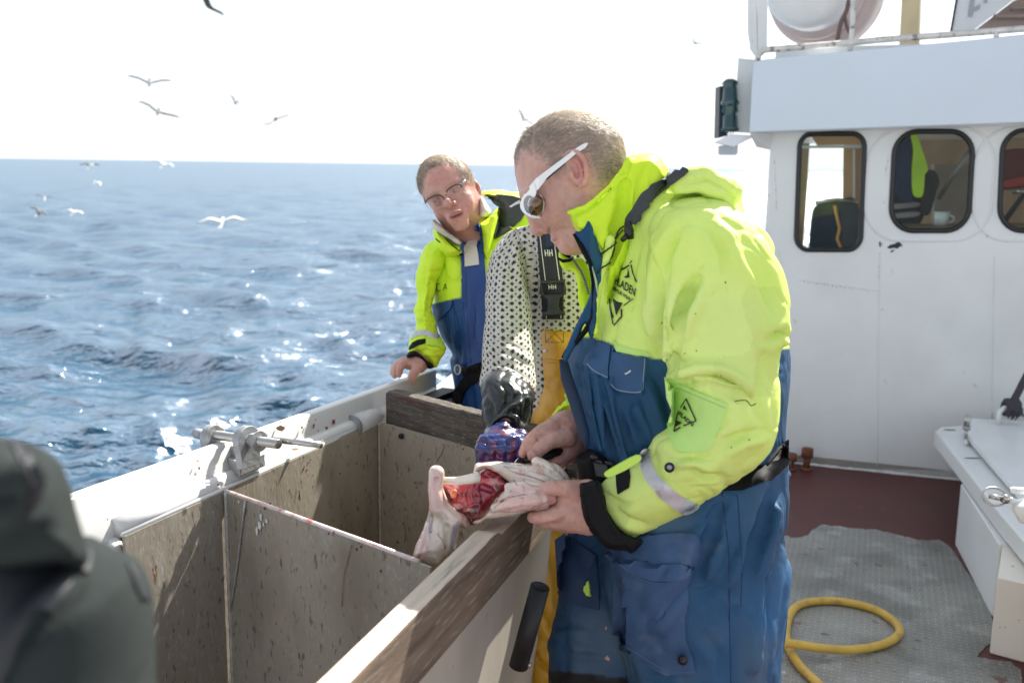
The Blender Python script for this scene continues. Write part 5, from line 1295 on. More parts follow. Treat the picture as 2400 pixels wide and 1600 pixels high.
    def prints(name, lines, tris, texts, bvh, parent):
        VV, FF = [], []
        def addp(V, F): o = len(VV); VV.extend(V); FF.extend([tuple(i+o for i in f) for f in F])
        for a, b, w_ in lines: addp(*seg_poly(*a, *b, w_))
        for t in tris:
            P = [Vector(p) for p in t]; x0, y0 = np.min(t, 0); x1, y1 = np.max(t, 0); gx, gy = np.meshgrid(np.arange(x0, x1, 6), np.arange(y0, y1, 6)); gx = gx.ravel(); gy = gy.ravel()
            ok = poly_sdf(np.array(t, float), gx, gy) < -2; v2, _, f2, _, _, _ = delaunay_2d_cdt(P+[Vector((a, b)) for a, b in zip(gx[ok], gy[ok])], [], [list(range(len(t)))], 1, 1e-5)
            addp([tuple(p) for p in v2], [tuple(f) for f in f2])
        for s_, o_, ex, ey, bold in texts:
            V, F = text_polys(s_, 1, bold); addp([(o_[0]+ex[0]*x+ey[0]*y, o_[1]+ex[1]*x+ey[1]*y) for x, y in V], F)
        return decal(name, VV, FF, bvh, ink, parent, lambda x, y: (x, y), lift=.0014)
    prints('sleeve_print', [((1609, 934), (1632, 986), 3), ((1632, 986), (1602, 998), 3), ((1596, 1001), (1580, 1011), 3), ((1609, 934), (1596, 955), 2.5), ((1588, 975), (1580, 1011), 2.5), ((1592, 962), (1587, 977), 2.5)],
           [[(1605, 948), (1611, 962), (1604, 958), (1601, 960)], [(1586, 985), (1600, 990), (1583, 1001)]], [('FLADN', (1590, 970), (10.5, 9.5), (7, -9.5), .03)], bvh_of(*[o for o in root.children if o.name.startswith('sleeve_pocket')]), root)
    # ---- cuff
    Cf = Sculpt((1335, 1110, 1.66), (1530, 1320, 1.84), .0026)
    Cf.infl([(1357, 1134), (1376, 1129), (1404, 1124), (1420, 1160), (1430, 1200), (1456, 1240), (1488, 1258), (1508, 1268), (1480, 1298), (1462, 1290), (1424, 1286), (1396, 1262), (1370, 1222), (1359, 1180)], 1.745, .0545, .010, 0)
    Cf.tube([(1376, 1140, 1.69), (1388, 1190, 1.683), (1412, 1232, 1.685), (1446, 1262, 1.69)], [.002]*4, .004, 'cut')
    sculpt_obj('cuff', Cf, blackfab, root, disp=folds(.0016, (24, 24, 24), 3, fine=.0010))
    # ---- far sleeve
    Fs = Sculpt((1270, 880, 1.84), (1480, 1080, 2.06), .003)
    Fs.infl([(1290, 985), (1300, 962), (1322, 938), (1345, 925), (1440, 880), (1460, 1000), (1385, 1040), (1366, 1010), (1352, 985), (1330, 966), (1308, 968)], 1.965, .05, .045, 0, grad=(.03, 0))
    sculpt_obj('far_sleeve', Fs, fabric, root, disp=folds(.003, (16, 16, 16), 5), colfn=lambda px, py, V: np.tile(YEL*.9, (len(px), 1)))
    pxprism('far_cuff_tab', [(1322, 925), (1334, 916), (1340, 940), (1330, 946)], 1.90, .006, yf, root)
    # ---- trousers
    Tr = Sculpt((1250, 1040, 1.66), (1880, 2190, 2.14), .0055)
    Tr.infl([(1392, 1060), (1500, 1052), (1640, 1052), (1780, 1052), (1845, 1048), (1850, 1160), (1848, 1300), (1842, 1450), (1836, 1600), (1830, 1800), (1815, 2120), (1540, 2120), (1500, 1800), (1465, 1600), (1440, 1500), (1424, 1420), (1412, 1330), (1400, 1250), (1380, 1160)], 1.885, .155, .13, 0)
    Tr.infl([(1400, 1090), (1345, 1190), (1328, 1240), (1306, 1336), (1300, 1390), (1288, 1476), (1277, 1512), (1281, 1560), (1300, 1800), (1320, 2090), (1500, 2090), (1540, 1600), (1560, 1200)], 2.00, .10, .10, .03)
    for pts, r in (([(1428, 1350, 1.80), (1455, 1500, 1.80), (1475, 1600, 1.80)], .012), ([(1700, 1180, 1.735), (1650, 1300, 1.732), (1640, 1360, 1.735)], .008), ([(1810, 1120, 1.76), (1770, 1260, 1.745), (1740, 1380, 1.738)], .012), ([(1840, 1250, 1.80), (1810, 1400, 1.77), (1790, 1560, 1.76)], .009), ([(1560, 1400, 1.735), (1510, 1480, 1.735), (1490, 1540, 1.74)], .007)):
        Tr.tube(pts, [r*.4, r, r*.5], .016, 'cut')
    for pts, r in (([(1790, 1130, 1.76), (1745, 1270, 1.748), (1715, 1400, 1.742)], .014), ([(1822, 1200, 1.785), (1795, 1350, 1.76), (1770, 1560, 1.75)], .012), ([(1520, 1200, 1.745), (1560, 1290, 1.74)], .012), ([(1600, 1380, 1.735), (1540, 1470, 1.735)], .010)): Tr.tube(pts, r, .022)
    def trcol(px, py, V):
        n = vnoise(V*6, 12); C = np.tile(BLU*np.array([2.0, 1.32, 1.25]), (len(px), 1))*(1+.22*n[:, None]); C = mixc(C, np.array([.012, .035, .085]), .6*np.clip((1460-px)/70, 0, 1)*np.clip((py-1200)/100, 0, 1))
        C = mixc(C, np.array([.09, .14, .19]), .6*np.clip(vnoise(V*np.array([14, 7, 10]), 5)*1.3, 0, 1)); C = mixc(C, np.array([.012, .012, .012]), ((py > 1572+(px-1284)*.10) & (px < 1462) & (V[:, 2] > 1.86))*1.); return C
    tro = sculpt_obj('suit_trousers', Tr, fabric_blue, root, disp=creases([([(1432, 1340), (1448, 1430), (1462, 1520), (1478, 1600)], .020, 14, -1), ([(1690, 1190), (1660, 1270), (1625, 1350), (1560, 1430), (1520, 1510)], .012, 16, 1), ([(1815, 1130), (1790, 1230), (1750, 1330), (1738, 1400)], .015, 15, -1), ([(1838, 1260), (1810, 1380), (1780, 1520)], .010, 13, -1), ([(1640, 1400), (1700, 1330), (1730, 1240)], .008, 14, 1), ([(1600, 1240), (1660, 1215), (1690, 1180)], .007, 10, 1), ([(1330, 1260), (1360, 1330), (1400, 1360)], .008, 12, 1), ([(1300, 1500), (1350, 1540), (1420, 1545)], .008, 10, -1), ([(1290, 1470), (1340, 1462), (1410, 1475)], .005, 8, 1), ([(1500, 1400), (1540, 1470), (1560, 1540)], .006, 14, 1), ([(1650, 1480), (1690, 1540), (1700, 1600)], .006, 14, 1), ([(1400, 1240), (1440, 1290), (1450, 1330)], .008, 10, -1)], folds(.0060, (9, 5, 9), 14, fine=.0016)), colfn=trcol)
    bt = bvh_of(tro); bf = M('blue_pocket', (.026, .070, .155), .66, var=.2, vscale=12, bump=.0004, bscale=380, bump2=.0012, b2scale=30, spots=[((.12, .17, .25), 20, .58, .75, .4)])
    drape('cargo_pocket', [(1440, 1313), (1442, 1400), (1444, 1470), (1450, 1508), (1491, 1534), (1540, 1564), (1566, 1578), (1631, 1577), (1624, 1541), (1607, 1497), (1603, 1439), (1610, 1388), (1622, 1330)], bt, bf, root, thick=.011, n=0, step=9)
    bt2 = bvh_of(tro, [o for o in root.children if o.name.startswith('cargo_pocket')][0])
    drape('pocket_flap', [(1416, 1298), (1440, 1279), (1480, 1264), (1522, 1252), (1631, 1252), (1633, 1300), (1612, 1345), (1597, 1356), (1542, 1361), (1491, 1345), (1450, 1318)], bt2, bf, root, thick=.006, n=2, step=9)
    tubeo('pocket_snap', [W(1600, 1546, 1.700), W(1600, 1546, 1.74)], .0085, blackplastic, root, seg=16)
    seams('seam', [[(1692, 1150), (1703, 1240), (1709, 1320), (1710, 1456), (1713, 1600)], [(1728, 1160), (1738, 1300), (1736, 1420)]], bt, .0011, navy_trim, root)
    for ln_ in ([(1422, 1302), (1452, 1322), (1492, 1350), (1542, 1366), (1596, 1360)], [(1452, 1504), (1492, 1530), (1566, 1572), (1626, 1572)]): seams('pocket_seam', [ln_], bvh_of(tro, *[o for o in root.children if 'pocket' in o.name]), .0012, thread, root)
    drape('knee_patch', [(1300, 1265), (1322, 1250), (1400, 1300), (1408, 1380), (1405, 1428), (1360, 1418), (1320, 1405), (1306, 1372)], bt, M('navy_pocket', (.012, .04, .10), .7, var=.2), root, thick=.006)
    drape('yellow_scrap', [(1371, 1371), (1383, 1363), (1389, 1394), (1380, 1392)], bt, yf, root, thick=.012, step=4)
    # ---- belt
    drape('belt', [(1690, 1150), (1730, 1130), (1790, 1092), (1822, 1050), (1848, 1030), (1846, 1086), (1800, 1125), (1740, 1148)], bvh_of(to, tro), blackfab, root, thick=.006)
    Bl = Sculpt((1335, 1030, 1.72), (1470, 1170, 1.90), .003); Bl.infl([(1350, 1082), (1352, 1068), (1378, 1050), (1400, 1060), (1440, 1078), (1478, 1092), (1470, 1150), (1400, 1160), (1376, 1150), (1360, 1130)], 1.83, .06, .02, 0)
    Bl.ell((1368, 1066, 1.80), (.018, .008, .05), 10, k=.003, op='cut')
    sculpt_obj('belt_front', Bl, blackfab, root)
    for x0, y0, x1, y1 in ((1385, 1072, 1402, 1076), (1396, 1078, 1412, 1092), (1418, 1086, 1440, 1090)): tubeo('buckle', [W(x0, y0, 1.762), W((x0+x1)/2+3, (y0+y1)/2-3, 1.758), W(x1, y1, 1.762)], .0042, blackplastic, root, seg=8)
    pxprism('buckle_plate', [(1390, 1082), (1424, 1088), (1430, 1122), (1396, 1118)], 1.756, .010, blackplastic, root, bevel=.003)
    # ---- front placket, flaps and dark pocket on the chest
    bt = bvh_of(to); bk = bvh_of(to, *[o for o in root.children if o.name.startswith('collar')])
    Pk = Sculpt((1305, 500, 1.70), (1430, 1080, 1.86), .0028)
    Pk.infl([(1376, 516), (1388, 528), (1404, 572), (1419, 612), (1416, 650), (1404, 700), (1402, 740), (1398, 770), (1384, 800), (1372, 760), (1355, 800), (1330, 850), (1316, 838), (1334, 792), (1360, 735), (1380, 690), (1384, 650), (1380, 615), (1364, 578), (1346, 545), (1362, 540)], 1.765, .012, .010, 0)
    sculpt_obj('placket', Pk, fabric_blue, root, disp=folds(.0016, (20, 20, 20), 8, fine=.0006), colfn=lambda px, py, V: mixc(np.tile(BLU*.9, (len(px), 1)), np.array([.015, .09, .13]), np.clip((700-py)/60, 0, 1)*(px > 1385)))
    tubeo('placket_edge', [W(x, y, c) for x, y, c in ((1347, 548, 1.764), (1366, 582, 1.76), (1384, 618, 1.757), (1389, 655, 1.756), (1390, 700, 1.756), (1388, 745, 1.756), (1372, 775, 1.758), (1350, 802, 1.762), (1330, 822, 1.766), (1318, 838, 1.77))], [.007, .010, .008, .005, .004, .006, .008, .008, .008, .004], blackfab, root, seg=8, flat=.4)
    tubeo('velcro_strip', [W(1388, 625, 1.752), W(1397, 660, 1.751), W(1402, 700, 1.751)], [.003, .007, .002], M('pale_strip', (.45, .52, .30), .8), root, seg=8, flat=.3)
    tubeo('lapel_edge', [W(x, y, c) for x, y, c in ((1320, 842, 1.79), (1328, 885, 1.78), (1349, 945, 1.775), (1370, 1016, 1.77), (1376, 1048, 1.77))], [.008, .012, .012, .010, .005], M('dark_edge', (.010, .025, .06), .7, var=.3), root, seg=8, flat=.4)
    fl = M('chest_flap', (.018, .068, .155), .66, var=.18, vscale=14, bump=.0004, bscale=380, bump2=.001, b2scale=30)
    drape('chest_pocket_flap', [(1433, 810), (1440, 826), (1495, 838), (1514, 838), (1511, 880), (1506, 918), (1502, 921), (1448, 918), (1426, 903), (1428, 860)], bt, fl, root, thick=.006)
    drape('chest_pocket_flap', [(1404, 800), (1430, 808), (1426, 840), (1424, 890), (1388, 872), (1371, 851), (1388, 820)], bt, fl, root, thick=.005)
    drape('yoke_hem', [(1436, 802), (1446, 824), (1495, 834), (1522, 836), (1520, 826), (1496, 822), (1450, 810), (1440, 796)], bt, yf2, root, thick=.0025, step=5)
    seams('pocket_stitch', [[(1432, 900), (1450, 914), (1502, 917), (1508, 880), (1511, 840)], [(1376, 851), (1392, 868), (1424, 884)]], bvh_of(to, *[o for o in root.children if 'chest' in o.name]), .0008, M('worn_thread', (.25, .33, .42), .8), root)
    tubeo('scratch', surf_pts([(1465, 876), (1472, 873), (1478, 868)], bvh_of(to, *[o for o in root.children if 'chest' in o.name])), .0016, M('paint_smear', (.6, .63, .66), .7), root, seg=5)
    # collar inner black strip under the hood, toggle and cord
    allc = bvh_of(*[o for o in root.children if o.name.split('.')[0] in ('collar', 'hood', 'suit_top')])
    drape('hood_lining', [(1566, 412), (1586, 400), (1614, 402), (1588, 424), (1552, 450), (1520, 480), (1504, 498), (1484, 526), (1470, 518), (1484, 492), (1498, 468), (1526, 434)], allc, M('dark_lining', (.03, .034, .038), .55, var=.2, bump=.0005), root, thick=.008, n=2, step=6, dmax=.3)
    tg = W(1474, 538, 1.748); tubeo('toggle', [W(1471, 520, 1.748), W(1474, 540, 1.745), W(1477, 560, 1.748)], [.006, .009, .007], blackplastic, root, seg=12)
    tubeo('toggle', [W(1459, 562, 1.75), W(1464, 558, 1.745), W(1468, 552, 1.745)], .005, blackplastic, root, seg=10)
    cd = [(1468, 530), (1455, 538), (1446, 552), (1438, 572), (1420, 590), (1404, 606), (1398, 622), (1408, 632)]
    cd2 = [(1462, 540), (1444, 562), (1440, 590), (1434, 606), (1422, 620), (1412, 628), (1404, 640)]
    def cord(P): return [p-CF*.004 for p in surf_pts(P, allc, lift=.003)]
    tubeo('cord', cord(cd), .0016, blackplastic, root, seg=6); tubeo('cord', cord(cd2), .0016, blackplastic, root, seg=6)
    tubeo('chest_print_line', cord([(1481, 611), (1476, 618)]), .001, ink, root, seg=5)
    # chest print
    prints('chest_print', [((1475, 622), (1452, 636), 3.5), ((1452, 636), (1442, 650), 3), ((1479, 620), (1483, 640), 3), ((1483, 640), (1493, 662), 3), ((1430, 700), (1431, 722), 3), ((1431, 722), (1438, 745), 3), ((1438, 763), (1458, 742), 3), ((1458, 742), (1457, 724), 3), ((1462, 716), (1484, 700), 3), ((1431, 722), (1437, 760), 2.5)],
           [[(1472, 626), (1476, 650), (1468, 652), (1462, 650), (1470, 645)], [(1437, 700), (1459, 710), (1444, 740)]],
           [('FLADEN', (1441, 665), (13.2, 8.2), (4, -26), .02), ('RESCUE WEAR', (1436, 678), (6.2, 4.2), (1.5, -11), .03)], bt, root)
    # far collar flap with zip, seen under the chin
    Fc = Sculpt((1295, 560, 1.88), (1400, 790, 2.02), .0028)
    Fc.infl([(1306, 572), (1318, 588), (1344, 602), (1366, 604), (1384, 640), (1386, 690), (1372, 740), (1362, 730), (1354, 690), (1350, 660), (1340, 640), (1318, 632), (1308, 606)], 1.95, .016, .012, 0)
    sculpt_obj('far_lapel', Fc, fabric, root, disp=folds(.002, (22, 22, 22), 2), colfn=lambda px, py, V: np.tile(YEL*.9, (len(px), 1)))
    zp = [(1338, 602), (1350, 618), (1362, 636), (1372, 660), (1380, 690)]
    tubeo('zip_tape', [W(x, y, 1.928) for x, y in zp], .005, blackfab, root, seg=6, flat=.4)
    zb = bmesh.new(); zz = catmull(zp, 7)
    for i in range(0, len(zz)-1):
        x, y = zz[i]; dx, dy = zz[i+1]-zz[i]; L_ = math.hypot(dx, dy); nx, ny = -dy/L_, dx/L_; add_prism(zb, [W(x-nx*3, y-ny*3, 1.922), W(x+nx*3, y+ny*3, 1.922), W(x+nx*3+dx*.5, y+ny*3+dy*.5, 1.922), W(x-nx*3+dx*.5, y-ny*3+dy*.5, 1.922)], CF*.003)
    obj('zip_teeth', zb, steel, root)
    tubeo('lapel_edge', [W(x, y, 1.93) for x, y in ((1304, 566), (1310, 584), (1326, 598), (1344, 606))], .0035, blackfab, root, seg=6)
    tubeo('zip_pull', [W(x, y, 1.92) for x, y in ((1306, 604), (1320, 612), (1336, 610), (1342, 606))], [.004, .007, .006, .003], blackfab, root, seg=8, flat=.5)
    # boots
    for x, c in ((1680, 1.86), (1400, 1.99)):
        Bo = Sculpt((x-190, 1960, c-.12), (x+120, 2260, c+.12), .007); y0 = 2110 if c < 1.9 else 2050
        Bo.tube([(x, y0-60, c), (x, y0+10, c)], [.055, .05], .02); Bo.tube([(x+25, y0+50, c), (x-60, y0+58, c), (x-120, y0+64, c)], [.045, .042, .038], .03)
        sculpt_obj('boot', Bo, blackplastic, root)
    return root
def knife():
    t = thing('knife', 'black-handled knife in the right hand of the man in sunglasses, cutting the fish', 'knife', W(1250, 1075, 1.885))
    tubeo('handle', [W(1326, 1052, 1.905), W(1290, 1064, 1.892), W(1250, 1076, 1.880), (W(1226, 1078, 1.872))], [.010, .012, .011, .009], blackplastic, t, seg=12, flat=.75)
    b = W(1228, 1078, 1.872); bm = bmesh.new(); add_prism(bm, [b, b+Vector((-.012, -.02, .010)), b+Vector((-.055, -.10, -.02)), b+Vector((-.05, -.10, -.028)), b+Vector((-.0, -.01, -.012))], Vector((.0015, 0, 0))); obj('blade', bm, steel, t)
P1 = man1(); knife()
# ================================================================ the man in glasses at the rail
def man2():
    root = thing('person', 'man with glasses in clean yellow and blue flotation suit resting one hand on the rail', 'person', (-.1, 2.8, 0))
    H = Sculpt((965, 335, 2.56), (1180, 640, 2.95), .0030)
    H.infl([(980, 424), (982, 404), (990, 384), (1008, 369), (1036, 362), (1062, 370), (1080, 388), (1096, 414), (1108, 430), (1120, 450), (1124, 470), (1122, 499), (1112, 524), (1096, 540), (1079, 545), (1058, 540), (1042, 529), (1022, 507), (1010, 484), (998, 466), (988, 448)], 2.785, .098, .085, 0, tf=lambda px, py: 1-.22*np.clip((py-470)/80, 0, 1))
    H.ell((1046, 425, 2.75), (.072, .06, .07), 16, k=.03)
    # brow, sockets, cheeks
    H.tube([(1000, 463, 2.700), (1018, 452, 2.690), (1036, 446, 2.688)], [.007, .009, .007], .012); H.tube([(1044, 440, 2.686), (1062, 428, 2.688), (1080, 424, 2.700)], [.007, .009, .007], .012)
    H.ell((1020, 470, 2.688), (.015, .009, .009), 28, k=.010, op='cut'); H.ell((1065, 446, 2.686), (.016, .009, .009), 28, k=.010, op='cut')
    H.ell((1020, 470, 2.706), (.0125, .010, .0125), k=.002); H.ell((1065, 446, 2.704), (.0125, .010, .0125), k=.002)
    H.tube([(1011, 474, 2.694), (1020, 467, 2.690), (1030, 466, 2.694)], [.0018, .0032, .0018], .003); H.tube([(1055, 452, 2.692), (1064, 442, 2.688), (1076, 440, 2.694)], [.0018, .0032, .0018], .003)
    H.tube([(1012, 480, 2.696), (1022, 479, 2.690), (1032, 474, 2.694)], [.001, .0022, .001], .004); H.tube([(1058, 458, 2.692), (1068, 455, 2.688), (1078, 448, 2.694)], [.001, .0022, .001], .004)
    H.ell((1030, 492, 2.712), (.013, .018, .012), 30, k=.02); H.ell((1090, 472, 2.712), (.018, .026, .012), 30, k=.025)
    H.tube([(1038, 452, 2.690), (1044, 466, 2.672), (1049, 478, 2.657)], [.0075, .0095, .0125], .008)
    H.ell((1042, 484, 2.672), (.0085, .0065, .009), k=.004); H.ell((1062, 475, 2.672), (.0085, .0065, .009), k=.004)
    H.ell((1045, 487, 2.660), (.0036, .0026, .005), k=.0015, op='cut'); H.ell((1059, 481, 2.660), (.0036, .0026, .005), k=.0015, op='cut')
    H.tube([(1039, 487, 2.690), (1036, 500, 2.694), (1042, 514, 2.70)], [.001, .0014, .001], .009, 'cut'); H.tube([(1068, 472, 2.686), (1084, 486, 2.690), (1090, 502, 2.70)], [.001, .0016, .001], .009, 'cut')
    # mouth, half open
    H.ell((1070, 507, 2.700), (.028, .020, .018), 26, k=.028)
    H.tube([(1054, 504, 2.680), (1063, 496, 2.673), (1074, 493, 2.673), (1085, 492, 2.682)], [.0018, .0030, .0030, .0015], .004)
    H.tube([(1058, 514, 2.682), (1071, 517, 2.675), (1084, 505, 2.680)], [.002, .0040, .002], .005)
    H.ell((1069, 505.5, 2.674), (.0175, .0052, .018), 24, k=.003, op='cut'); H.ell((1065, 503.5, 2.689), (.011, .0022, .004), 24, k=.001)
    H.ell((1080, 530, 2.712), (.020, .012, .012), 20, k=.025); H.tube([(1060, 519, 2.678), (1074, 520, 2.676), (1086, 512, 2.682)], [.001, .002, .001], .006, 'cut')
    H.tube([(1028, 458, 2.682), (1033, 466, 2.684)], .0014, .003, 'cut')
    for y in (-22, -32): H.tube([(1005+y*-.1, 456+y, 2.69), (1028, 440+y, 2.683), (1052, 428+y, 2.69)], [.0006, .001, .0006], .005, 'cut')
    # ear
    H.ell((1114, 442, 2.790), (.013, .028, .016), 24, k=.006)
    H.tube([(1106, 424, 2.772), (1116, 428, 2.774), (1123, 440, 2.776), (1124, 454, 2.778), (1117, 462, 2.776)], .0042, .003, n=3)
    H.ell((1113, 443, 2.770), (.006, .013, .006), 24, k=.003, op='cut')
    H.tube([(1086, 500, 2.81), (1112, 560, 2.83), (1140, 640, 2.84)], [.062, .062, .066], .03)
    # right hand on the rail
    G = Sculpt((905, 810, 2.60), (1040, 905, 2.86), .0026)
    G.infl([(948, 850), (962, 838), (985, 832), (1002, 842), (1002, 862), (986, 874), (966, 868), (950, 864)], 2.735, .022, .020, 0)
    fingers(G, [([(978, 862, 2.715), (972, 872, 2.705), (966, 882, 2.700), (967, 889, 2.700)], [.0155, .0125, .0115, .0095]),
                ([(958, 850, 2.725), (944, 854, 2.715), (937, 864, 2.710), (936, 877, 2.712)], [.0135, .0115, .0105, .0088]),
                ([(952, 846, 2.735), (936, 852, 2.730), (927, 864, 2.728), (925, 880, 2.730)], [.0125, .0110, .0100, .0085]),
                ([(954, 844, 2.745), (934, 850, 2.745), (923, 862, 2.745), (920, 876, 2.748)], [.0115, .0098, .0090, .0076]),
                ([(962, 842, 2.752), (944, 846, 2.756), (930, 858, 2.758), (928, 872, 2.760)], [.0115, .0095, .0085, .0075])], .004)
    G.tube([(982, 848, 2.738), (990, 828, 2.75)], [.022, .020], .012, sq=.75)
    B = lowbody([([(1140, 620, 2.84), (1160, 700, 2.89), (1170, 960, 2.92), (1170, 1080, 2.94)], [.07, .09, .10, .10], 1), ([(1130, 640, 2.88), (1040, 640, 2.87), (1004, 670, 2.80), (992, 740, 2.785), (996, 800, 2.77), (990, 835, 2.755)], [.06, .028, .022, .020, .020, .022], 1),
                 ([(1180, 660, 2.9), (1280, 620, 2.92), (1325, 740, 2.92), (1310, 880, 2.87)], [.06, .04, .035, .03], 1), ([(1150, 1060, 2.94), (1110, 1500, 2.95), (1110, 1720, 2.95)], [.08, .055, .04], 1), ([(1190, 1060, 2.94), (1210, 1500, 2.98), (1210, 1720, 2.98)], [.08, .055, .04], 1)])
    def col(px, py, V):
        n = vnoise(V*30, 1); C = np.tile(SKIN*np.array([1.0, .93, .90]), (len(px), 1))*(1+.10*n[:, None])
        red = np.array([.56, .20, .17])
        C = mixc(C, red, .45*blob(px, py, 1092, 490, 22)+.35*blob(px, py, 1022, 497, 14)+.5*blob(px, py, 1051, 478, 9)+.7*blob(px, py, 1116, 442, 9, 20)+.4*blob(px, py, 1030, 420, 30, 20))
        C = mixc(C, np.array([.48, .17, .15]), .6*np.clip(1-line_dist(px, py, [(1055, 507), (1068, 499), (1084, 495)])[0]/3, 0, 1)*(V[:, 2] < 2.69)+.6*np.clip(1-line_dist(px, py, [(1058, 513), (1070, 514), (1082, 503)])[0]/4, 0, 1)*(V[:, 2] < 2.69))
        C = mixc(C, np.array([.10, .02, .02]), .9*np.clip(1.2-line_dist(px, py, [(1056, 510), (1068, 507), (1083, 500)])[0]/3.6, 0, 1)*(V[:, 2] < 2.72)*(V[:, 2] > 2.66))
        C = mixc(C, np.array([.16, .10, .08]), .55*np.clip(1.1-line_dist(px, py, [(1011, 471), (1020, 466), (1031, 465)])[0]/2, 0, 1)*(py < 560)+.55*np.clip(1.1-line_dist(px, py, [(1055, 449), (1064, 442), (1077, 440)])[0]/2, 0, 1)*(py < 560))
        for x, y in ((1020, 473), (1064, 449)):
            C = mixc(C, np.array([.55, .50, .46]), .7*blob(px, py, x, y, 7, 2.6, 28)); C = mixc(C, np.array([.05, .06, .07]), .95*blob(px, py, x, y, 2.8))
        C = mixc(C, np.array([.26, .20, .14]), .35*np.clip(1.1-line_dist(px, py, [(999, 462), (1016, 451), (1034, 448)])[0]/3, 0, 1)+.35*np.clip(1.1-line_dist(px, py, [(1046, 439), (1062, 427), (1080, 424)])[0]/3, 0, 1))
        hm = hmask(px, py); C = mixc(C, np.array([.28, .22, .17]), .6*hm*(py < 560))
        C = mixc(C, np.array([.55, .24, .19]), .3*(py > 800)*(.5+.5*vnoise(V*60, 7)))
        return C
    hp = catmull([(976, 450), (970, 400), (990, 350), (1036, 335), (1085, 360), (1112, 420), (1112, 438), (1100, 424), (1084, 424), (1078, 404), (1064, 390), (1044, 386), (1022, 392), (1004, 402), (994, 420), (992, 446), (986, 456)], 3, True)
    def hmask(px, py): return np.clip(.5-poly_sdf(hp, px, py)/8, 0, 1)
    body = sculpt_obj('body', [H, G, B], skin, root, disp=soft_skin, colfn=col)
    def hm2(px, py, L, N): return hmask(px, py)*(py < 470)*(L[:, 2] < 2.98)
    def flow(px, py, L, N): return np.stack([-.8+.3*vnoise(L*25, 2), .45+.3*vnoise(L*25, 3), .25+0*px], 1)
    def hcol(px, py, r):
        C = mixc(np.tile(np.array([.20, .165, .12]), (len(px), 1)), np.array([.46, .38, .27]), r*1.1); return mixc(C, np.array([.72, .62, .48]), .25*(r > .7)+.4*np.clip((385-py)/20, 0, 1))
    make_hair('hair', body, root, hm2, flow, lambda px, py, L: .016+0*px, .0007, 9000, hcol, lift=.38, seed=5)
    # glasses
    gl = bpy.data.objects.new('glasses', None); COL.objects.link(gl); gl.parent = root
    lg0 = bpy.data.materials.new('clear_lens'); lg0.use_nodes = True; nn_ = lg0.node_tree.nodes; nn_.clear(); o_ = nn_.new('ShaderNodeOutputMaterial'); t_ = nn_.new('ShaderNodeBsdfTransparent'); g_ = nn_.new('ShaderNodeBsdfGlossy'); g_.inputs['Roughness'].default_value = .05; x_ = nn_.new('ShaderNodeMixShader'); x_.inputs[0].default_value = .015; lg0.node_tree.links.new(t_.outputs[0], x_.inputs[1]); lg0.node_tree.links.new(g_.outputs[0], x_.inputs[2]); lg0.node_tree.links.new(x_.outputs[0], o_.inputs[0])
    dk = M('dark_frame', (.02, .017, .016), .25, coat=.4); lg = lg0
    c1 = lambda x, y: 2.655+abs(x-1042)*.0006
    for top, low in (([(997, 477), (1001, 469), (1010, 463), (1022, 458), (1035, 459), (1040, 468)], [(1040, 468), (1038, 480), (1028, 488), (1014, 491), (1003, 486), (997, 477)]),
                     ([(1046, 458), (1047, 449), (1054, 441), (1066, 434), (1079, 432), (1081, 440)], [(1081, 440), (1078, 452), (1070, 461), (1058, 466), (1048, 464), (1046, 458)])):
        tubeo('rim', [W(x, y, c1(x, y)) for x, y in catmull(top, 4)], .0019, dk, gl, seg=6); tubeo('lower_rim', [W(x, y, c1(x, y)) for x, y in catmull(low, 4)], .0006, steel, gl, seg=5)
        pxprism('lens', top[:-1]+low[:-1], lambda x, y: c1(x, y)+.001, .0012, lg, gl, n=2)
    tubeo('bridge', [W(1039, 462, 2.654), W(1043, 456, 2.651), W(1047, 453, 2.654)], .0013, M('brass', (.5, .35, .15), .3, metal=.9), gl, seg=6)
    tubeo('temple', [W(1081, 433, 2.680), W(1088, 424, 2.70), W(1097, 414, 2.745), (W(1110, 420, 2.80))], [.0022, .0042, .0036, .002], M('grey_temple', (.35, .42, .47), .25, coat=.4), gl, seg=8)
    tubeo('temple', [W(997, 474, 2.682), W(994, 468, 2.71), W(993, 455, 2.80)], .002, dk, gl, seg=6)
    # suit
    T = Sculpt((990, 560, 2.66), (1420, 1140, 3.10), .0046)
    T.infl([(1010, 570), (1050, 556), (1100, 540), (1160, 520), (1215, 468), (1290, 470), (1370, 560), (1385, 800), (1340, 1100), (1110, 1110), (1068, 1000), (1060, 900), (1052, 845), (1058, 832), (1046, 812), (1032, 790), (1020, 756), (1014, 715), (1008, 650)], 2.885, .155, .11, 0)
    def tcol(px, py, V):
        yb = np.where(px < 1083, 712-(px-1015)*.24, np.where(px < 1136, 590, 2000)); yb = np.where(px > 1136, 700, yb); t = np.clip((py-yb)/3+.5, 0, 1); n = vnoise(V*7, 2)
        xb = np.clip((px-1081)/3+.5, 0, 1)*(py > 560)*np.clip((1134-px)/3+.5, 0, 1); t = np.maximum(t*(py > 560), xb)
        B = np.tile(np.array([.008, .056, .19]), (len(px), 1))*(1+.2*n[:, None]); return mixc(mixc(np.tile(YEL, (len(px), 1)), YELF, .25*n), B, t)
    fm2 = M('suit_fabric_clean', None, .55, attr='Col', var=.05, vscale=9, bump=.0003, bscale=300, bump2=.0030, b2scale=24, spec=.35)
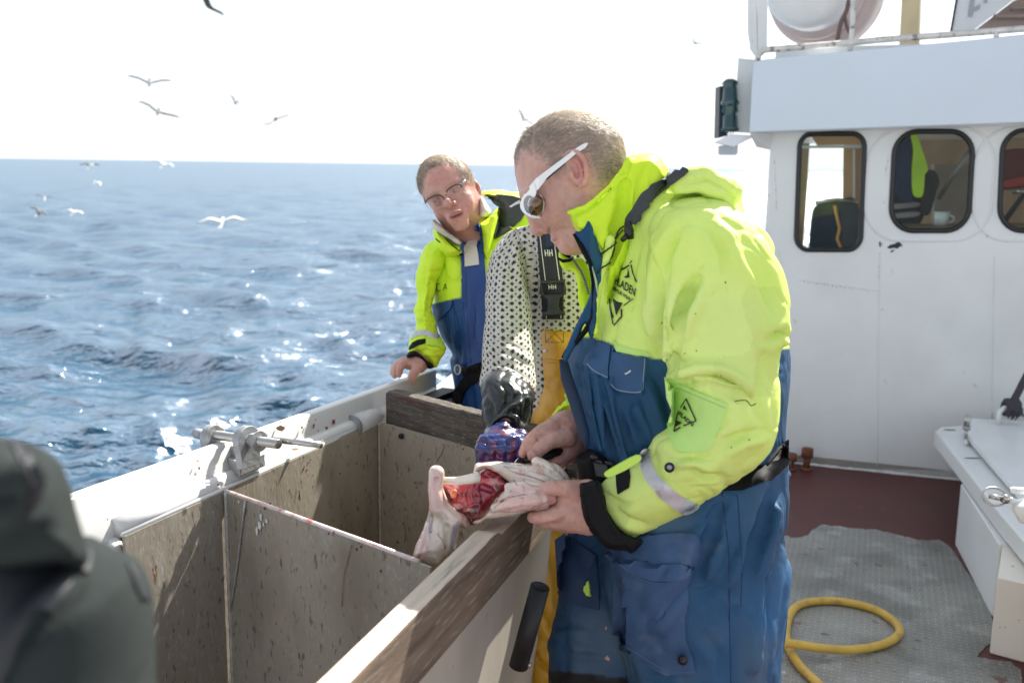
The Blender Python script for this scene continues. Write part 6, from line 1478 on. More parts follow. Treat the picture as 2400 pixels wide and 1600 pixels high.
    to = sculpt_obj('suit_top', T, fm2, root, disp=creases([([(1060, 720), (1072, 790), (1080, 850)], .008, 6, 1), ([(1050, 740), (1056, 800), (1078, 860)], .007, 6, -1), ([(1090, 640), (1094, 740), (1108, 850)], .004, 4, 1), ([(1116, 700), (1112, 780), (1120, 850)], .007, 7, 1), ([(1062, 850), (1080, 862), (1100, 850)], .008, 6, 1), ([(1075, 900), (1085, 960), (1090, 1000)], .010, 8, 1), ([(1100, 900), (1105, 960), (1110, 1010)], .010, 8, -1), ([(1030, 600), (1040, 650), (1036, 700)], .006, 8, 1)], folds(.0045, (9, 7, 9), 21)), colfn=tcol)
    S = Sculpt((940, 555, 2.58), (1060, 880, 2.96), .0034)
    S.infl([(1040, 562), (1016, 566), (996, 584), (984, 618), (975, 650), (974, 700), (966, 731), (974, 742), (971, 766), (962, 792), (958, 815), (956, 830), (975, 832), (996, 852), (1014, 865), (1028, 860), (1036, 836), (1044, 815), (1040, 802), (1028, 782), (1020, 754), (1016, 713), (1030, 640)], 2.785, .062, .055, 0, cf=lambda px, py: -.0001*(py-700))
    S.infl([(1016, 566), (1050, 560), (1060, 620), (1010, 650), (985, 620)], 2.84, .09, .05, .04)
    slv = sculpt_obj('sleeve', S, fm2, root, disp=creases([([(968, 732), (990, 730), (1012, 745)], .009, 6, 1), ([(972, 765), (995, 757), (1018, 768)], .007, 6, -1), ([(1000, 620), (992, 680), (985, 720)], .007, 9, 1), ([(1020, 640), (1008, 700), (1012, 740)], .006, 8, -1), ([(962, 800), (990, 792), (1020, 800)], .004, 6, 1), ([(975, 830), (1000, 820), (1030, 830)], .004, 6, 1)], folds(.0040, (11, 11, 9), 25, fine=.0014)), colfn=lambda px, py, V: np.tile(YEL, (len(px), 1)))
    bv = bvh_of(slv); yf = M('yellow_flap_clean', (.50, .78, .06), .6, var=.06, bump=.0003, bscale=300)
    drape('reflective_band', [(968, 782), (974, 776), (990, 773), (1006, 776), (1020, 786), (1028, 792), (1030, 786), (1018, 776), (1024, 790), (1020, 797), (1004, 790), (988, 784), (972, 790), (964, 796)], bv, reflective, root, thick=.002, step=4)
    drape('cuff_tab', [(961, 812), (968, 803), (980, 797), (996, 795), (996, 805), (982, 808), (968, 816), (960, 820)], bv, blackfab, root, thick=.003, step=4)
    drape('cuff_flap', [(997, 788), (1020, 794), (1036, 800), (1032, 815), (1018, 812), (998, 808)], bv, yf, root, thick=.005, step=4)
    Cf = Sculpt((945, 815, 2.64), (1025, 880, 2.82), .0026); Cf.infl([(953, 838), (956, 826), (970, 822), (990, 832), (1006, 848), (1018, 860), (1004, 864), (994, 850), (978, 838), (962, 838)], 2.742, .040, .014, 0)
    sculpt_obj('cuff', Cf, blackfab, root)
    # collar and cream liner, hood with dark lining
    Kf = Sculpt((990, 420, 2.60), (1270, 640, 3.02), .0034)
    Kf.infl([(1012, 536), (1022, 528), (1044, 548), (1068, 566), (1086, 572), (1090, 590), (1078, 600), (1052, 606), (1030, 590), (1016, 562)], 2.77, .075, .02, 0)
    Kf.infl([(1122, 515), (1142, 510), (1158, 490), (1170, 486), (1165, 520), (1158, 560), (1150, 610), (1138, 620), (1130, 600), (1128, 550), (1112, 530)], 2.80, .085, .02, .01)
    Kf.infl([(1128, 452), (1150, 444), (1190, 446), (1230, 452), (1262, 470), (1262, 560), (1215, 570), (1170, 600), (1156, 590), (1170, 500), (1168, 482), (1145, 466)], 2.88, .07, .03, .015)
    kc = sculpt_obj('collar', Kf, fm2, root, disp=folds(.0028, (14, 14, 9), 31), colfn=lambda px, py, V: np.tile(YEL, (len(px), 1)))
    cream = M('cream_fleece', (.62, .58, .50), .85, var=.08, bump=.0014, bscale=90)
    Lr = Sculpt((995, 450, 2.62), (1170, 600, 2.95), .003)
    Lr.infl([(1010, 518), (1018, 514), (1030, 524), (1050, 542), (1072, 558), (1084, 570), (1078, 576), (1060, 568), (1040, 556), (1018, 542)], 2.755, .08, .012, 0)
    Lr.infl([(1124, 462), (1132, 462), (1142, 478), (1152, 492), (1150, 504), (1136, 512), (1118, 512), (1120, 498)], 2.80, .06, .015, .01)
    sculpt_obj('fleece_liner', Lr, cream, root, disp=folds(.002, (20, 20, 20), 33))
    kb = bvh_of(kc, to)
    drape('hood_lining', [(1132, 460), (1150, 458), (1182, 460), (1222, 468), (1232, 500), (1200, 536), (1176, 552), (1158, 560), (1158, 546), (1166, 520), (1172, 495), (1166, 478), (1150, 468)], kb, M('dark_hood_lining', (.035, .04, .048), .5, var=.25, bump2=.003, b2scale=25), root, thick=.006, n=2, step=5, dmax=.3)
    seams('collar_cord', [[(1044, 560), (1056, 572), (1068, 582), (1078, 588)], [(1022, 560), (1032, 568)]], kb, .0016, blackfab, root, lift=.001)
    sp = [(1160, 560), (1166, 553), (1172, 548), (1180, 545), (1190, 540), (1198, 534)]
    bt = bvh_of(to, kc)
    drape('placket', [(1077, 585), (1086, 570), (1105, 552), (1120, 528), (1128, 530), (1132, 560), (1135, 600), (1140, 700), (1130, 850), (1100, 862), (1092, 760), (1084, 697), (1082, 620)], bt, M('placket_blue', (.010, .052, .20), .55, var=.12, bump=.0003, bscale=300, bump2=.002, b2scale=16), root, thick=.007, n=2, step=7)
    bp = bvh_of(to, kc, *[o for o in root.children if o.name.startswith('placket')])
    drape('reflective_patch', [(1087, 578), (1094, 571), (1102, 563), (1126, 554), (1120, 566), (1117, 576), (1121, 598), (1123, 620), (1089, 625), (1088, 600)], bp, M('cream_patch', (.62, .58, .48), .6, var=.06, bump=.0003), root, thick=.003, step=5)
    drape('chest_pocket_flap', [(1016, 714), (1034, 709), (1062, 703), (1058, 722), (1044, 738), (1026, 752), (1020, 742)], bp, M('flap_blue', (.011, .055, .20), .55, var=.1), root, thick=.005, n=1, step=5)
    seams('seam', [[(1092, 640), (1094, 700), (1098, 780), (1104, 850)], [(1064, 705), (1066, 760), (1076, 800)]], bp, .0009, navy_trim, root)
    tubeo('d_ring', [W(1072+7*math.cos(t), 866+11*math.sin(t), 2.715) for t in np.linspace(0, 2*math.pi, 17)[:-1]], .0024, steel, root, seg=6, closed=True)
    drape('strap', [(1062, 945), (1070, 915), (1088, 884), (1112, 868), (1126, 858), (1134, 880), (1128, 892), (1104, 902), (1088, 922), (1080, 955), (1070, 965)], bp, blackfab, root, thick=.008, n=1, step=5)
    drape('strap', [(1080, 866), (1104, 858), (1128, 848), (1132, 862), (1108, 872), (1090, 880)], bp, blackfab, root, thick=.007, step=5)
    # handwritten letters on the chest: "- C A"
    wr = [[(1012, 687), (1019, 684)], [(1031, 665), (1025, 666), (1023, 672), (1024, 679), (1029, 682), (1033, 680)], [(1039, 681), (1041, 673), (1044, 665)], [(1044, 665), (1047, 677)], [(1040, 675), (1046, 674)]]
    seams('handwriting', wr, bp, .0010, ink, root, lift=.0006, sm=False)
    Lg = Sculpt((1040, 1040, 2.76), (1400, 1780, 3.14), .008)
    Lg.infl([(1065, 1040), (1340, 1040), (1330, 1300), (1290, 1760), (1200, 1760), (1180, 1300), (1150, 1760), (1060, 1760), (1062, 1300)], 2.93, .11, .08, 0)
    sculpt_obj('suit_trousers', Lg, fm2, root, disp=folds(.006, (9, 5, 9), 40), colfn=lambda px, py, V: np.tile(np.array([.012, .07, .24]), (len(px), 1)))
    Ls = Sculpt((1200, 540, 2.7), (1420, 960, 3.05), .006); Ls.tube([(1280, 560, 2.92), (1340, 740, 2.92), (1310, 900, 2.85)], [.085, .065, .05], .02)
    sculpt_obj('far_sleeve', Ls, fm2, root, disp=folds(.004, (9, 9, 9), 41), colfn=lambda px, py, V: np.tile(YEL, (len(px), 1)))
    for x, c in ((1105, 2.94), (1235, 2.96)):
        Bo = Sculpt((x-120, 1650, c-.2), (x+60, 1840, c+.14), .008); Bo.tube([(x, 1680, c), (x, 1745, c)], [.055, .05], .02); Bo.tube([(x+8, 1770, c), (x-40, 1790, c-.08)], [.042, .036], .03); sculpt_obj('boot', Bo, blackplastic, root)
    return root
P2 = man2()

# ================================================================ the man in the knitted sweater (head hidden behind the front man)
def knit_mat():
    m = M('knit_wool', (.70, .67, .59), .9, var=.10, vscale=60, bump=.0022, bscale=190, spec=.15)
    n = m.node_tree.nodes; l = m.node_tree.links; b = n['Principled BSDF']; lk = b.inputs['Base Color'].links[0]; src = lk.from_socket
    at = n.new('ShaderNodeAttribute'); at.attribute_name = 'pat'; sp = n.new('ShaderNodeSeparateXYZ'); l.new(at.outputs['Vector'], sp.inputs[0])
    def mth(op, a, b_=None, c_=None):
        x = n.new('ShaderNodeMath'); x.operation = op
        for i, v in enumerate((a, b_, c_)):
            if v is None: continue
            if isinstance(v, (int, float)): x.inputs[i].default_value = v
            else: l.new(v, x.inputs[i])
        return x.outputs[0]
    X, Y = sp.outputs[0], sp.outputs[1]
    tcw = n.new('ShaderNodeTexCoord'); nw = n.new('ShaderNodeTexNoise'); nw.inputs['Scale'].default_value = 45; l.new(tcw.outputs['Object'], nw.inputs[0]); sw_ = n.new('ShaderNodeSeparateXYZ'); l.new(nw.outputs['Color'], sw_.inputs[0])
    X0, Y0 = X, Y; X = mth('ADD', X, mth('MULTIPLY', mth('SUBTRACT', sw_.outputs[0], .5), .30)); Y = mth('ADD', Y, mth('MULTIPLY', mth('SUBTRACT', sw_.outputs[1], .5), .28))
    # fuzzy edges
    tc = n.new('ShaderNodeTexCoord'); nz = n.new('ShaderNodeTexNoise'); nz.inputs['Scale'].default_value = 260; l.new(tc.outputs['Object'], nz.inputs[0]); wob = mth('MULTIPLY', mth('SUBTRACT', nz.outputs[0], .5), 1.5)
    def dots(ox, oy, rx, ry, px_, py_):
        u = mth('SUBTRACT', mth('FRACT', mth('ADD', mth('DIVIDE', X, px_), ox)), .5); v = mth('SUBTRACT', mth('FRACT', mth('ADD', mth('DIVIDE', Y, py_), oy)), .5)
        a = mth('MAXIMUM', mth('DIVIDE', mth('ABSOLUTE', u), rx), mth('DIVIDE', mth('ABSOLUTE', v), ry*.55)); c = mth('MAXIMUM', mth('DIVIDE', mth('ABSOLUTE', u), rx*.5), mth('DIVIDE', mth('ABSOLUTE', v), ry))
        return mth('ADD', mth('MINIMUM', a, c), wob)
    d = mth('MINIMUM', dots(0, 0, .21, .28, 1, 1), dots(.5, .45, .125, .15, 1, 1))
    r = n.new('ShaderNodeMapRange'); r.inputs[1].default_value = .75; r.inputs[2].default_value = 1.25; r.inputs[3].default_value = 1; r.inputs[4].default_value = 0; l.new(d, r.inputs[0])
    rib = mth('ADD', mth('SINE', mth('MULTIPLY', X0, 44)), mth('MULTIPLY', mth('SINE', mth('MULTIPLY', Y0, 31)), .7)); bk_ = n.new('ShaderNodeBump'); bk_.inputs['Distance'].default_value = .0005; l.new(rib, bk_.inputs['Height']); l.new(b.inputs['Normal'].links[0].from_socket, bk_.inputs['Normal']); l.new(bk_.outputs[0], b.inputs['Normal'])
    mx = n.new('ShaderNodeMix'); mx.data_type = 'RGBA'; l.new(r.outputs[0], mx.inputs[0]); l.new(src, mx.inputs[6]); mx.inputs[7].default_value = (.035, .037, .042, 1); l.new(mx.outputs[2], b.inputs['Base Color'])
    return m
knit = knit_mat()
def man3():
    root = thing('person', 'fisherman in black-flecked white knitted sweater and orange-yellow bib overalls, head hidden', 'person', (.2, 2.35, 0))
    H = Sculpt((1240, 300, 2.16), (1420, 620, 2.5), .005)
    H.infl([(1262, 420), (1262, 370), (1290, 335), (1340, 325), (1384, 345), (1400, 400), (1390, 470), (1360, 520), (1320, 532), (1292, 515), (1272, 470)], 2.34, .085, .075, 0)
    H.tube([(1278, 440, 2.27), (1268, 468, 2.25), (1266, 478, 2.25)], [.008, .012, .013], .008); H.ell((1300, 450, 2.252), (.012, .008, .008), k=.006, op='cut'); H.ell((1276, 450, 2.275), (.012, .008, .008), k=.006, op='cut')
    H.tube([(1276, 496, 2.262), (1292, 494, 2.252), (1305, 490, 2.258)], .004, .004); H.ell((1396, 430, 2.36), (.012, .03, .02), k=.005)
    H.tube([(1340, 500, 2.36), (1345, 600, 2.36)], [.06, .065], .03)
    B = lowbody([([(1345, 580, 2.36), (1340, 700, 2.37), (1340, 950, 2.38), (1330, 1100, 2.38)], [.06, .08, .09, .10], 1), ([(1320, 600, 2.38), (1225, 590, 2.37), (1190, 700, 2.245), (1190, 800, 2.16), (1190, 920, 2.06), (1190, 990, 1.985), (1175, 1040, 1.96)], [.05, .028, .024, .022, .020, .020, .02], 1), ([(1360, 620, 2.38), (1455, 620, 2.4), (1490, 800, 2.42), (1470, 950, 2.36)], [.05, .036, .034, .03], 1), ([(1320, 1060, 2.39), (1290, 1500, 2.4), (1290, 1800, 2.4)], [.08, .055, .04], 1), ([(1360, 1060, 2.40), (1390, 1500, 2.44), (1390, 1800, 2.44)], [.08, .055, .04], 1)])
    body = sculpt_obj('body', [H, B], skin, root, disp=soft_skin, colfn=lambda px, py, V: np.tile(SKIN*.95, (len(px), 1)))
    make_hair('hair', body, root, lambda px, py, L, N: (py < 400)*(py > 300)*1., lambda px, py, L, N: np.stack([.8+0*px, .2+0*px, 0*px], 1), lambda px, py, L: .014+0*px, .0012, 3000, lambda px, py, r: np.tile(np.array([.2, .15, .1]), (len(px), 1)), seed=8)
    # sweater: sleeve that hangs down into the bin, and chest
    S = Sculpt((1100, 515, 1.90), (1290, 945, 2.46), .0028)
    arm = [(1196, 540), (1174, 556), (1152, 590), (1140, 630), (1135, 680), (1134, 760), (1129, 830), (1124, 870), (1126, 915), (1180, 930), (1254, 925), (1256, 866), (1253, 822), (1250, 751), (1243, 700), (1236, 640), (1252, 560), (1234, 536)]
    cfa = lambda px, py: -(py-540)/400*.30
    S.infl(arm, 2.33, .062, .055, 0, cf=lambda px, py: -np.clip(py-560, 0, 400)/400*.29)
    def uv(px, py, V):
        cc = 2.33-np.clip(py-560, 0, 400)/400*.29
        cx = np.interp(py, [540, 600, 700, 800, 930], [1215, 1195, 1188, 1190, 1190])
        a = np.arctan2((px-cx)/FPX*V[:, 2], -(V[:, 2]-cc)); y = (py-540)+.22*np.abs(px-cx)*np.clip((py-700)/150, -1, 1)
        return np.stack([a/.345, y/16.3, 0*a], 1)
    slv = sculpt_obj('sweater_sleeve', S, knit, root, disp=creases([([(1225, 560), (1232, 640), (1246, 720)], .008, 9, 1), ([(1190, 560), (1200, 640), (1220, 720)], .005, 10, -1), ([(1132, 810), (1180, 796), (1248, 830)], .003, 4, 1), ([(1128, 840), (1180, 824), (1252, 862)], .0035, 5, -1), ([(1126, 864), (1180, 850), (1254, 896)], .003, 4, 1)], folds(.0032, (9, 9, 9), 50, fine=.0007)), uvfn=uv)
    # stray wool fibres
    make_hair('wool_fibres', slv, root, lambda px, py, L, N: 1.+0*px, lambda px, py, L, N: np.stack([vnoise(L*90, 1), vnoise(L*90, 2), vnoise(L*90, 3)], 1), lambda px, py, L: .0065+0*px, .00028, 4200, lambda px, py, r: mixc(np.tile(np.array([.62, .60, .55]), (len(px), 1)), np.array([.8, .78, .74]), r), lift=1.0, seed=11)
    C = Sculpt((1160, 500, 2.12), (1520, 1000, 2.56), .0042)
    C.infl([(1200, 545), (1250, 525), (1330, 520), (1420, 530), (1490, 590), (1500, 800), (1480, 990), (1240, 990), (1230, 800), (1215, 640)], 2.36, .135, .10, 0)
    C.tube([(1460, 620, 2.40), (1490, 800, 2.42), (1470, 960, 2.36)], [.06, .055, .045], .03)
    sw = sculpt_obj('sweater', C, knit, root, disp=creases([([(1240, 560), (1250, 640), (1256, 740)], .012, 9, 1)], folds(.003, (9, 9, 9), 51, fine=.0006)), uvfn=lambda px, py, V: np.stack([px/21., py/16., 0*px], 1))
    # bib overalls
    om = M('oilskin_orange_yellow', (.66, .33, .010), .42, var=.14, vscale=9, bump=.0004, bscale=90, bump2=.003, b2scale=12, spots=[((.26, .11, .01), 12, .58, .74, .5), ((.10, .05, .02), 70, .73, .77, .8)])
    O = Sculpt((1160, 720, 2.10), (1560, 2000, 2.62), .0052)
    O.infl([(1251, 800), (1252, 770), (1262, 755), (1286, 747), (1345, 743), (1420, 745), (1465, 800), (1490, 950), (1500, 1150), (1480, 1400), (1470, 1900), (1380, 1900), (1350, 1500), (1330, 1900), (1215, 1900), (1200, 1500), (1215, 1200), (1235, 1000), (1250, 880)], 2.365, .172, .07, 0)
    ov = sculpt_obj('bib_overalls', O, om, root, disp=creases([([(1280, 1260), (1300, 1380), (1290, 1500)], .008, 12, 1), ([(1250, 1400), (1290, 1470), (1320, 1500)], .008, 9, 1), ([(1240, 1520), (1270, 1560), (1300, 1590)], .01, 8, -1), ([(1270, 900), (1300, 960), (1290, 1000)], .004, 10, 1)], folds(.0045, (9, 7, 9), 52)))
    bo = bvh_of(ov); st = M('dark_stitch', (.12, .09, .03), .8)
    seams('bib_seam', [[(1252, 834), (1280, 840), (1330, 842), (1380, 842)]], bo, .0016, om, root, lift=.001)
    seams('bib_seam', [[(1252, 842), (1280, 848), (1330, 850), (1380, 850)]], bo, .0012, om, root, lift=.001)
    seams('bib_hem', [[(1256, 778), (1268, 762), (1290, 754), (1340, 750), (1400, 752)]], bo, .0014, om, root, lift=.001)
    seams('stitching', [[(1279, 761), (1321, 761)], [(1321, 761), (1321, 802)], [(1321, 802), (1279, 802)], [(1279, 802), (1279, 761)], [(1279, 761), (1321, 802)], [(1321, 761), (1279, 802)]], bo, .0006, st, root, lift=.0005, sm=False)
    drape('fleck', [(1274, 820), (1280, 818), (1283, 823), (1279, 826), (1275, 825)], bo, M('white_fleck', (.7, .7, .68), .6), root, thick=.002, step=3)
    # brace with buckle and letters
    bs = bvh_of(sw, ov); brm = M('brace_webbing', (.018, .018, .02), .7, var=.2, bump=.0003, bscale=260); wt = M('white_woven', (.68, .68, .66), .8)
    drape('brace', [(1256, 536), (1306, 536), (1314, 600), (1320, 660), (1321, 748), (1274, 748), (1270, 680), (1264, 600)], bs, brm, root, thick=.004, step=8, dmax=.4)
    br = bvh_of([o for o in root.children if o.name.startswith('brace')][0])
    seams('brace_stripe', [[(1264, 540), (1270, 590), (1279, 662)], [(1295, 540), (1302, 590), (1312, 662)], [(1280, 735), (1281, 746)], [(1314, 732), (1315, 746)]], br, .0011, wt, root, lift=.0002, sm=False)
    def hh(x, y, s, h, sl=0):
        L = []
        for o in (0, 1.0): x0 = x+o*s*1.05; L += [[(x0, y), (x0+sl, y+h)], [(x0+s*.62, y-1), (x0+s*.62+sl, y+h-1)], [(x0+sl*.5, y+h*.5), (x0+s*.62+sl*.5, y+h*.5-.5)]]
        return L
    seams('brace_letters', hh(1277, 586, 9.6, 15, 2)+hh(1286, 667, 9.6, 11, 1)+hh(1289, 731, 9.6, 6, 0), br, .0013, wt, root, lift=.0004, sm=False)
    bk = M('buckle_plastic', (.012, .013, .015), .3)
    F1 = W(1295, 672, 2.21); cb = cdepth(surf_pts([(1295, 672), (1296, 673)], br, sm=False)[0])-.004
    def pp(pts, th=.008, o=0): return prism([W(x, y, cb-th-o) for x, y in pts], CF*th)
    tubeo('buckle_frame', [W(x, y, cb-.003) for x, y in ((1268, 662), (1322, 660), (1323, 684), (1316, 692), (1276, 694), (1268, 686))], .0045, bk, root, seg=8, closed=True)
    obj('buckle_body', pp([(1276, 690), (1314, 688), (1318, 692), (1312, 700), (1310, 716), (1314, 728), (1326, 730), (1322, 738), (1272, 740), (1270, 732), (1282, 728), (1284, 714), (1282, 702), (1275, 698)], .012), bk, root, bevel=.003)
    obj('buckle_button', pp([(1290, 712), (1296, 715), (1304, 712), (1303, 722), (1291, 723)], .004, .012), bk, root, bevel=.001)
    pxprism('denim_collar', [(1278, 540), (1312, 545), (1308, 576), (1296, 575), (1280, 577)], cb-.01, .006, M('denim', (.02, .035, .09), .9, var=.3, bump=.0004, bscale=200), root)
    # rubber gauntlet and blue glove
    gm = M('black_rubber_cuff', (.014, .017, .016), .30, var=.3, vscale=20, bump2=.003, b2scale=16, bump=.0006, bscale=50, coat=.2)
    G = Sculpt((1105, 845, 1.84), (1275, 1070, 2.16), .0028)
    G.infl([(1128, 905), (1136, 882), (1164, 866), (1200, 864), (1226, 880), (1250, 906), (1256, 930), (1250, 962), (1240, 1000), (1232, 1026), (1205, 1020), (1180, 1004), (1150, 1012), (1136, 1006), (1127, 965)], 2.035, .055, .045, 0, cf=lambda px, py: -(py-930)/100*.05)
    sculpt_obj('gauntlet', G, gm, root, disp=creases([([(1140, 930), (1150, 960), (1146, 1000)], .007, 6, 1), ([(1150, 985), (1180, 950), (1215, 925)], .008, 7, 1), ([(1175, 900), (1190, 915), (1185, 940)], .006, 6, -1), ([(1195, 960), (1215, 965), (1230, 985)], .009, 7, 1), ([(1160, 1000), (1175, 985), (1205, 985)], .007, 5, -1), ([(1230, 900), (1235, 950), (1225, 1000)], .005, 7, 1)], folds(.0032, (14, 14, 14), 60, k=3, fine=.0009)))
    bl = M('blue_rubber_glove', (.010, .024, .13), .3, var=.15, coat=.4, bump=.0012, bscale=120, bump2=.002, b2scale=40, spots=[((.10, .008, .02), 40, .50, .58, .75), ((.012, .02, .10), 22, .52, .64, .8)])
    Gl = Sculpt((1100, 975, 1.80), (1260, 1110, 2.08), .0024)
    Gl.infl([(1140, 1002), (1158, 990), (1184, 982), (1206, 996), (1234, 1012), (1230, 1030), (1220, 1048), (1214, 1075), (1190, 1095), (1150, 1098), (1120, 1086), (1113, 1056), (1122, 1030), (1134, 1014)], 1.955, .042, .036, 0, cf=lambda px, py: -(py-1040)/100*.03)
    for x, r in ((1130, .013), (1152, .0145), (1178, .0145), (1201, .013)): Gl.tube([(x+4, 1030, 1.912), (x-2, 1055, 1.898), (x-2, 1085, 1.905)], [r, r, r*.9], .011)
    Gl.tube([(1222, 1025, 1.945), (1222, 1048, 1.925), (1212, 1072, 1.91)], [.016, .014, .012], .006)
    for x in (1141, 1165, 1190): Gl.tube([(x, 1040, 1.895), (x-2, 1085, 1.885)], [.0015, .002], .006, 'cut')
    sculpt_obj('glove', Gl, bl, root, disp=folds(.0014, (40, 40, 40), 61, fine=.0005))
    for x, c in ((1270, 2.39), (1400, 2.43)):
        Bo = Sculpt((x-160, 1820, c-.2), (x+60, 2020, c+.14), .008); Bo.tube([(x, 1850, c), (x, 1900, c)], [.06, .05], .02); Bo.tube([(x+8, 1930, c), (x-60, 1950, c-.06)], [.042, .038], .03); sculpt_obj('boot', Bo, blackplastic, root)
P3 = man3()

# ================================================================ close dark-clad person at the left edge
def man4():
    root = thing('person', 'blurred shoulder and hood of a person in dark grey, close at the left edge', 'person', (-.42, .3, 0))
    gm = M('grey_jacket', (.022, .027, .026), .9, var=.35, vscale=7, bump=.0004, bscale=200, bump2=.004, b2scale=12, spec=.12)
    dkm = M('painted_shade_black', (.008, .010, .013), .6)  # near-black colour standing in for shade in the jacket folds
    B = lowbody([([(-480, 480, .66), (-480, 700, .66), (-430, 950, .67), (-300, 1300, .68), (-250, 1600, .70)], [.060, .055, .050, .07, .09], 1), ([(-250, 1500, .70), (-250, 2900, .80)], [.11, .10], 1), ([(-200, 1250, .66), (80, 1600, .64), (100, 2300, .60), (180, 2700, .72)], [.06, .045, .04, .035], 1), ([(-250, 3000, .8), (-250, 4200, 1.05)], [.08, .05], 1)], .012)
    B.ell((-500, 300, .66), (.078, .110, .096), 0, k=.03); B.ell((-480, 430, .69), (.058, .07, .075), 0, k=.03)
    B.tube([(-360, 330, .755), (-352, 390, .775)], [.010, .014], .01)
    for x_ in (-775, -230): B.ell((x_, 340, .655), (.008, .032, .018), k=.008)
    body = sculpt_obj('body', B, skin, root, colfn=lambda px, py, V: np.tile(SKIN, (len(px), 1)))
    make_hair('hair', body, root, lambda px, py, L, N: (py < 420)*(L[:, 2] < .72)+(py < 180)*1., lambda px, py, L, N: np.stack([.1+0*px, -.9+0*px, -.2+0*px], 1), lambda px, py, L: .022+0*px, .0006, 16000, lambda px, py, r: np.tile(np.array([.1, .08, .06]), (len(px), 1)), seed=9)
    J = Sculpt((-760, 700, .44), (400, 2300, .88), .0036)
    J.infl([(-500, 1100), (-200, 1080), (60, 1150), (150, 1250), (215, 1260), (270, 1290), (320, 1310), (352, 1370), (362, 1450), (365, 1600), (370, 2200), (-500, 2200)], .66, .13, .075, 0)
    J.tube([(-330, 1340, .68), (-430, 1020, .67), (-480, 800, .66)], [.10, .082, .078], .02)
    j = sculpt_obj('jacket', J, gm, root, disp=creases([([(300, 1330), (318, 1380), (330, 1420), (328, 1520)], .012, 14, -1), ([(210, 1340), (170, 1400), (110, 1450), (50, 1520), (10, 1600)], .006, 18, 1)], folds(.003, (7, 7, 7), 70, fine=.0004)))
    Hd = Sculpt((-420, 980, .40), (240, 1400, .74), .0034)
    Hd.infl([(-400, 1040), (-100, 1010), (20, 1030), (70, 1040), (130, 1075), (165, 1130), (180, 1190), (200, 1260), (212, 1310), (190, 1340), (130, 1330), (60, 1340), (-60, 1360), (-400, 1370)], .585, .085, .06, 0)
    Hd.tube([(34, 1050, .50), (70, 1090, .50), (92, 1140, .505), (84, 1165, .51)], [.004, .012, .013, .006], .01, 'cut')
    Hd.tube([(-60, 1120, .505), (20, 1150, .50), (60, 1120, .502)], [.02, .012, .01], .02)
    sculpt_obj('hood', Hd, gm, root, disp=creases([([(30, 1045), (75, 1080), (96, 1130), (84, 1170)], .014, 14, -1), ([(-100, 1230), (0, 1180), (60, 1175)], .010, 20, 1), ([(180, 1200), (120, 1240), (20, 1262), (-60, 1280)], .006, 20, -1)], folds(.0025, (7, 7, 7), 71, fine=.0004)))
    hd4 = [o for o in root.children if o.name.startswith('hood')][0]; bj = bvh_of(j); bh4 = bvh_of(hd4)
    drape('painted_fold_shade', [(26, 1036), (56, 1052), (84, 1084), (100, 1125), (100, 1160), (84, 1180), (66, 1172), (74, 1140), (62, 1104), (40, 1068)], bh4, dkm, root, thick=.0005, step=8, n=3, dmax=.4)  # dark sheets from here on: shade of folds and under the hood, painted in
    drape('painted_fold_shade', [(-200, 1290), (-60, 1300), (60, 1290), (140, 1270), (190, 1272), (216, 1300), (205, 1345), (180, 1338), (150, 1390), (120, 1430), (90, 1425), (70, 1440), (40, 1500), (10, 1620), (-200, 1700)], bj, dkm, root, thick=.002, step=14, dmax=.4)
    drape('painted_fold_shade', [(296, 1318), (318, 1340), (342, 1385), (350, 1402), (330, 1404), (318, 1380)], bj, dkm, root, thick=.001, step=8, dmax=.4)
    Tr = Sculpt((-620, 2300, .6), (300, 4400, 1.3), .012); Tr.tube([(-150, 2250, .74), (-150, 4300, 1.1)], [.11, .07], .02); Tr.tube([(-330, 2250, .74), (-330, 4300, 1.1)], [.11, .07], .02)
    sculpt_obj('trousers', Tr, gm, root)
P4 = man4()
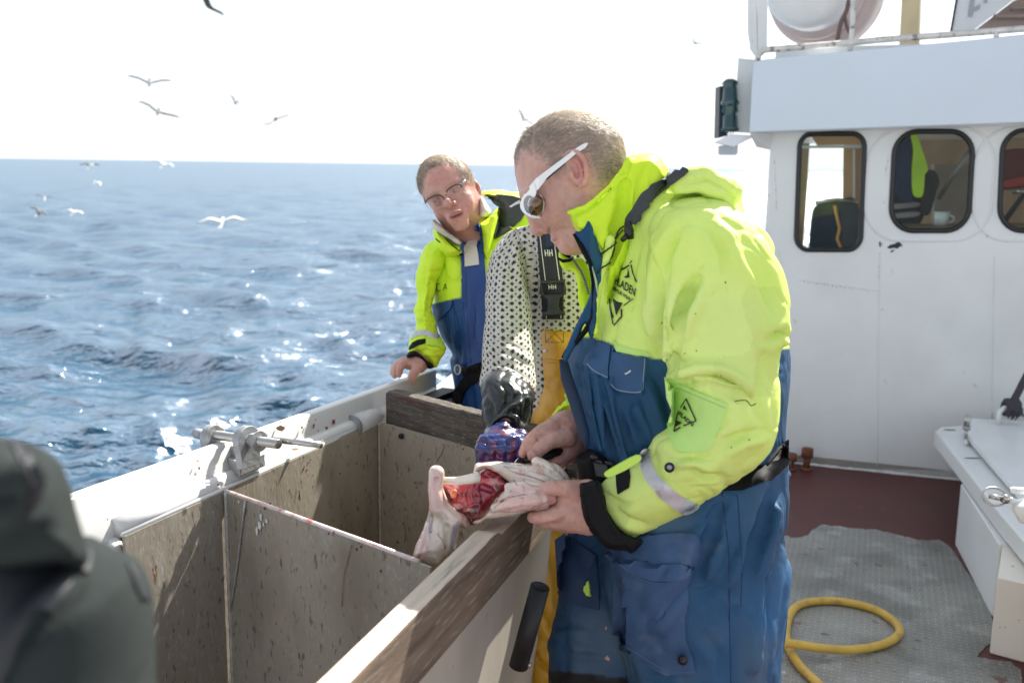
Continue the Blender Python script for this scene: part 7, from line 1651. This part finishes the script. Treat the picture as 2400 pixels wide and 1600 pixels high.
# ================================================================ the opened fish
def fish():
    root = thing('fish', 'large pale opened fish with red insides held over the bin edge', 'fish', W(1130, 1180, 1.76))
    fm = M('fish_skin', None, .26, attr='Col', var=.12, vscale=40, bump=.0007, bscale=120, sss=.12, coat=1.0, spots=[((.42, .05, .04), 34, .64, .72, .7), ((.30, .26, .25), 110, .60, .70, .55), ((.45, .30, .28), 24, .52, .70, .5)])
    gm = M('raw_flesh', None, .22, attr='Col', var=.25, vscale=50, bump=.0014, bscale=70, sss=.1, coat=.8)
    PALE = np.array([.70, .62, .52]); PK = np.array([.60, .36, .34])
    def col(px, py, V):
        n = vnoise(V*18, 3); C = mixc(np.tile(PALE, (len(px), 1)), np.array([.58, .50, .41]), .4+.6*n)
        C = mixc(C, np.array([.60, .33, .30]), .7*np.clip(vnoise(V*22, 15)*1.5+.25, 0, 1)); C = mixc(C, np.array([.10, .09, .10]), .75*np.clip(1.2-line_dist(px, py, [(1012, 1200), (1014, 1222), (1008, 1240)])[0]/2.4, 0, 1)+.6*np.clip(1.2-line_dist(px, py, [(1244, 1195), (1262, 1184), (1290, 1176)])[0]/2.0, 0, 1)+.5*np.clip(1.2-line_dist(px, py, [(1290, 1092), (1312, 1108), (1328, 1126)])[0]/1.8, 0, 1)); C = mixc(C, np.array([.30, .24, .20]), .35*np.clip(vnoise(V*np.array([60, 22, 40]), 16)*1.6-.5, 0, 1))
        C = mixc(C, PK, .8*blob(px, py, 985, 1270, 16, 50)+.45*blob(px, py, 1005, 1150, 14, 40)+.5*blob(px, py, 1124, 1095, 20)+.4*blob(px, py, 1030, 1110, 16))
        C = mixc(C, np.array([.16, .17, .20]), .85*polymask(px, py, [(1062, 1228), (1078, 1225), (1070, 1262), (1062, 1292), (1054, 1285), (1056, 1255)], 5)+.7*polymask(px, py, [(1008, 1190), (1014, 1210), (1008, 1262), (1000, 1240)], 5))
        C = mixc(C, np.array([.20, .02, .02]), .8*np.clip(1.3-line_dist(px, py, [(1182, 1090), (1210, 1108), (1240, 1116), (1276, 1128)])[0]/2.0, 0, 1)+.8*np.clip(1.3-line_dist(px, py, [(1204, 1125), (1212, 1136)])[0]/2, 0, 1)+.7*np.clip(1.2-line_dist(px, py, [(1026, 1252), (1040, 1270), (1046, 1286)])[0]/2.2, 0, 1)+.6*np.clip(1.2-line_dist(px, py, [(1226, 1124), (1244, 1136), (1262, 1138)])[0]/2.2, 0, 1)+.7*np.clip(1.2-line_dist(px, py, [(1158, 1190), (1178, 1172), (1200, 1163), (1236, 1158)])[0]/1.6, 0, 1))
        C = mixc(C, np.array([.5, .10, .09]), .45*(vnoise(V*60, 8) > .62)*(px > 1200))
        C = mixc(C, np.array([.22, .19, .16]), .35*np.clip((vnoise(V*14, 6)-.15)*2, 0, 1)*(px < 1110)*(py > 1200))
        return C
    S = Sculpt((955, 1060, 1.64), (1345, 1340, 1.92), .0021)
    # head part hanging into the bin
    S.infl([(1008, 1112), (1014, 1100), (1026, 1096), (1040, 1102), (1043, 1115), (1038, 1130), (1042, 1152), (1056, 1178), (1072, 1195), (1092, 1206), (1098, 1224), (1092, 1238), (1078, 1236), (1076, 1252), (1068, 1280), (1056, 1294), (1040, 1308), (1024, 1324), (998, 1319), (968, 1306), (971, 1282), (984, 1252), (996, 1222), (1004, 1192), (1004, 1160), (1003, 1130)], 1.775, .035, .026, 0, grad=(0, -.02))
    S.tube([(1023, 1108, 1.752), (1020, 1150, 1.748), (1030, 1190, 1.745), (1060, 1215, 1.745)], [.015, .014, .018, .016], .010)
    S.tube([(1012, 1222, 1.742), (1010, 1262, 1.738)], [.003, .001], .006, 'cut'); S.tube([(1062, 1230, 1.738), (1066, 1285, 1.738)], [.010, .004], .008)
    S.tube([(1050, 1235, 1.735), (1050, 1290, 1.735)], [.004, .002], .008, 'cut')
    # upper flap of the belly
    S.infl([(1108, 1100), (1114, 1086), (1132, 1081), (1193, 1081), (1245, 1087), (1278, 1090), (1306, 1100), (1326, 1120), (1334, 1134), (1290, 1150), (1240, 1150), (1202, 1136), (1168, 1112), (1142, 1098), (1124, 1104), (1118, 1122), (1108, 1114)], 1.800, .030, .026, 0, grad=(.012, -.04))
    # lower flap
    S.infl([(1202, 1134), (1240, 1138), (1290, 1140), (1298, 1160), (1294, 1176), (1262, 1192), (1232, 1202), (1192, 1210), (1156, 1216), (1138, 1218), (1122, 1230), (1109, 1229), (1108, 1220), (1130, 1212), (1146, 1192), (1172, 1158)], 1.772, .030, .024, .004, grad=(.012, -.01))
    S.tube([(1160, 1190, 1.742), (1200, 1180, 1.735), (1250, 1172, 1.735), (1290, 1168, 1.745)], [.009, .016, .018, .012], .004, n=2)
    S.tube([(1190, 1140, 1.762), (1230, 1146, 1.752), (1268, 1150, 1.75)], [.008, .016, .015], .006)
    S.tube([(1182, 1090, 1.772), (1212, 1108, 1.770), (1244, 1117, 1.770), (1280, 1130, 1.772)], [.001, .0035, .0035, .002], .003, 'cut', n=3)
    S.tube([(1158, 1196, 1.740), (1182, 1172, 1.732), (1210, 1162, 1.728), (1240, 1159, 1.728)], [.001, .003, .003, .001], .003, 'cut', n=3)
    S.tube([(1225, 1128, 1.795), (1265, 1132, 1.790), (1305, 1134, 1.80)], [.020, .026, .018], .012)
    # rolled strips at the tail end
    S.tube([(1258, 1082, 1.795), (1272, 1085, 1.79), (1292, 1100, 1.79), (1318, 1124, 1.80)], [.010, .009, .009, .007], .002, n=3)
    S.tube([(1280, 1090, 1.80), (1304, 1100, 1.80), (1330, 1124, 1.805)], [.008, .010, .007], .002, n=3)
    S.ell((1258, 1081, 1.79), (.011, .010, .010), k=.002)
    sk = sculpt_obj('fish_skin', S, fm, root, disp=creases([([(1020, 1205), (1040, 1230), (1046, 1290)], .0025, 7, 1), ([(1000, 1210), (996, 1250), (986, 1300)], .004, 5, -1), ([(1038, 1150), (1056, 1190), (1088, 1215)], .0018, 6, 1), ([(1150, 1085), (1200, 1096), (1250, 1100), (1300, 1120)], .0018, 6, 1), ([(1200, 1118), (1240, 1128), (1276, 1136)], .0018, 6, -1), ([(1240, 1100), (1280, 1108), (1310, 1125)], .003, 3, 1), ([(1130, 1212), (1190, 1196), (1250, 1186)], .0018, 6, 1)], folds(.0010, (18, 24, 22), 81, fine=.0004)), colfn=col)
    # insides
    I = Sculpt((1025, 1085, 1.66), (1220, 1245, 1.88), .0020)
    I.infl([(1038, 1124), (1080, 1124), (1118, 1118), (1122, 1106), (1142, 1096), (1176, 1112), (1206, 1134), (1176, 1162), (1146, 1196), (1130, 1216), (1104, 1232), (1090, 1210), (1064, 1196), (1044, 1162)], 1.815, .030, .02, 0)
    g = random.Random(6)
    for i in range(16):
        x = g.uniform(1048, 1108); y = g.uniform(1132, 1200)
        if poly_sdf(np.array([(1042, 1128), (1118, 1122), (1125, 1190), (1095, 1215), (1060, 1190)], float), np.array([x]), np.array([y]))[0] > -4: continue
        a = g.uniform(.6, 2.4); l = g.uniform(8, 18); I.tube([(x, y, 1.789), (x+l*math.cos(a), y+l*math.sin(a)*.8, 1.787), (x+l*1.6*math.cos(a+.7), y+l*1.5*math.sin(a+.7), 1.790)], [g.uniform(.002, .0045)]*3, .003, n=3)
    for q in ([(1110, 1130), (1104, 1156), (1106, 1178), (1098, 1200)], [(1098, 1136), (1088, 1160), (1092, 1184)], [(1118, 1150), (1124, 1170), (1116, 1186)]): I.tube([(x, y, 1.785) for x, y in q], .0038, .003, n=3)
    I.tube([(1135, 1110, 1.792), (1160, 1122, 1.795), (1190, 1134, 1.80)], [.004, .003, .001], .006, 'cut'); I.tube([(1130, 1140, 1.790), (1150, 1148, 1.792), (1172, 1150, 1.80)], [.004, .004, .001], .008, 'cut')
    I.ell((1064, 1158, 1.780), (.008, .010, .006), 20, k=.002); I.ell((1115, 1196, 1.776), (.010, .017, .006), -20, k=.002)
    I.tube([(1096, 1196, 1.778), (1112, 1182, 1.772), (1124, 1184, 1.774), (1118, 1200, 1.776)], .004, .002, n=4)
    def gcol(px, py, V):
        n = vnoise(V*np.array([34, 80, 45]), 2); n2 = vnoise(V*np.array([60, 130, 80]), 4); C = mixc(np.tile(np.array([.42, .012, .035]), (len(px), 1)), np.array([.58, .20, .20]), np.clip(n*1.6, 0, 1))
        C = mixc(C, np.array([.78, .52, .46]), np.clip(n2*2.2-.5, 0, 1)*(.6+.4*(px < 1130))); C = mixc(C, np.array([.06, .005, .015]), np.clip(-n*2-.5, 0, 1))
        C = mixc(C, np.array([.55, .16, .03]), blob(px, py, 1064, 1158, 9, 11)); C = mixc(C, np.array([.55, .01, .02]), .9*blob(px, py, 1124, 1118, 7)); C = mixc(C, np.array([.35, .01, .03]), .7*blob(px, py, 1150, 1112, 18))
        C = mixc(C, np.array([.02, .01, .02]), .92*blob(px, py, 1113, 1197, 11, 22, -20)); C = mixc(C, np.array([.30, .04, .09]), .6*blob(px, py, 1150, 1150, 30)); return C
    sculpt_obj('insides', I, gm, root, disp=folds(.0013, (60, 30, 45), 83, fine=.0006), colfn=gcol)
    tubeo('bone', [W(1041, 1125, 1.762), W(1070, 1127, 1.758), W(1100, 1122, 1.760), W(1120, 1118, 1.768)], [.006, .0075, .0085, .010], M('fish_bone', (.74, .68, .58), .35, sss=.2), root, seg=14)
fish()

# ================================================================ gulls
gullw = M('gull_white', (.60, .60, .58), .7, var=.05); gullg = M('gull_grey', (.24, .25, .27), .7, var=.1); gulld = M('gull_dark', (.10, .09, .07), .7, var=.1)
def gull(px, py, c, span, yaw, roll, up, label, dark=0, up2=None, pitch=0, elbow=.45):
    """span m; yaw: flight direction (deg, 0 = right in the picture); up: wing raise (deg)"""
    pitch = pitch or (-28 if py > 372 else 22)*(1 if 60 <= yaw <= 125 else .3)
    p = W(px, py, c); t = thing('gull', label, 'gull', p, 'gulls flying round the boat')
    s = span/1.2; Rm = Matrix.Rotation(math.radians(yaw), 3, 'Z') @ Matrix.Rotation(math.radians(pitch), 3, 'Y') @ Matrix.Rotation(math.radians(roll), 3, 'X')
    L = lambda x, y, z: p+Rm @ Vector((x*s, y*s, z*s))
    body = [(-.20, 0), (-.15, .022), (-.08, .045), (0, .058), (.08, .052), (.13, .034), (.155, .030), (.185, .028), (.205, .012)]
    tubeo('gull_body', [L(x, 0, .006*math.sin(x*9)) for x, r in body], [max(r, .004)*s for x, r in body], gullw if dark < 2 else gulld, t, seg=8)
    tubeo('beak', [L(.20, 0, .0), L(.235, 0, -.006)], [.009*s, .003*s], M_beak, t, seg=5)
    obj('tail', prism([L(-.15, -.02, 0), L(-.15, .02, 0), L(-.27, .05, .005), L(-.27, -.05, .005)], Rm @ Vector((0, 0, .006*s))), gullw, t)
    for sd, ua in ((1, up), (-1, up if up2 is None else up2)):
        a = math.radians(ua); b = math.radians(ua*.25-12*(1 if ua > 0 else -1)); bm = bmesh.new(); rows = []
        j = elbow*.6*span; r = 0
        for i in range(9):
            u = i/8
            if u < .45: y = u*span/2*math.cos(a)/s; z = u*span/2*math.sin(a)/s
            else: y0 = .45*span/2*math.cos(a)/s; z0 = .45*span/2*math.sin(a)/s; y = y0+(u-.45)*span/2*math.cos(b)/s; z = z0+(u-.45)*span/2*math.sin(b)/s
            ch = .15*(1-.25*u)*(1 if u < .8 else max(.12, (1-u)/.2)); x = .07+.05*math.sin(min(1, u/.45)*math.pi/2)-(.16*max(0, u-.45)/.55)
            rows.append([bm.verts.new(L(x, sd*(y+.03), z+.02)), bm.verts.new(L(x-ch*.5, sd*(y+.03), z+.034)), bm.verts.new(L(x-ch, sd*(y+.03), z+.015)), bm.verts.new(L(x-ch*.5, sd*(y+.03), z+.018))])
        for i in range(8):
            for k in range(4): bm.faces.new((rows[i][k], rows[i][(k+1) % 4], rows[i+1][(k+1) % 4], rows[i+1][k]))
        bm.faces.new(rows[0]); bm.faces.new(rows[-1])
        obj('wing', bm, (gullg, gulld, gulld)[dark] if dark >= 0 else gullw, t, smooth=True)
M_beak = M('beak_yellow', (.55, .38, .06), .5)
GULLS = [(350, 196, 26, 1.2, 112, 4, 30, 'gull gliding with raised wings, topmost of the pair at the upper left', 0, 28),
 (370, 264, 27, 1.2, 118, 14, 36, 'gull with a dark bent wing just below the one with raised wings', 1, 6),
 (553, 243, 34, .95, 140, 10, 66, 'small gull with one wing straight up, in the sky left of the middle', 0, 60),
 (646, 280, 36, 1.1, 100, -15, -30, 'small dark gull with drooping wing, lowest one in the sky at left', 2, 10),
 (476, -14, 20, 1.3, 160, 30, -20, 'gull cut by the top edge of the picture, only a wing showing', 1, -20),
 (213, 389, 45, 1.15, 70, 0, 20, 'pale gull just under the horizon at the left', 1, 20),
 (384, 387, 36, .95, 70, 10, 36, 'white gull crossing the horizon line, right of the pale one', -1, 15),
 (105, 465, 60, 1.1, 110, 10, 40, 'tiny grey gull over the sea near the left edge, the upper one', 1, 40),
 (93, 501, 42, 1.0, 60, 20, 50, 'dark gull over the sea near the left edge, the lower one', 2, 40),
 (174, 498, 48, 1.2, 70, 5, 14, 'whitish gull low over the sea right of the dark one', -1, 10),
 (520, 521, 25, 1.25, 95, -6, 16, 'large white gull gliding low over the sea with wings spread', -1, 12),
 (229, 428, 60, 1.1, 40, 20, -30, 'thin white gull over the sea below the horizon at left', -1, 10),
 (1628, 100, 30, 1.05, 60, 40, 35, 'pale grey gull high in the sky left of the wheelhouse', 0, 30),
 (1228, 281, 32, .9, 130, 30, 45, 'gull half hidden behind the hair of the front man', 1, 20),
 (1352, 252, 60, .9, 90, 10, 62, 'tiny gull with steep wings right above the head of the front man', 1, 40),
 (1390, 261, 70, 1.0, 60, 50, 20, 'tiny streak-like gull right of the one above the head', 1, 20)]
for g_ in GULLS: gull(*g_)
